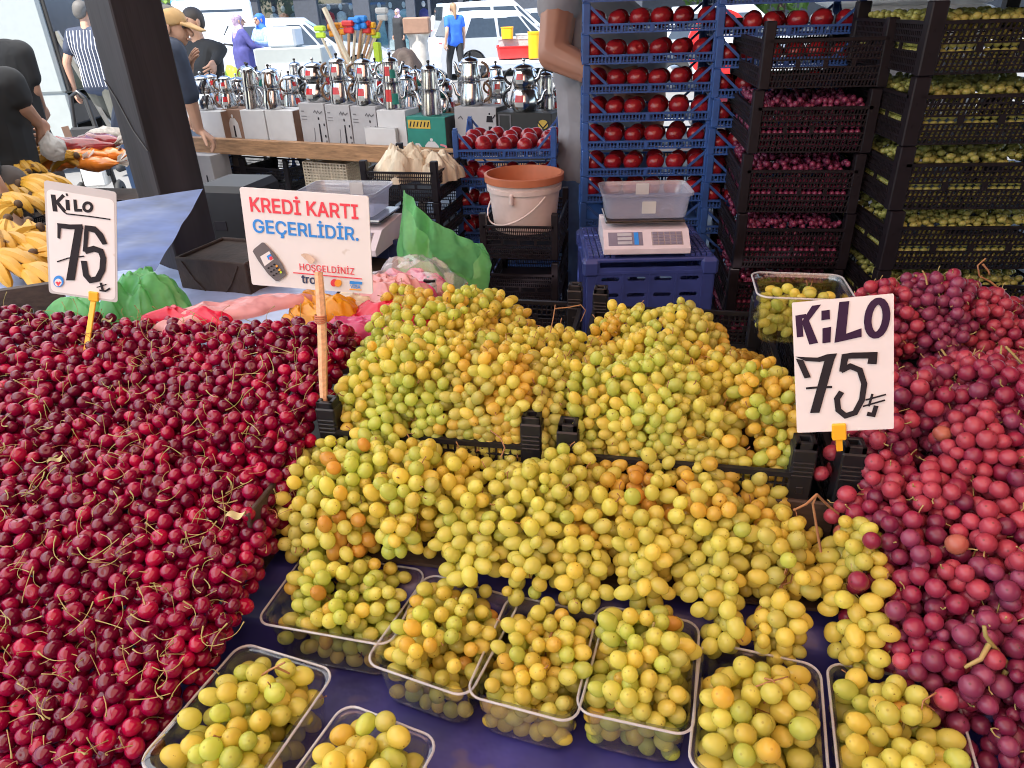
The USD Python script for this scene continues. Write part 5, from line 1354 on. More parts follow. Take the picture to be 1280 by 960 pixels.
cartons['i'] = carton(567, 620, 134, .18, 'box_grey', 'pale grey carton with a small black pot drawn at its corner', [
    ('printed_pot', union(Polygon([(.26, .72), (.42, .72), (.40, .84), (.28, .84)]), ls([(.42, .80), (.47, .86)], .012), Point(.34, .88).buffer(.02)), 'ink'), ('printed_pot', Polygon([(.31, .52), (.39, .52), (.39, .64), (.31, .64)]), 'ink'),
    ('printed_script', ls([(-.4, .78), (-.34, .82), (-.3, .77)], .012), 'print_grey'), ('printed_flower', union(Point(.05, .45).buffer(.05), Point(.2, .3).buffer(.06), ls([(.05, .1), (.2, .3)], .015)), 'print_pink')], m2='box_black')
cartons['j'] = carton(621, 690, 141, .16, 'box_black', 'black carton with a white printed teapot and a gold badge', pot_print(.0, .08, .26) + [
    ('badge', Point(.34, .78).buffer(.09), 'print_gold'), ('badge_ring', ls([(.25, .82), (.34, .70), (.43, .82)], .012), 'ink'), ('print_frame', Polygon([(-.46, .3), (-.25, .3), (-.25, .95), (-.46, .95)]).boundary.buffer(.012), 'print_grey'), ('printed_script', ls([(.26, .60), (.38, .60)], .016), 'box_white')])
carton(228, 262, 194, -.12, 'box_grey', 'grey carton with a black bar under the table beside the post', kettle_print()[1:2], zb=.45)
# stacked double teapots
def teapot(M, label, kind=0, group=None):
    p = thing('double_teapot', label, 'teapot', M, group)
    R, h1, h2 = ((.070, .135, .105), (.062, .150, .115), (.078, .120, .100))[kind]
    def pot(z, r, h):
        if kind == 0: return [(.001, z), (r * .95, z), (r, z + .012), (r * 1.0, z + h * .35), (r * .82, z + h * .86), (r * .80, z + h * .95), (r * .86, z + h)]
        if kind == 1: return [(.001, z), (r * 1.0, z), (r * 1.04, z + .01), (r * .92, z + h * .8), (r * .90, z + h * .95), (r * .95, z + h)]
        return [(.001, z), (r * .80, z), (r * .98, z + h * .22), (r * 1.02, z + h * .45), (r * .86, z + h * .85), (r * .70, z + h * .93), (r * .74, z + h)]
    r2 = R * .82
    obj('lower_kettle', G().lathe(pot(0, R, h1), 22), 'steel', p, smooth=40)
    obj('upper_pot', G().lathe(pot(h1 - .004, r2, h2) + [(r2 * .2, h1 + h2 + .001)], 22), 'steel', p, smooth=40)
    z = h1 + h2 - .004
    ld = obj('lid', G().lathe([(r2 * .90, z), (r2 * .9, z + .004), (r2 * .7, z + .014), (r2 * .25, z + .022), (.001, z + .024)], 20), 'steel', p, smooth=50)
    obj('knob', G().lathe([(.001, z + .02), (.006, z + .022), (.005, z + .030), (.011, z + .038), (.009, z + .046), (.001, z + .048)], 10), 'steel' if kind == 2 else 'bakelite', ld, smooth=True)
    hm = ('handle_brown', 'steel', 'bakelite')[kind]
    for zz, r, h in ((0, R, h1), (h1, r2, h2)):
        g = G(); a = np.linspace(-1.2, 1.25, 9)
        g.tube(np.column_stack([-r * .85 - .055 * np.cos(a), 0 * a, zz + h * .52 + h * .40 * np.sin(a)]), .0075, 7); obj('handle', g, hm, p, smooth=True)
        g = G(); g.tube([(r * .80, 0, zz + h * .30), (r * 1.25, 0, zz + h * .48), (r * 1.45, 0, zz + h * .82), (r * 1.62, 0, zz + h * .92)], [.016, .012, .008, .007], 8); obj('spout', g, 'steel', p, smooth=True)
        for (a0, m_, z0_, z1_) in ((-2.0, 'lamp_red', .42, .72), (-2.0, 'bag_white', .22, .42)) if kind != 1 else ((-1.9, 'lamp_red', .30, .75), (-1.25, 'box_green', .2, .6)):
            q = np.array(pot(zz - (.004 if zz else 0), r, h)[1:]); rr = lambda t: np.interp(zz + h * t, q[:, 1], q[:, 0]) + .0015
            obj('label_sticker', G().lathe([(rr(z0_), zz + h * z0_), (rr((z0_ + z1_) / 2), zz + h * (z0_ + z1_) / 2), (rr(z1_), zz + h * z1_)], 6, None, a0, a0 + .62), m_, p, smooth=True)
    return p
TP = {}
def pot_at(u, v, off, key, rot, s, label, group='teapots on the cartons'):
    X = tb(u, v, off)
    if key in cartons: X[2] = cartons[key][0][2, 3] + cartons[key][2] + .0015
    elif key is not None: X[2] = key
    M = MX(X, RZ(TYAW + rot), s); kind = rot_kind[0]
    if kind in TP: copy(TP[kind], M, label, group)
    else: TP[kind] = teapot(M, label, kind, group)
rot_kind = [0]
def PT(kind, *a, **k): rot_kind[0] = kind; pot_at(*a, **k)
PT(2, 258, 132, .17, 'a', 2.4, .92, 'bulbous steel double teapot on the leftmost white carton by the post')
PT(0, 287, 130, .22, 'b', .4, .80, 'small steel teapot on the brown carton with the printed pot')
PT(1, 318, 132, .17, 'c', 3.0, .92, 'steel teapot with red label on the left plain white carton')
PT(0, 343, 132, .17, 'd', 2.0, .95, 'steel teapot with brown handles on the right plain white carton')
PT(2, 397, 124, .17, 'e0', 0.1, .98, 'tall steel teapot with black curved handles on the left grey carton')
PT(0, 427, 125, .17, 'e1', .3, 1.02, 'steel teapot with pink and red labels on the middle grey carton')
PT(0, 459, 126, .17, 'e2', .2, 1.02, 'steel teapot with red label on the right grey carton')
PT(1, 493, 134, .17, 'f', .1, 1.02, 'slim steel teapot with pale handles on the blank carton')
PT(1, 540, 142, .17, 'h', 3.3, .98, 'steel teapot with its handle to the right on the green carton')
PT(0, 590, 128, .26, 'i', 3.4, 1.02, 'steel teapot with red and pink labels on the pale grey carton')
PT(2, 656, 138, .24, 'j', .1, 1.05, 'steel teapot with perforated band on the black carton')
tab = .787
for k, (u, v, off, kind, rot, lab) in enumerate([
        (272, 128, .50, 0, 1.0, 'behind the leftmost white carton'), (303, 126, .48, 2, 2.0, 'behind the plain white pair, left'), (329, 125, .50, 1, .5, 'behind the plain white pair, right'), (368, 124, .46, 0, 1.5, 'between the plain pair and the grey cartons'),
        (378, 120, .62, 2, 2.7, 'behind the left grey carton'), (412, 118, .55, 1, 1.1, 'behind the middle grey carton'), (444, 118, .58, 2, 2.2, 'behind the right grey carton'), (476, 118, .55, 0, .9, 'behind the blank carton, left'),
        (512, 118, .48, 0, 2.8, 'behind the green carton, left'), (524, 122, .62, 1, .2, 'behind the green carton, middle'), (556, 126, .5, 2, 1.6, 'behind the green carton, right'),
        (625, 122, .46, 0, .3, 'behind the gap of the grey and black cartons'), (682, 128, .45, 1, 2.9, 'behind the black carton, left'), (697, 130, .62, 2, .6, 'behind the black carton, right')]):
    cz = tab + .20
    Mb = tb(u, 140, off); b = thing('carton', f'dark carton {lab}, carrying a teapot', 'box', MX((Mb[0], Mb[1], tab), RZ(TYAW)))
    obj('box_body', G().box((.15, .15, .20), (0, 0, .10), bev=.002), ('box_grey', 'box_brown', 'box_black')[k % 3], b)
    PT(kind, u, 140, off, cz + .0015, rot, .92, f'steel double teapot in the back row {lab}', group='teapots in the back row')
sh = thing('rear_shelf', 'narrow raised shelf of teapots at the back of the market table', 'shelf', MX((TL_[0], TL_[1], 0), RZ(TYAW)))
obj('shelf_board', G().box((3.3, .20, .02), (1.15, .80, tab + .23)), 'wood_plank', sh)
for k in range(4): obj('shelf_leg', G().box((.04, .16, .22), (-.4 + 1.02 * k, .80, tab + .11)), 'wood_plank', sh)
for k in range(12):
    c_ = TL_ + tex * (-.30 + .232 * k) + tey * .80; c_[2] = tab + .2415
    rot_kind[0] = (0, 2, 1)[k % 3]; M = MX(c_, RZ(TYAW + 1.3 * k), .9); copy(TP[rot_kind[0]], M, f'steel double teapot on the rear shelf, {ORD[k]} from the left', 'teapots on the rear shelf')
# below the plank: crates and sacks
for (u, off, lab, c_) in ((300, .25, 'dark crate under the left half of the teapot table', 0), (352, .25, 'dark crate under the middle of the teapot table', 1)):
    X = tb(u, 215, off); copy(sc0, MX((X[0], X[1], .50), RZ(TYAW), (.95, .6, 1.25)), lab, 'crates under the teapot table'); copy(sc0, MX((X[0], X[1], .27), RZ(TYAW), (.95, .6, 1.25)), lab.replace('dark crate', 'lower dark crate'), 'crates under the teapot table')
X = tb(335, 215, .45)
for k in range(2): copy(tray0, MX((X[0] - .25 + .5 * k, X[1] + .1, .48), RZ(TYAW), (1, 1, 1.8)), f'blue tray behind the dark crates under the teapot table, {"left" if k == 0 else "right"}', 'trays under the teapot table')
X = tb(423, 215, .2); p = thing('woven_basket', 'beige woven basket crate under the teapot table', 'basket', MX((X[0], X[1], .42), RZ(TYAW)))
for L, m in sides(.34, .28, 0):
    g = G(); lattice(g, L, .01, .31, 14, 16, m, bw=.008, t=.005); obj('side_panel', g, 'sack', p)
obj('inner_sack', G().box((.31, .25, .29), (0, 0, .15), bev=.02), 'sack', p)
X = at(300, 290, y=2.55); p = thing('grey_cabinet', 'grey plastic box with a slotted side behind the payment sign', 'box', MX((X[0] - .03, 2.70, .62), RZ(-.25)))
obj('body', G().box((.22, .24, .44), (0, 0, .22), bev=.02), 'grey_plastic', p)
g = G()
for k in range(4): g.box((.004, .06, .05), (.111, -.05, .12 + .075 * k), bev=.001)
for k in range(3): g.box((.05, .004, .035), (-.02, -.121, .30 - .08 * k), bev=.001)
obj('slot', g, 'ink', p)
# brooms and plastic ware standing behind the pots
mats_ = ['ink_blue', 'red_plastic', 'bag_orange', 'lime_plastic', 'red_plastic', 'yellow_plastic', 'bag_white', 'lime_plastic', 'ink_blue']
wood = ['sack', 'wood_stick', 'sack', 'wood_stick']
b0 = tb(440, 120, 1.0)
for k, (u0, v0, u1, v1, hd) in enumerate([(452, 110, 405, 10, None), (448, 108, 412, 30, None), (440, 106, 418, 42, 'bag_orange'), (436, 104, 436, 38, 'red_plastic'), (440, 104, 444, 34, 'ink_blue'), (444, 104, 452, 32, 'ink_blue'), (440, 106, 457, 38, 'red_plastic'), (444, 105, 463, 40, 'yellow_plastic'), (450, 106, 470, 44, 'lime_plastic'), (446, 104, 478, 22, 'bag_white'), (430, 106, 401, 44, 'lime_plastic'), (434, 105, 426, 40, 'bag_orange')]):
    A_, B_ = tb(u0, v0, .95 + .02 * k), tb(u1, v1, .95 + .02 * k)
    A_ = A_ + (A_ - B_) * .9
    lab = ['tall pale wooden broom pole leaning left', 'thin pale pole beside the tallest one', 'orange broom head on a wooden stick', 'red broom on a wooden stick', 'blue broom, left one of two', 'blue broom, right one of two', 'red dustpan broom right of the blue brooms', 'yellow brush on a wooden stick', 'lime green dustpan on a stick', 'white mop with its handle leaning right', 'pale green brush leaning far left', 'small orange brush in the broom bunch'][k]
    p = thing('broom', lab + ', standing behind the teapots', 'broom', MX(B_))
    g = G(); g.tube([A_, B_], [.011, .011] if k else [.02, .02], 6); obj('handle', g, wood[k % 4], p, world=True)
    if hd:
        g = G(); dr = (B_ - A_) / np.linalg.norm(B_ - A_); X = frame(B_, tex, ez=dr)
        g.add(*G().box((.085 if k != 8 else .07, .03, .04), (0, 0, 0), bev=.008).get(), X); g.add(*G().box((.10 if k != 8 else .06, .04, .04 if k != 8 else .15), (0, 0, .045 if k != 8 else -.12), bev=.01).get(), X); obj('head', g, hd, p, world=True)
p = thing('broom_bin', 'pale bin holding the brooms behind the teapots', 'bin', MX((b0[0], b0[1] + .15, 0)))
obj('bin_body', G().lathe([(.001, .02), (.15, .02), (.19, .75), (.185, .76), (.175, .74), (.14, .03), (.001, .03)], 16), 'bag_white', p, smooth=30)

# ================================================================ BANANAS AND PACKETS on the left neighbouring stall
t = thing('banana_stall', 'neighbouring stall table on the left, under bananas and packets', 'table', MX((-2.05, 2.75, 0), RZ(-.2)))
obj('top', G().box((1.5, 2.2, .05), (-.05, 0, .78), bev=.004), 'wood_dark', t)
for x in (-.6, .6):
    for y in (-.9, .9): obj('leg', G().box((.06, .06, .755), (x, y, .3775)), 'wood_dark', t)
for (u, v, y, lab) in ((145, 232, 3.05, 'black lattice crate at the right end of the packets, beside the post'), (95, 330, 2.35, 'black lattice crate under the bananas behind the left price card'), (25, 300, 2.55, 'black lattice crate under the bananas at the picture edge')):
    X = at(u, v, y=y); copy(sc0, MX((X[0] - (.12 if u == 145 else 0), X[1], .806), RZ(-.3), (1, .8, .5)), lab, 'crates on the banana stall')
def banana_hand(M, n, label, L=.18, name='banana_hand', ripe=0):
    p = thing(name, label, 'bananas', M); q = np.random.default_rng(int(abs(M[0, 3]) * 1e4) % 9999)
    for k in range(n):
        a = (k - (n - 1) / 2) * .30 + q.normal(0, .04); t = np.linspace(0, 1, 10); bend = q.uniform(1.0, 1.35)
        th = t * bend - .2
        x = L * np.cumsum(np.cos(th)) / 10; z = .035 - L * np.cumsum(np.sin(th)) / 10 * .8 + .05 * (1 - abs(k - (n - 1) / 2) / n) - .03
        pts = np.column_stack([x * math.cos(a), x * math.sin(a), z])
        r = 1.1 * np.interp(t, [0, .12, .25, .6, .88, .96, 1], [.007, .009, .017, .0185, .013, .006, .004])
        g = G(); g.tube(pts, r, 6); bn = obj('banana', g, 'banana', p, smooth=50)
        obj('tip', G().ico(pts[-1], .0052, 1), 'banana_tip', bn)
    obj('crown', G().ico((.0, 0, .045), (.014, .014, .016), 2), 'banana_tip', p, smooth=True)
def bh(u, v, z, n, yaw, label, pitch=0.0, L=.17): banana_hand(MX(at(u, v, z=z), RZ(yaw) @ RY(pitch)), n, label, L)
bh(82, 203, .98, 5, -2.7, 'bright yellow banana hand lying topmost, its dark crown to the right', -.2, .20)
bh(70, 208, .96, 4, .3, 'short yellow bananas beside the topmost crown')
bh(20, 215, .98, 5, -.6, 'yellow banana hand at the upper left picture edge')
bh(40, 228, .96, 5, -2.0, 'golden banana hand below the topmost one')
bh(12, 245, .96, 6, -1.2, 'banana hand in the middle of the left edge')
bh(45, 258, .95, 5, -.3, 'orange-lit banana hand reaching behind the left price card')
bh(20, 285, .98, 6, -1.55, 'big yellow banana hand hanging down at the left edge', .5, .20)
bh(42, 290, .97, 5, -1.1, 'yellow banana hand left of the left price card, curving down', .4, .19)
bh(12, 332, .93, 4, -.4, 'lowest banana hand at the left edge above the dark board')
bh(48, 335, .94, 4, .5, 'banana hand touching the left price card at its lower corner')
for k_, (u, v, z, n, yw, lab) in enumerate(((8, 200, .99, 5, -.9, 'banana hand at the top of the left picture edge'), (34, 205, .99, 5, -1.9, 'banana hand beside the knee in brown trousers'), (100, 206, .97, 5, 2.6, 'ripe bananas just under the orange packets'), (30, 243, .99, 5, .1, 'bananas pointing right in the middle of the left heap'), (8, 262, .97, 5, -.4, 'brownish bananas low in the middle of the left edge'),
        (30, 270, .97, 5, -2.4, 'bananas lying crosswise in the left heap'), (2, 310, .97, 5, -1.0, 'bananas at the edge beside the big hanging hand'), (28, 318, .95, 5, -.1, 'bananas under the big hanging hand'), (58, 300, .96, 4, -2.2, 'bananas tucked behind the left edge of the price card'), (58, 236, .97, 4, -.8, 'bananas close to the upper left corner of the price card'), (-8, 340, .95, 5, -.2, 'bananas at the lower left edge over the dark board'), (30, 352, .93, 4, -.3, 'lowest bananas just above the dark board'))): bh(u, v, z, n, yw, lab, .1 * (k_ % 3 - 1), .18)
bh(155, 316, .985, 3, -.9, 'few bananas showing between the left price card and the blue tarp', 0, .12)
bh(168, 322, .985, 2, .4, 'pair of bananas on the edge of the blue tarp', 0, .09)
def packet(u, v, z, L, r, yaw, m, label):
    X = at(u, v, z=z); M = MX(X, RZ(yaw)); p = thing('packet', label, 'packet', M)
    t = np.linspace(0, 1, 9); R = []
    q = np.random.default_rng(u * 7 + v)
    for tt, w in zip(t, (.35, .8, .98, 1.05, 1.0, .95, .8, .45, .18)):
        a = np.arange(14) * 2 * PI / 14; k = 1 + .12 * q.normal(0, 1, 14); R.append(np.column_stack([np.full(14, (tt - .5) * L), r * w * k * np.cos(a) * 1.25, r * w * k * np.sin(a) + r * .2]))
    obj('bag', G().loft(R), m, p, smooth=True)
    g = G()
    for k in range(7):
        a = q.uniform(-1.1, 1.1); e = np.array([L * .5 + .045 * math.cos(a), .045 * math.sin(a), q.uniform(-.02, .05)]); s_ = np.array([L * .47, 0, r * .2]); n = np.cross(e - s_, [0, 0, 1]); n /= np.linalg.norm(n)
        g.add(np.array([s_ - n * .006, s_ + n * .006, e + n * .016, e - n * .016 + [0, 0, .012]]), np.array([[0, 1, 2], [0, 2, 3]]))
    obj('frill', g, 'pack_frill', p)
packet(60, 195, 1.0, .34, .042, .15, 'pack_red', 'dark red plastic packet lying at the left behind the bananas')
packet(100, 186, 1.02, .34, .048, .2, 'pack_red', 'dark red glossy packet in the middle, behind the small sign')
packet(125, 180, 1.03, .26, .045, .1, 'pack_red', 'red packet with a frilled end nearest the post')
packet(75, 205, .97, .26, .036, .1, 'pack_orange', 'orange packet below the dark red ones at the left')
packet(108, 198, .98, .28, .038, .25, 'pack_orange', 'orange packet with a pale frilled end in the middle')
packet(122, 206, .96, .22, .034, .0, 'pack_orange', 'short orange packet above the black crate')
packet(145, 195, .98, .20, .034, -.3, 'pack_orange', 'orange packet with frilled end beside the post')
packet(140, 170, 1.02, .26, .04, .3, 'pack_frill', 'pale packet at the back beside the post')
X = at(86, 172, z=1.02); p = thing('small_sign', 'small blank brown card standing among the packets', 'sign', frame(X, [.9, -.3, .15], ey=[-.1, .1, 1]))
obj('card', G().box((.055, .12, .003), (0, 0, 0), bev=.001), 'box_brown', p); obj('stake', G().box((.012, .10, .004), (.005, -.10, 0)), 'wood_dark', p)
# ================================================================ PEOPLE
SPH = ICO[1][0]
def chain(js):
    """hull of the spheres at each pair of joints: js = [(p, r), ...] -> list of Manifolds"""
    out = []
    for (p, r), (q, s) in zip(js[:-1], js[1:]):
        out.append(Manifold.hull_points(np.vstack([np.asarray(p) + SPH * r, np.asarray(q) + SPH * s]).astype(np.float64)))
    return out
def hullof(js): return [Manifold.hull_points(np.vstack([np.asarray(p) + SPH * np.asarray(r) for p, r in js]))]
from manifold3d import OpType
def joinup(parts): return Manifold.batch_boolean(parts, OpType.Add)
def hand(wr, dr, palm_n, L=.17, curl=.5, side=1):
    """palm, four fingers and a thumb as chains; dr = direction of the fingers, palm_n = where the palm faces"""
    dr = dr / np.linalg.norm(dr); n = palm_n - dr * np.dot(palm_n, dr); n = n / np.linalg.norm(n); s = np.cross(dr, n) * side
    parts = hullof([(wr, .024), (wr + dr * .05 + s * .028, .014), (wr + dr * .085 + s * .030, .012), (wr + dr * .09 - s * .030, .011), (wr + dr * .05 - s * .03, .013)])
    for k, (off, l) in enumerate(((.030, .070), (.011, .078), (-.010, .074), (-.030, .058))):
        b = wr + dr * .088 + s * off; a1 = curl * (.8 + .1 * k)
        d1 = dr * math.cos(a1) + n * math.sin(a1) + s * off * 1.5; d2 = dr * math.cos(a1 * 2.1) + n * math.sin(a1 * 2.1) + s * off * 1.5
        parts += chain([(b - dr * .02, .011), (b, .0105), (b + d1 * l * .52, .0095), (b + d1 * l * .52 + d2 * l * .45, .008)])
    t0 = wr + dr * .03 + s * .028
    parts += chain([(t0, .014), (t0 + (s * .7 + dr * .6 + n * .25) * .035, .0115), (t0 + (s * .75 + dr * .9 + n * .5) * .062, .009)])
    return parts
def person(label, base, yaw, H, look, world={}, local={}, group=None, near=False, face=True):
    M = MX(base, RZ(yaw)); mi = np.linalg.inv(M); k = H / 1.75
    J = dict(pel=(0, 0, .96), waist=(0, 0, 1.10), chest=(0, .01, 1.30), neck=(0, 0, 1.475), head=(0, .025, 1.63),
             lsh=(-.18, 0, 1.43), lel=(-.235, -.02, 1.14), lwr=(-.245, .04, .89), rsh=(.18, 0, 1.43), rel=(.235, -.02, 1.14), rwr=(.245, .04, .89),
             lhip=(-.09, 0, .93), lkn=(-.10, .03, .50), lan=(-.10, -.01, .09), rhip=(.09, 0, .93), rkn=(.10, .03, .50), ran=(.10, -.01, .09))
    J = {n: np.array(v) * k for n, v in J.items()}
    for n, v in local.items(): J[n] = np.array(v) * k
    for n, v in world.items(): J[n] = (mi @ np.append(v, 1))[:3]
    p = thing('person', label, 'person', M, group)
    fat = look.get('fat', 1.0); skin = look.get('skin', 'skin'); fine = .016 if near else .035
    tor = lambda e: hullof([(J['lsh'] + (J['rsh'] - J['lsh']) * .12, .065 + e), (J['rsh'] + (J['lsh'] - J['rsh']) * .12, .065 + e), (J['chest'] + [-.085, .0, 0], .105 * fat + e), (J['chest'] + [.085, 0, 0], .105 * fat + e)]) + \
        hullof([(J['chest'] + [-.075, 0, 0], .105 * fat + e), (J['chest'] + [.075, 0, 0], .105 * fat + e), (J['waist'] + [-.06, .01 * fat, 0], .105 * fat + e), (J['waist'] + [.06, .01 * fat, 0], .105 * fat + e)]) + \
        hullof([(J['waist'] + [-.06, 0, 0], .10 * fat + e), (J['waist'] + [.06, 0, 0], .10 * fat + e), (J['lhip'], .095 * fat + e), (J['rhip'], .095 * fat + e)])
    ar = look.get('armr', 1.0); arm = lambda s, e: chain([(J[s + 'sh'], .055 * ar + e), (J[s + 'el'], .042 * ar + e * .8), (J[s + 'wr'], .028 * ar + e * .5)])
    leg = lambda s, e: chain([(J[s + 'hip'], .088 * fat + e), (J[s + 'kn'], .060 + e), (J[s + 'an'], .042 + e)])
    hd = J['head']; fw = np.array([0, 1.0, 0]); fw = np.array(look.get('gaze', (0, 1, 0)), float); fw /= np.linalg.norm(fw); sd = np.cross(fw, [0, 0, 1])
    headp = hullof([(hd + [0, 0, .035] - fw * .015, (.075, .088, .078)), (hd - [0, 0, .055] + fw * .035, .038), (hd - [0, 0, .02] + fw * .03, .058)])
    headp += chain([(hd + fw * .082 + [0, 0, .015], .010), (hd + fw * .104 - [0, 0, .018], .015)])                 # nose
    for s_ in (-1, 1): headp += hullof([(hd + sd * s_ * .078 + [0, 0, .012], (.010, .018, .026)), (hd + sd * s_ * .074 - [0, 0, .02], .010)])      # ears
    headp += hullof([(hd + fw * .072 + sd * .03 + [0, 0, .038], .012), (hd + fw * .072 - sd * .03 + [0, 0, .038], .012)])    # brow
    headp += hullof([(hd + fw * .085 + sd * .018 - [0, 0, .048], .008), (hd + fw * .085 - sd * .018 - [0, 0, .048], .008)])  # lips
    body = tor(0) + arm('l', 0) + arm('r', 0) + leg('l', -.006) + leg('r', -.006) + chain([(J['neck'] - [0, 0, .05], .062), (J['neck'] + [0, 0, .03], .053), (hd - [0, 0, .03], .055)]) + headp
    for s, sg in (('l', 1), ('r', -1)):
        d = J[s + 'wr'] - J[s + 'el']; d = d / np.linalg.norm(d); hh = look.get(s + 'hand', {})
        body += hand(J[s + 'wr'], np.array(hh.get('dir', d), float), np.array(hh.get('palm', (-sg * -1.0, 0, 0) if False else (sg, .2, 0)), float), curl=hh.get('curl', .45), side=hh.get('side', sg))
        body += chain([(J[s + 'an'], .040), (J[s + 'an'] + [0, .13, -.055], .032)])
    g = G().man(joinup(body), smooth=8, ref=fine); obj('body', g, skin, p, smooth=True)
    if face:
        for s_ in (-1, 1): obj('eye', G().ico(hd + fw * .080 + sd * s_ * .031 + [0, 0, .018], (.012, .012, .009), 1), 'hair', p, smooth=True)
    e = .014
    if look.get('robe'):
        r = hullof([(J['waist'] + [-.08, 0, 0], .13 * fat), (J['waist'] + [.08, 0, 0], .13 * fat), (np.array([-.12, 0, .12]) * k, .12), (np.array([.12, .02, .12]) * k, .12), (np.array([0, -.08, .1]) * k, .1)])
        c = joinup(tor(e) + r + arm('l', e) + arm('r', e)); obj('robe', G().man(c, 5, .04), look['robe'], p, smooth=True)
    else:
        sl = look.get('sleeve', .6)
        def slv(s):
            if sl >= 1: return arm(s, e)
            return chain([(J[s + 'sh'], .060 * ar + e), (J[s + 'sh'] + (J[s + 'el'] - J[s + 'sh']) * sl, .052 * ar + e)])
        c = joinup(tor(e) + slv('l') + slv('r') + chain([(J['neck'] - [0, 0, .06], .075), (J['neck'] - [0, 0, .03], .068)]))
        sh_ = obj('shirt', G().man(c, 6, fine * 1.3), look['shirt'], p, smooth=True)
        if look.get('stripes'):
            g = G()
            mm = c.to_mesh(); tm = trimesh.Trimesh(np.array(mm.vert_properties[:, :3]), np.array(mm.tri_verts))
            for x in np.linspace(-.20, .20, 11):
                for yy in (-1, 1):
                    zs = np.linspace(J['pel'][2] - .04, J['lsh'][2] + .04, 14); pts = []
                    hit, ri, _ = tm.ray.intersects_location(np.column_stack([np.full(14, x), np.full(14, yy * 1.0), zs]), np.tile([0, -yy, 0], (14, 1)), multiple_hits=False) if True else (0, 0, 0)
                    o = np.argsort(ri); pts = hit[o]
                    if len(pts) > 2: g.tube(pts + [0, yy * .001, 0], .0045, 5)
            obj('stripe', g, 'card', sh_, smooth=True)
        t = joinup(leg('l', .014) + leg('r', .014) + hullof([(J['lhip'], .10 * fat), (J['rhip'], .10 * fat), (J['pel'], .105 * fat)]))
        obj('trousers', G().man(t, 5, .03), look['legs'], p, smooth=True)
    for s in 'lr': obj('shoe', G().man(joinup(hullof([(J[s + 'an'] - [0, .03, .05], .042), (J[s + 'an'] + [0, .14, -.06], (.042, .05, .03))])), 2, .03), look.get('shoes', 'cloth_black'), p, smooth=True)
    if look.get('hair'):
        h_ = hullof([(hd + [0, 0, .05] - fw * .02, (.083, .092, .08)), (hd + [0, 0, .0] - fw * .055, (.07, .05, .06))])
        if look.get('long'): h_ += chain([(hd - fw * .06 + [0, 0, .03], .06), (hd - fw * .10 - [0, 0, .10], .035), (hd - fw * .10 - [0, 0, .2], .018)])
        obj('hair', G().man(joinup(h_), 3, .03), look['hair'], p, smooth=True)
    if look.get('cap'):
        h_ = hullof([(hd + [0, 0, .055] - fw * .012, (.092, .10, .065)), (hd + [0, 0, .028] - fw * .01, (.092, .10, .02))]); obj('cap', G().man(joinup(h_), 3, .025), look['cap'], p, smooth=True)
        g = hullof([(hd + fw * .08 + sd * .06 + [0, 0, .035], .008), (hd + fw * .08 - sd * .06 + [0, 0, .035], .008), (hd + fw * .175 + sd * .035 + [0, 0, .005], .006), (hd + fw * .175 - sd * .035 + [0, 0, .005], .006)])
        obj('cap_brim', G().man(joinup(g), 2, .03), look['cap'], p, smooth=True)
    if look.get('scarf'):
        h_ = hullof([(hd + [0, 0, .045] - fw * .025, (.092, .10, .085)), (hd - [0, 0, .06] - fw * .03, .075)]) + hullof([(hd - [0, 0, .07] - fw * .02, .08), (J['lsh'] * .55 + J['neck'] * .45, .06), (J['rsh'] * .55 + J['neck'] * .45, .06), (J['chest'] - fw * .07 + [0, 0, .06], .07)])
        face_cut = hullof([(hd + fw * .10 + [0, 0, .015], (.058, .06, .07)), (hd + fw * .10 - [0, 0, .05], .045)])
        obj('headscarf', G().man(joinup(h_) - joinup(face_cut), 2, .03), look['scarf'], p, smooth=True)
    return p, M, J
def bag_in_hand(X, label, size=(.10, .06, .14), m='bag_white'):
    v, f = ICO[4]; v = crumple(v, 8, .35, 2.2); v = v * size; v[:, :2] *= np.interp(v[:, 2], [-size[2], size[2] * .3, size[2]], [1.05, .9, .25])[:, None]
    obj('carrier_bag', (v, f), m, smooth=True, label=label, cat='bag', M=MX(np.asarray(X) - [0, 0, size[2] * .95]))

# man A: black shirt, behind
y = 4.35
sh = at(30, 62, y=y)
person('person in a black t-shirt standing at the left edge, arm hanging, farther of two', (sh[0] - .20, y, 0), .12, 1.76, dict(shirt='cloth_black', legs='cloth_brown', hair='hair', sleeve=.62, near=1, rhand=dict(curl=.7, palm=(-1, .3, 0)), skin='skin'),
       world=dict(rsh=sh + [-.03, 0, -.02], rel=at(41, 112, y=y + .03), rwr=at(51, 133, y=y + .10)), near=True)
# man B: nearer, carrying a white bag
y = 3.45
sh = at(14, 98, y=y)
hb = at(46, 152, y=y + .12)
person('person in a black t-shirt at the left edge holding a white bag, nearer of two', (sh[0] - .21, y, 0), .25, 1.66, dict(shirt='cloth_black', legs='cloth_black', hair='hair', sleeve=.55, rhand=dict(curl=.9, palm=(-1, .4, 0)), fat=1.12),
       world=dict(rsh=sh + [-.02, 0, -.02], rel=at(27, 133, y=y + .02), rwr=hb), near=True)
bag_in_hand(at(60, 166, y=y + .14), 'white carrier bag hanging from the hand of the nearer person in black', (.06, .045, .065))
# someone in brown trousers, leg at the picture edge
kx = at(-8, 190, y=3.0)
person('person mostly outside the left edge, only a leg in dark brown trousers showing', (kx[0] - .16, 2.98, 0), -.5, 1.72, dict(shirt='cloth_black', legs='cloth_brown', hair='hair'), world=dict(rkn=at(12, 228, y=3.05)), near=False)
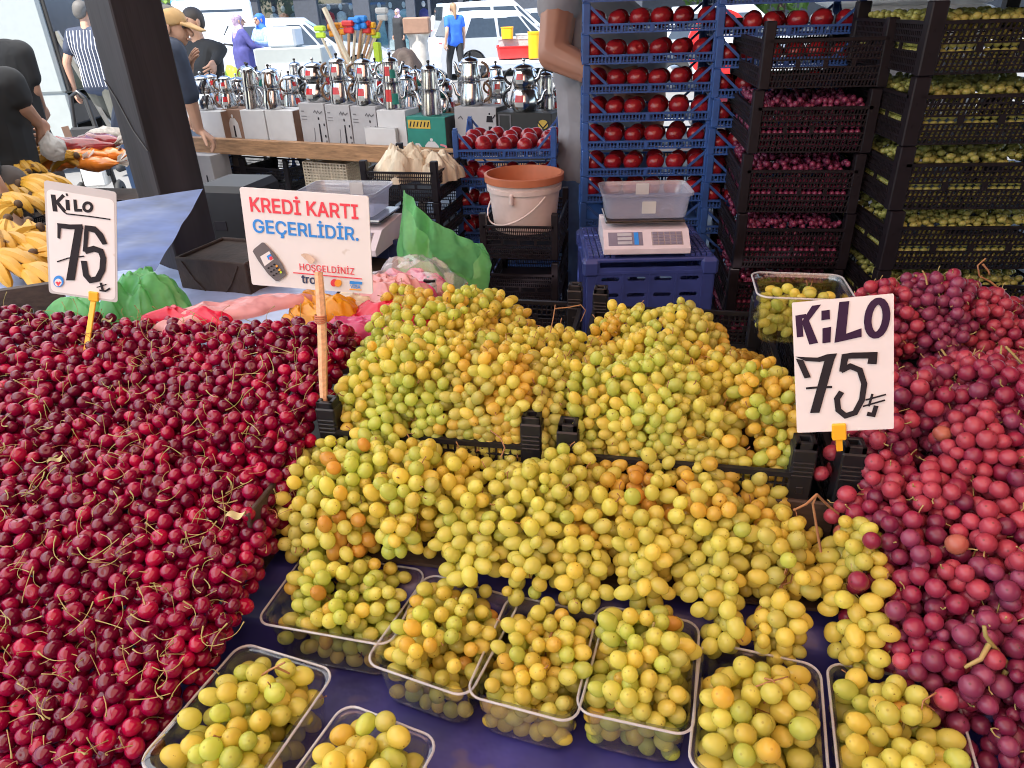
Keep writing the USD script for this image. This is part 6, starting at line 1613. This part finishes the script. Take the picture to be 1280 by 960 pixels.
# striped shirt, walking away
y = 8.7
nk = at(106, 36, y=y)
person('person with grey hair in a dark shirt with white stripes, walking away', (nk[0] + .02, y, 0), -.12, 1.74 * (nk[2] / 1.475), dict(shirt='cloth_navy', legs='cloth_olive', hair='hair_grey', stripes=True, fat=1.15, sleeve=.55, gaze=(.35, 1, 0)),
       local=dict(lkn=(-.10, .14, .52), lan=(-.10, .12, .12), rkn=(.10, -.02, .50), ran=(.11, -.24, .14), lel=(-.30, -.06, 1.16), lwr=(-.33, -.02, .90)), near=False)
# man in the tan cap behind the post, leaning on the plank
y = 4.72
hx = at(216, 36, y=y); hip = at(172, 150, y=y + .05)
H_ = 1.72
person('person in a tan cap behind the dark post, one hand on the plank, one raised', (hip[0] - .02, y, 0), -PI / 2, H_, dict(shirt='cloth_navy', legs='denim', cap='cap_tan', hair='hair_grey', sleeve=.85, gaze=(0, 1, -.12), skin='skin', fat=1.1,
       rhand=dict(dir=(-.1, .75, -.65), palm=(.1, -.6, -1), curl=.8), lhand=dict(dir=(.15, .45, .9), palm=(-.5, .75, -.2), curl=.28)),
       world=dict(head=hx + [0, 0, .0], neck=at(207, 56, y=y), chest=at(196, 84, y=y), waist=at(178, 122, y=y + .03), pel=hip, lhip=hip + [0, .09, -.02], rhip=hip + [0, -.09, -.02],
                  rsh=at(216, 66, y=y - .17), rel=at(238, 126, y=y - .14), rwr=at(249, 163, y=y - .10), lsh=at(214, 60, y=y + .17), lel=at(224, 106, y=y + .25), lwr=at(236, 92, y=y + .20)), near=True)
# dark jacket behind him
y = 6.6
person('person in a dark open jacket over a pale blue shirt, behind the capped person', (at(252, 70, y=y)[0], y, 0), 2.6, 1.66, dict(shirt='cloth_black', legs='cloth_black', hair='hair', sleeve=1), world=dict(lel=at(276, 62, y=y - .05), lwr=at(268, 78, y=y - .22)))
# two women in headscarves
y = 14.3
b = at(303, 60, y=y)
person('person in a purple-blue robe and patterned headscarf, seen from behind', (b[0], y, 0), -.9, 1.60, dict(robe='cloth_purple', scarf='hijab_pattern', fat=1.2, gaze=(.3, 1, 0)), local=dict(rel=(.30, .10, 1.20), rwr=(.30, .34, 1.12)))
b = at(331, 60, y=15.0)
person('person in a blue headscarf and pale blue jacket facing the camera side', (b[0], 15.0, 0), 2.5, 1.60, dict(robe='cloth_sky', scarf='cloth_blue', fat=1.15), local=dict(lel=(-.28, .14, 1.2), lwr=(-.22, .38, 1.24), rel=(.26, .1, 1.16), rwr=(.14, .3, 1.1)))
# walking in blue
y = 18.2
b = at(569, 50, y=y)
person('person in a bright blue t-shirt and black trousers striding across the sunny street', (b[0], y, 0), .5, 1.68, dict(shirt='cloth_blue', legs='cloth_black', hair='hair_brown', long=True, sleeve=.5, shoes='card'), local=dict(lkn=(-.10, .20, .52), lan=(-.10, .24, .10), rkn=(.10, -.06, .5), ran=(.10, -.38, .16), lel=(-.25, -.10, 1.15), lwr=(-.27, -.02, .9)))
# man in grey behind the blue trays
y = 3.30
person('person in a grey t-shirt standing behind the tall blue tray stack, bare forearm across', (at(742, 120, y=y)[0] + .03, y, 0), .30, 1.80, dict(shirt='cloth_grey', legs='denim', hair='hair', sleeve=.42, skin='skin_dark', fat=1.1, armr=1.55),
       world=dict(lsh=at(704, -40, y=y + .0), lel=at(692, 68, y=y - .16), lwr=at(760, 100, y=y - .30)), near=True)
# far people before the shop
for (u, y, yaw, lk, lab) in ((499, 27.0, 2.6, dict(robe='cloth_black', scarf='hijab_pattern'), 'person in a black robe walking before the shop window'), (548, 28.0, 3.0, dict(robe='dress_white', scarf='cloth_black'), 'person in a white patterned robe at the shop door')):
    b = at(u, 40, y=y); person(lab, (b[0], y, 0), yaw, 1.6, lk)
# ================================================================ THE STREET BEYOND
def panel(g, x0, x1, z0, z1, y, t=.06): g.box((x1 - x0, t, z1 - z0), ((x0 + x1) / 2, y, (z0 + z1) / 2))
FY = 31.0
fx = lambda u: at(u, 45, y=FY)[0]
p = thing('shop_building', 'dark fronted clothes shop with a pale blue fascia across the street', 'building', MX((0, 0, 0)))
g = G(); panel(g, -16, 30, 3.2, 9, FY + .4, .5); obj('upper_wall', g, 'facade_pale', p)
g = G(); panel(g, -16, 30, 2.15, 3.4, FY - .1, .25); obj('fascia', g, 'fascia', p)
g = G(); panel(g, -16, 30, 0, 3.2, FY + 3.5, .1); obj('back_wall', g, 'facade_dark', p)
for (a, b_) in ((292, 330), (374, 402), (446, 466), (511, 522), (538, 541), (575, 581), (640, 700), (760, 800)):
    g = G(); panel(g, fx(a), fx(b_), 0, 2.2, FY, .3); obj('pillar', g, 'facade_dark', p)
for (a, b_) in ((330, 374), (402, 446), (466, 511), (581, 640), (700, 760)):
    g = G(); panel(g, fx(a), fx(b_), .1, 2.15, FY + .05, .02); obj('shop_window', g, 'window_glass', p)
    g = G(); panel(g, fx(a), fx(b_), .0, .12, FY, .2); obj('sill', g, 'facade_dark', p)
k = 0
for (u, m) in ((340, 'dress_white'), (352, 'lamp_red'), (366, 'cloth_grey'), (410, 'lamp_red'), (425, 'dress_white'), (438, 'cloth_black'), (474, 'dress_teal'), (488, 'dress_white'), (505, 'dress_teal'), (530, 'cloth_purple'), (590, 'dress_white'), (605, 'cloth_navy'), (622, 'dress_teal')):
    k += 1
    t = thing('mannequin', f'shop window mannequin, {ORD[min(k - 1, 11)]} from the left{" but one more" if k > 12 else ""}', 'mannequin', MX((fx(u), FY + .8, .15)))
    obj('dress', G().lathe([(.001, 0), (.26, .02), (.20, .5), (.15, .95), (.20, 1.25), (.17, 1.38), (.05, 1.45), (.001, 1.46)], 12), m, t, smooth=50)
    obj('head', G().ico((0, 0, 1.60), (.075, .09, .11), 2), 'dress_white', t, smooth=True)
    obj('stand', G().lathe([(.001, -.15), (.25, -.15), (.25, -.12), (.02, -.10), (.02, .05), (.001, .05)], 10), 'steel_dark', t)
obj('pavement', G().box((60, 3.2, .14), (5, FY - 1.75, .07)), 'paving', kind='structure', label='raised pavement before the shop', cat='pavement')
# pale apartment building at the left end of the street
p = thing('pale_building', 'pale building with rows of small windows at the far left', 'building', MX((-24, 36, 0)))
obj('wall', G().box((14, .6, 12), (0, .3, 6)), 'facade_pale', p)
for i in range(9):
    for j in range(6): obj('window', G().box((.8, .08, 1.0), (-6 + 1.45 * i, -.03, 1.0 + 1.7 * j)), 'glass_blue' if (i * 7 + j) % 3 else 'glass_dark', p)
X = at(70, 20, y=24); p = thing('banner', 'blue and white vertical street banner at the upper left', 'banner', MX((X[0], 24, 0), RZ(.1)))
obj('cloth', G().box((.55, .03, 2.4), (0, 0, 2.0), bev=.004), 'ink_blue', p); obj('pole', G().box((.07, .07, 3.4), (-.33, 0, 1.7)), 'steel_dark', p); obj('red_strip', G().box((.2, .032, 1.6), (.40, 0, 1.9)), 'ink_red', p)
# leaves
def leaves(c, size, n, seed, L):
    q = np.random.default_rng(seed); d = q.normal(size=(n, 3)); d /= np.linalg.norm(d, axis=1, keepdims=True); c = np.asarray(c)
    r = q.random(n) ** .4; lump = meshkit.fbm(d * 2.2 + seed, 3, seed); P_ = c + d * (r * (.55 + .75 * lump))[:, None] * np.asarray(size)
    a = q.normal(size=(n, 3)); a /= np.linalg.norm(a, axis=1, keepdims=True); b = np.cross(a, q.normal(size=(n, 3))); b /= np.linalg.norm(b, axis=1, keepdims=True)
    s = L * q.uniform(.6, 1.3, n)[:, None]
    v = np.stack([P_ - a * s, P_ + b * s * .45, P_ + a * s, P_ - b * s * .45], 1).reshape(-1, 3); f = np.arange(4 * n).reshape(-1, 4)
    return G().add(v, f)
def tree(X, h, cr, n, seed, label, m='leaf'):
    p = thing('street_tree', label, 'tree', MX(X)); g = G()
    g.tube([(0, 0, 0), (.05, .02, h * .35), (0, .05, h * .75)], [.16, .12, .07], 8)
    for k in range(5): a = k * 1.26; g.tube([(0, .03, h * .45), (cr * .4 * math.cos(a), cr * .4 * math.sin(a), h * .7), (cr * .7 * math.cos(a), cr * .7 * math.sin(a), h * .85)], [.06, .04, .02], 6)
    obj('trunk', g, 'wood_dark', p, smooth=True); obj('crown', leaves((0, 0, h * .72), (cr, cr, h * .38), n, seed, .13), m, p)
tree((at(256, 5, y=27)[0], 27, 0), 4.6, 2.0, 2600, 3, 'light green street tree above the parked van', 'leaf_light')
tree((at(83, 60, y=19)[0], 19, 0), 2.4, 1.2, 1500, 4, 'small green tree between the truck and the striped person', 'leaf_light')
tree((at(975, 0, y=19)[0], 19, 0), 3.6, 2.6, 4200, 5, 'broad green tree seen over the tray stack at the right', 'leaf')
tree((at(915, 8, y=20)[0], 20.5, 0), 3.4, 1.8, 2600, 6, 'green tree left of the broad one, above the trays', 'leaf')
# cars
def car(M, label, paint='white_paint', L=4.1, W=1.72, Hc=1.48, suv=False):
    p = thing('parked_car', label, 'car', M)
    z1 = Hc * .58
    prof = [(-L / 2, .28), (-L / 2 - .02, .55), (-L / 2 + .05, z1 - .05), (-L / 2 + .25, z1 + .02), (L / 2 - 1.15, z1), (L / 2 - .25, z1 - .14), (L / 2 - .02, .58), (L / 2, .30), (L / 2 - .1, .2), (-L / 2 + .1, .2)]
    pl = Polygon(prof).buffer(.05)
    for x in (-L * .31, L * .31): pl = pl.difference(Point(x, .31).buffer(.36))
    m = MX((0, W / 2, 0), np.column_stack([(1, 0, 0), (0, 0, 1), (0, -1, 0)]).astype(float))
    obj('body', G().prism(pl, W, m), paint, p, smooth=30)
    back = -L / 2 + (.10 if suv else .30)
    pts = []
    for s in (-1, 1):
        for x, z, k in ((back, z1 - .02, .90), (L * .21, z1 - .02, .90), (back + (.12 if suv else .40), Hc - .04, .72), (L * .02, Hc - .02, .72), (-L * .15, Hc, .72)): pts.append((np.array([x, s * W / 2 * k, z]), .03))
    obj('cabin', G().man(joinup(hullof(pts)), 0, .4), paint, p, smooth=30)
    for s in (-1, 1):
        def q(x, t): return np.array([x, s * (W / 2 * (.90 - .18 * t) + .036), z1 + (Hc - .09 - z1) * t])
        for (xa, xb, ta, tb_) in ((back + .30, -L * .145, back + .55, -L * .145), (-L * .125, L * .10, -L * .125, L * .015), (L * .115, L * .165, L * .03, L * .045)):
            v = np.array([q(xa, .10), q(xb, .10), q(tb_, .92), q(ta, .92)]); n = np.array([0, s, .25]) * .012
            obj('side_window', (np.vstack([v, v + n]), np.vstack([_hullfaces(np.vstack([v, v + n]) + rng.normal(0, 1e-5, (8, 3)))])), 'glass_dark', p)
        for x in (-L * .31, L * .31):
            w_ = G().lathe([(.17, -.09), (.30, -.10), (.32, -.06), (.32, .06), (.30, .10), (.17, .09)], 20, MX((x, s * (W / 2 - .10), .32), RX(PI / 2))); wh = obj('wheel', w_, 'tyre', p, smooth=40)
            w_ = G().lathe([(.001, .06 * s), (.06, .07 * s), (.17, .05 * s), (.19, .085 * s)], 14, MX((x, s * (W / 2 - .08), .32), RX(-PI / 2))); obj('rim', w_, 'steel', wh, smooth=30)
        obj('tail_light', G().box((.06, .26, .22), (-L / 2 + .03, s * (W / 2 - .16), z1 - .12), bev=.015), 'lamp_red', p)
        obj('headlight', G().box((.10, .30, .13), (L / 2 - .06, s * (W / 2 - .22), z1 - .20), bev=.02), 'steel', p)
        obj('mirror', G().box((.10, .16, .11), (L * .16, s * (W / 2 + .05), z1 + .06), bev=.02), paint, p)
    v = [np.array([back + .02 * 0 + dx, sy * W / 2 * k, z]) for dx, z, k in ((.06, z1 + .10, .78), ((.10 if suv else .33), Hc - .10, .64)) for sy in (-1, 1)]
    obj('rear_window', G().bar((v[0] + v[1]) / 2 + [-.04, 0, 0], (v[2] + v[3]) / 2 + [-.04, 0, 0], W * .66, .03, up=(-1, 0, .6)), 'glass_dark', p)
    obj('windscreen', G().bar((L * .215, 0, z1 + .06), (L * .04, 0, Hc - .08), W * .68, .05, up=(1, 0, .8)), 'glass_dark', p)
    obj('bumper', G().box((.10, W * .96, .20), (-L / 2 + .0, 0, .40), bev=.03), paint, p); obj('number_plate', G().box((.02, .50, .11), (-L / 2 - .055, 0, .62)), 'card', p)
    return p
cX = at(615, 55, y=20.4); car(MX((cX[0] + .35, 20.6, 0), RZ(.42)), 'white hatchback parked at an angle behind the person in blue')
cX = at(612, 20, y=24.5); car(MX((cX[0] + .5, 25.0, 0), RZ(.25)), 'white estate car with roof rails behind the hatchback', L=4.5, Hc=1.72, suv=True)
cX = at(372, 60, y=19); car(MX((cX[0], 19.5, 0), RZ(.15)), 'pale car with dark windows behind the two people in headscarves', L=4.3)
cX = at(705, 30, y=27); car(MX((cX[0], 27.5, 0), RZ(.1)), 'grey car at the kerb seen beside the person in grey', 'car_grey')
cX = at(940, 30, y=15); car(MX((cX[0], 15.6, 0), RZ(-.2)), 'white car showing between the blue tray stacks')
# white van with blue trim
cX = at(258, 40, y=20); p = thing('delivery_van', 'white van with a blue roof edge seen beside the capped person', 'van', MX((cX[0], 20.6, 0), RZ(-1.2)))
obj('body', G().man(joinup(hullof([(np.array([x, y_, z]), .08) for x in (-2.2, 1.7) for y_ in (-.8, .8) for z in (.4, 1.85)] + [(np.array([2.2, y_, .7]), .12) for y_ in (-.75, .75)])), 0, .5), 'white_paint', p, smooth=30)
obj('roof_edge', G().box((3.6, 1.76, .12), (-.25, 0, 1.88), bev=.02), 'ink_blue', p)
for s in (-1, 1):
    obj('side_window', G().box((1.0, .02, .5), (.9, s * .885, 1.5), bev=.005), 'glass_dark', p); obj('side_window', G().box((1.2, .02, .5), (-.9, s * .885, 1.5), bev=.005), 'glass_dark', p)
    for x in (-1.4, 1.4): obj('wheel', G().lathe([(.001, -.1), (.28, -.1), (.32, -.05), (.32, .05), (.28, .1), (.001, .1)], 18, MX((x, s * .78, .32), RX(PI / 2))), 'tyre', p, smooth=40)
obj('windscreen', G().box((.02, 1.3, .55), (1.92, 0, 1.45), RY(-.25)), 'glass_dark', p); obj('rear_window', G().box((.02, 1.2, .45), (-2.29, 0, 1.5)), 'glass_dark', p)
# big pale truck at the left
ex0 = at(46, 0, y=8.6); ex1 = at(86, 120, y=8.6)
p = thing('truck', 'large pale box truck parked at the left, its side lockers low down', 'truck', MX((ex0[0], 8.6, 0), RZ(.06)))
obj('box_body', G().box((5.0, 2.3, 2.6), (-2.5, 1.15, 2.18), bev=.03), 'truck_panel', p)
obj('chassis', G().box((4.6, 1.8, .25), (-2.5, 1.15, .62), bev=.02), 'bakelite', p)
obj('side_skirt', G().box((4.9, .06, .55), (-2.45, .05, .62), bev=.02), 'truck_panel', p)
obj('locker', G().box((.85, .05, .46), (-.75, .0, .66), bev=.015), 'box_white', p)
for k in range(2): obj('vent', G().box((.55, .02, .07), (-.72, -.03, .60 - .17 * k), bev=.005), 'bakelite', p)
obj('rear_seal', G().box((.05, 2.2, 2.4), (.02, 1.15, 2.1), bev=.01), 'bakelite', p); obj('tail_bar', G().bar((.05, .1, 1.5), (.35, .1, .5), .05), 'steel_dark', p); obj('tail_bar', G().bar((.05, .9, 1.5), (.35, .9, .5), .05), 'steel_dark', p)
for x in (-.9, -3.9):
    for y_ in (.3, 2.0): obj('wheel', G().lathe([(.001, -.14), (.38, -.14), (.44, -.08), (.44, .08), (.38, .14), (.001, .14)], 20, MX((x, y_, .44), RX(PI / 2))), 'tyre', p, smooth=40)
# pushchair with dark wheel beyond the packets
X = at(104, 160, y=7.0); p = thing('hand_trolley', 'black hand trolley with a wheel standing behind the packets', 'trolley', MX((X[0], 7.0, 0), RZ(.2)))
g = G(); g.tube([(-.14, 0, .1), (-.10, .05, .62), (-.06, .1, .98), (.0, .12, 1.02), (.06, .1, .96)], .022, 8); g.tube([(.14, 0, .1), (.10, .05, .62), (.06, .1, .96)], .022, 8); obj('frame', g, 'bakelite', p, smooth=True)
obj('seat', G().box((.24, .10, .45), (0, .02, .50), RX(-.1), bev=.02), 'cloth_black', p); obj('basket', G().box((.20, .2, .2), (0, -.02, .30), bev=.02), 'bag_white', p)
for s in (-1, 1): obj('wheel', G().lathe([(.05, -.02), (.10, -.025), (.12, 0), (.10, .025), (.05, .02)], 16, MX((s * .17, 0, .12), RY(PI / 2))), 'tyre', p, smooth=True)
# crates of plastic ware and stone column by the street
for (u, v, y_, sz, m, lab) in ((645, 64, 11.5, (.58, .5, .16), 'red_plastic', 'red box with household goods on the street stall'), (645, 53, 11.6, (.55, .4, .12), 'bag_white', 'white box on top of the red one'), (667, 56, 11.2, (.16, .3, .34), 'yellow_plastic', 'yellow bin beside the red box'), (634, 41, 11.4, (.18, .25, .15), 'yellow_plastic', 'small yellow tub on the white box'), (657, 45, 11.6, (.3, .3, .06), 'bag_white', 'pale tray leaning on the white box')):
    X = at(u, v, y=y_); p = thing('storage_box', lab, 'box', MX((X[0], y_, X[2] - sz[2] / 2)))
    q = rings([(sz[0] * .9, sz[1] * .9, 0), (sz[0] * .96, sz[1] * .96, sz[2] * .9), (sz[0], sz[1], sz[2] * .92), (sz[0], sz[1], sz[2]), (sz[0] * .94, sz[1] * .94, sz[2]), (sz[0] * .88, sz[1] * .88, sz[2] * .15)], .05)
    obj('box_body', G().loft(q), m, p, smooth=30)
X = at(640, 75, y=11.5); t = thing('street_stall', 'pale table under the plastic boxes', 'table', MX((X[0] + .1, 11.5, 0))); zt_ = at(640, 72, y=11.5)[2] - .02
obj('top', G().box((1.6, .9, .04), (0, 0, zt_ - .02), bev=.005), 'box_white', t)
for x in (-.7, .7):
    for y_ in (-.38, .38): obj('leg', G().box((.05, .05, zt_ - .04), (x, y_, (zt_ - .04) / 2)), 'steel_dark', t)
X = at(524, 60, y=13); p = thing('gate_pillar', 'short stone pillar with a brown cap behind the teapots', 'pillar', MX((X[0], 13, 0)))
zt_ = at(524, 42, y=13)[2]
obj('shaft', G().lathe([(.001, 0), (.22, 0), (.22, .1), (.16, .15), (.15, zt_ - .1), (.20, zt_), (.001, zt_)], 14), 'stone_col', p, smooth=35); obj('cap', G().box((.42, .42, .24), (0, 0, zt_ + .12), bev=.02), 'box_brown', p)
X = at(505, 70, y=9); p = thing('draped_cart', 'dark brown draped cart behind the teapots', 'cart', MX((X[0], 9, 0)))
v, f = ICO[3]; v = crumple(v, 5, .25, 1.6) * (.22, .2, .42); obj('drape', (v, f), 'wood_dark', p, smooth=True, M=MX((0, 0, .78))); obj('base', G().box((.36, .34, .40), (0, 0, .2), bev=.02), 'wood_dark', p)
X = at(355, 90, y=11); p = thing('white_counter', 'white cabinet with a recessed panel beyond the teapots', 'cabinet', MX((X[0], 11, 0), RZ(-.05)))
zt_ = at(355, 60, y=11)[2]; obj('cabinet_body', G().box((.95, .6, zt_), (.1, .3, zt_ / 2), bev=.015), 'truck_panel', p); obj('door_panel', G().box((.70, .03, zt_ * .62), (.1, -.01, zt_ * .52), bev=.01), 'box_white', p); obj('top_unit', G().box((.40, .4, .26), (.0, .3, zt_ + .13), bev=.03), 'white_paint', p)
X = at(290, 92, y=11.5); p = thing('yellow_bag', 'lime yellow bag on the street between the pots and the robe', 'bag', MX((X[0], 11.5, 0)))
v, f = ICO[3]; v = crumple(v, 15, .3, 2) * (.12, .1, .22); obj('bag_body', (v, f), 'lime_plastic', p, smooth=True, M=MX((0, 0, X[2] - .1))); obj('stand', G().box((.15, .15, X[2] - .25), (0, 0, (X[2] - .25) / 2)), 'box_brown', p)
# parasols over the street stalls, pale sacks and a hanging red sign at the right
for (u, v, y_, s, lab) in ((1062, 95, 4.4, (.10, .10, .16), 'white plastic sack standing between the two dark stacks'), (1068, 150, 4.2, (.10, .10, .14), 'pale pink sack low between the two dark stacks')):
    X = at(u, v, y=y_); v_, f_ = ICO[4]; v_ = crumple(v_, int(v), .3, 2.2) * s; obj('plastic_sack', (v_, f_), 'bag_white', smooth=True, label=lab, cat='sack', M=MX(X))
X = at(1105, 60, y=4.6); p = thing('wrapped_pallet', 'stack of goods wrapped in clear film behind the dark crate stacks', 'pallet', MX((X[0] + .25, 5.0, 0), RZ(-.2)))
for k in range(7):
    v_, f_ = ICO[4]; v_ = np.sign(v_) * np.abs(v_) ** .5; v_ = crumple(v_, 30 + k, .12, 2.5) * (.5, .4, .14); obj('wrapped_pack', (v_, f_), 'bag_white' if k % 2 else 'facade_pale', p, smooth=True, M=MX((0, 0, .15 + .25 * k)))
X = at(898, 55, y=8.5); p = thing('round_sign', 'red and white round sign seen between the blue tray stacks', 'sign', MX((X[0], 8.5, X[2])))
obj('disc', G().lathe([(.001, -.02), (.34, -.02), (.34, .02), (.001, .02)], 24, MX((0, 0, 0), RX(PI / 2))), 'red_plastic', p, smooth=30); obj('centre', G().lathe([(.001, .021), (.22, .021), (.22, .03), (.001, .03)], 20, MX((0, 0, 0), RX(PI / 2))), 'card', p, smooth=30); obj('post', G().box((.06, .04, X[2]), (0, .05, -X[2] / 2)), 'steel_dark', p)
for k, (u, v, y_, m) in enumerate(((900, 120, 6.5, 'cloth_blue'), (905, 135, 6.4, 'red_plastic'), (896, 150, 6.3, 'bag_white'), (908, 160, 6.5, 'ink_orange'))):
    X = at(u, v, y=y_); v_, f_ = ICO[3]; v_ = crumple(v_, 60 + k, .3, 2) * (.22, .16, .10); obj('bundled_goods', (v_, f_), m, smooth=True, label=f'{["blue", "red", "white", "orange"][k]} bundle of goods glimpsed between the blue tray stacks', cat='bundle', M=MX(X))
t = thing('goods_bench', 'low bench carrying bundled goods behind the trays', 'bench', MX((at(902, 165, y=6.4)[0], 6.4, 0))); zb_ = at(902, 165, y=6.4)[2] - .09
obj('top', G().box((1.4, .6, .04), (0, 0, zb_ - .02)), 'wood_plank', t); obj('side', G().box((.04, .5, zb_ - .04), (-.6, 0, (zb_ - .04) / 2)), 'wood_plank', t); obj('side', G().box((.04, .5, zb_ - .04), (.6, 0, (zb_ - .04) / 2)), 'wood_plank', t)
# motor scooter by the van
X = at(280, 70, y=16.5); p = thing('motor_scooter', 'parked pale scooter beside the person in the purple robe', 'scooter', MX((X[0] - .15, 16.5, 0), RZ(1.1)))
obj('body', G().man(joinup(chain([(np.array([-.5, 0, .62]), .16), (np.array([-.1, 0, .5]), .13), (np.array([.35, 0, .35]), .08)]) + chain([(np.array([.38, 0, .35]), .08), (np.array([.55, 0, .95]), .07)])), 4, .05), 'white_paint', p, smooth=True)
obj('seat', G().man(joinup(chain([(np.array([-.55, 0, .80]), .09), (np.array([-.1, 0, .74]), .08)])), 3, .05), 'cloth_black', p, smooth=True)
obj('handlebar', G().tube([(.55, -.3, 1.05), (.58, 0, 1.02), (.55, .3, 1.05)], .02, 7), 'bakelite', p, smooth=True)
for x in (-.55, .65): obj('wheel', G().lathe([(.10, -.04), (.20, -.05), (.23, 0), (.20, .05), (.10, .04)], 18, MX((x, 0, .23), RX(PI / 2))), 'tyre', p, smooth=True)
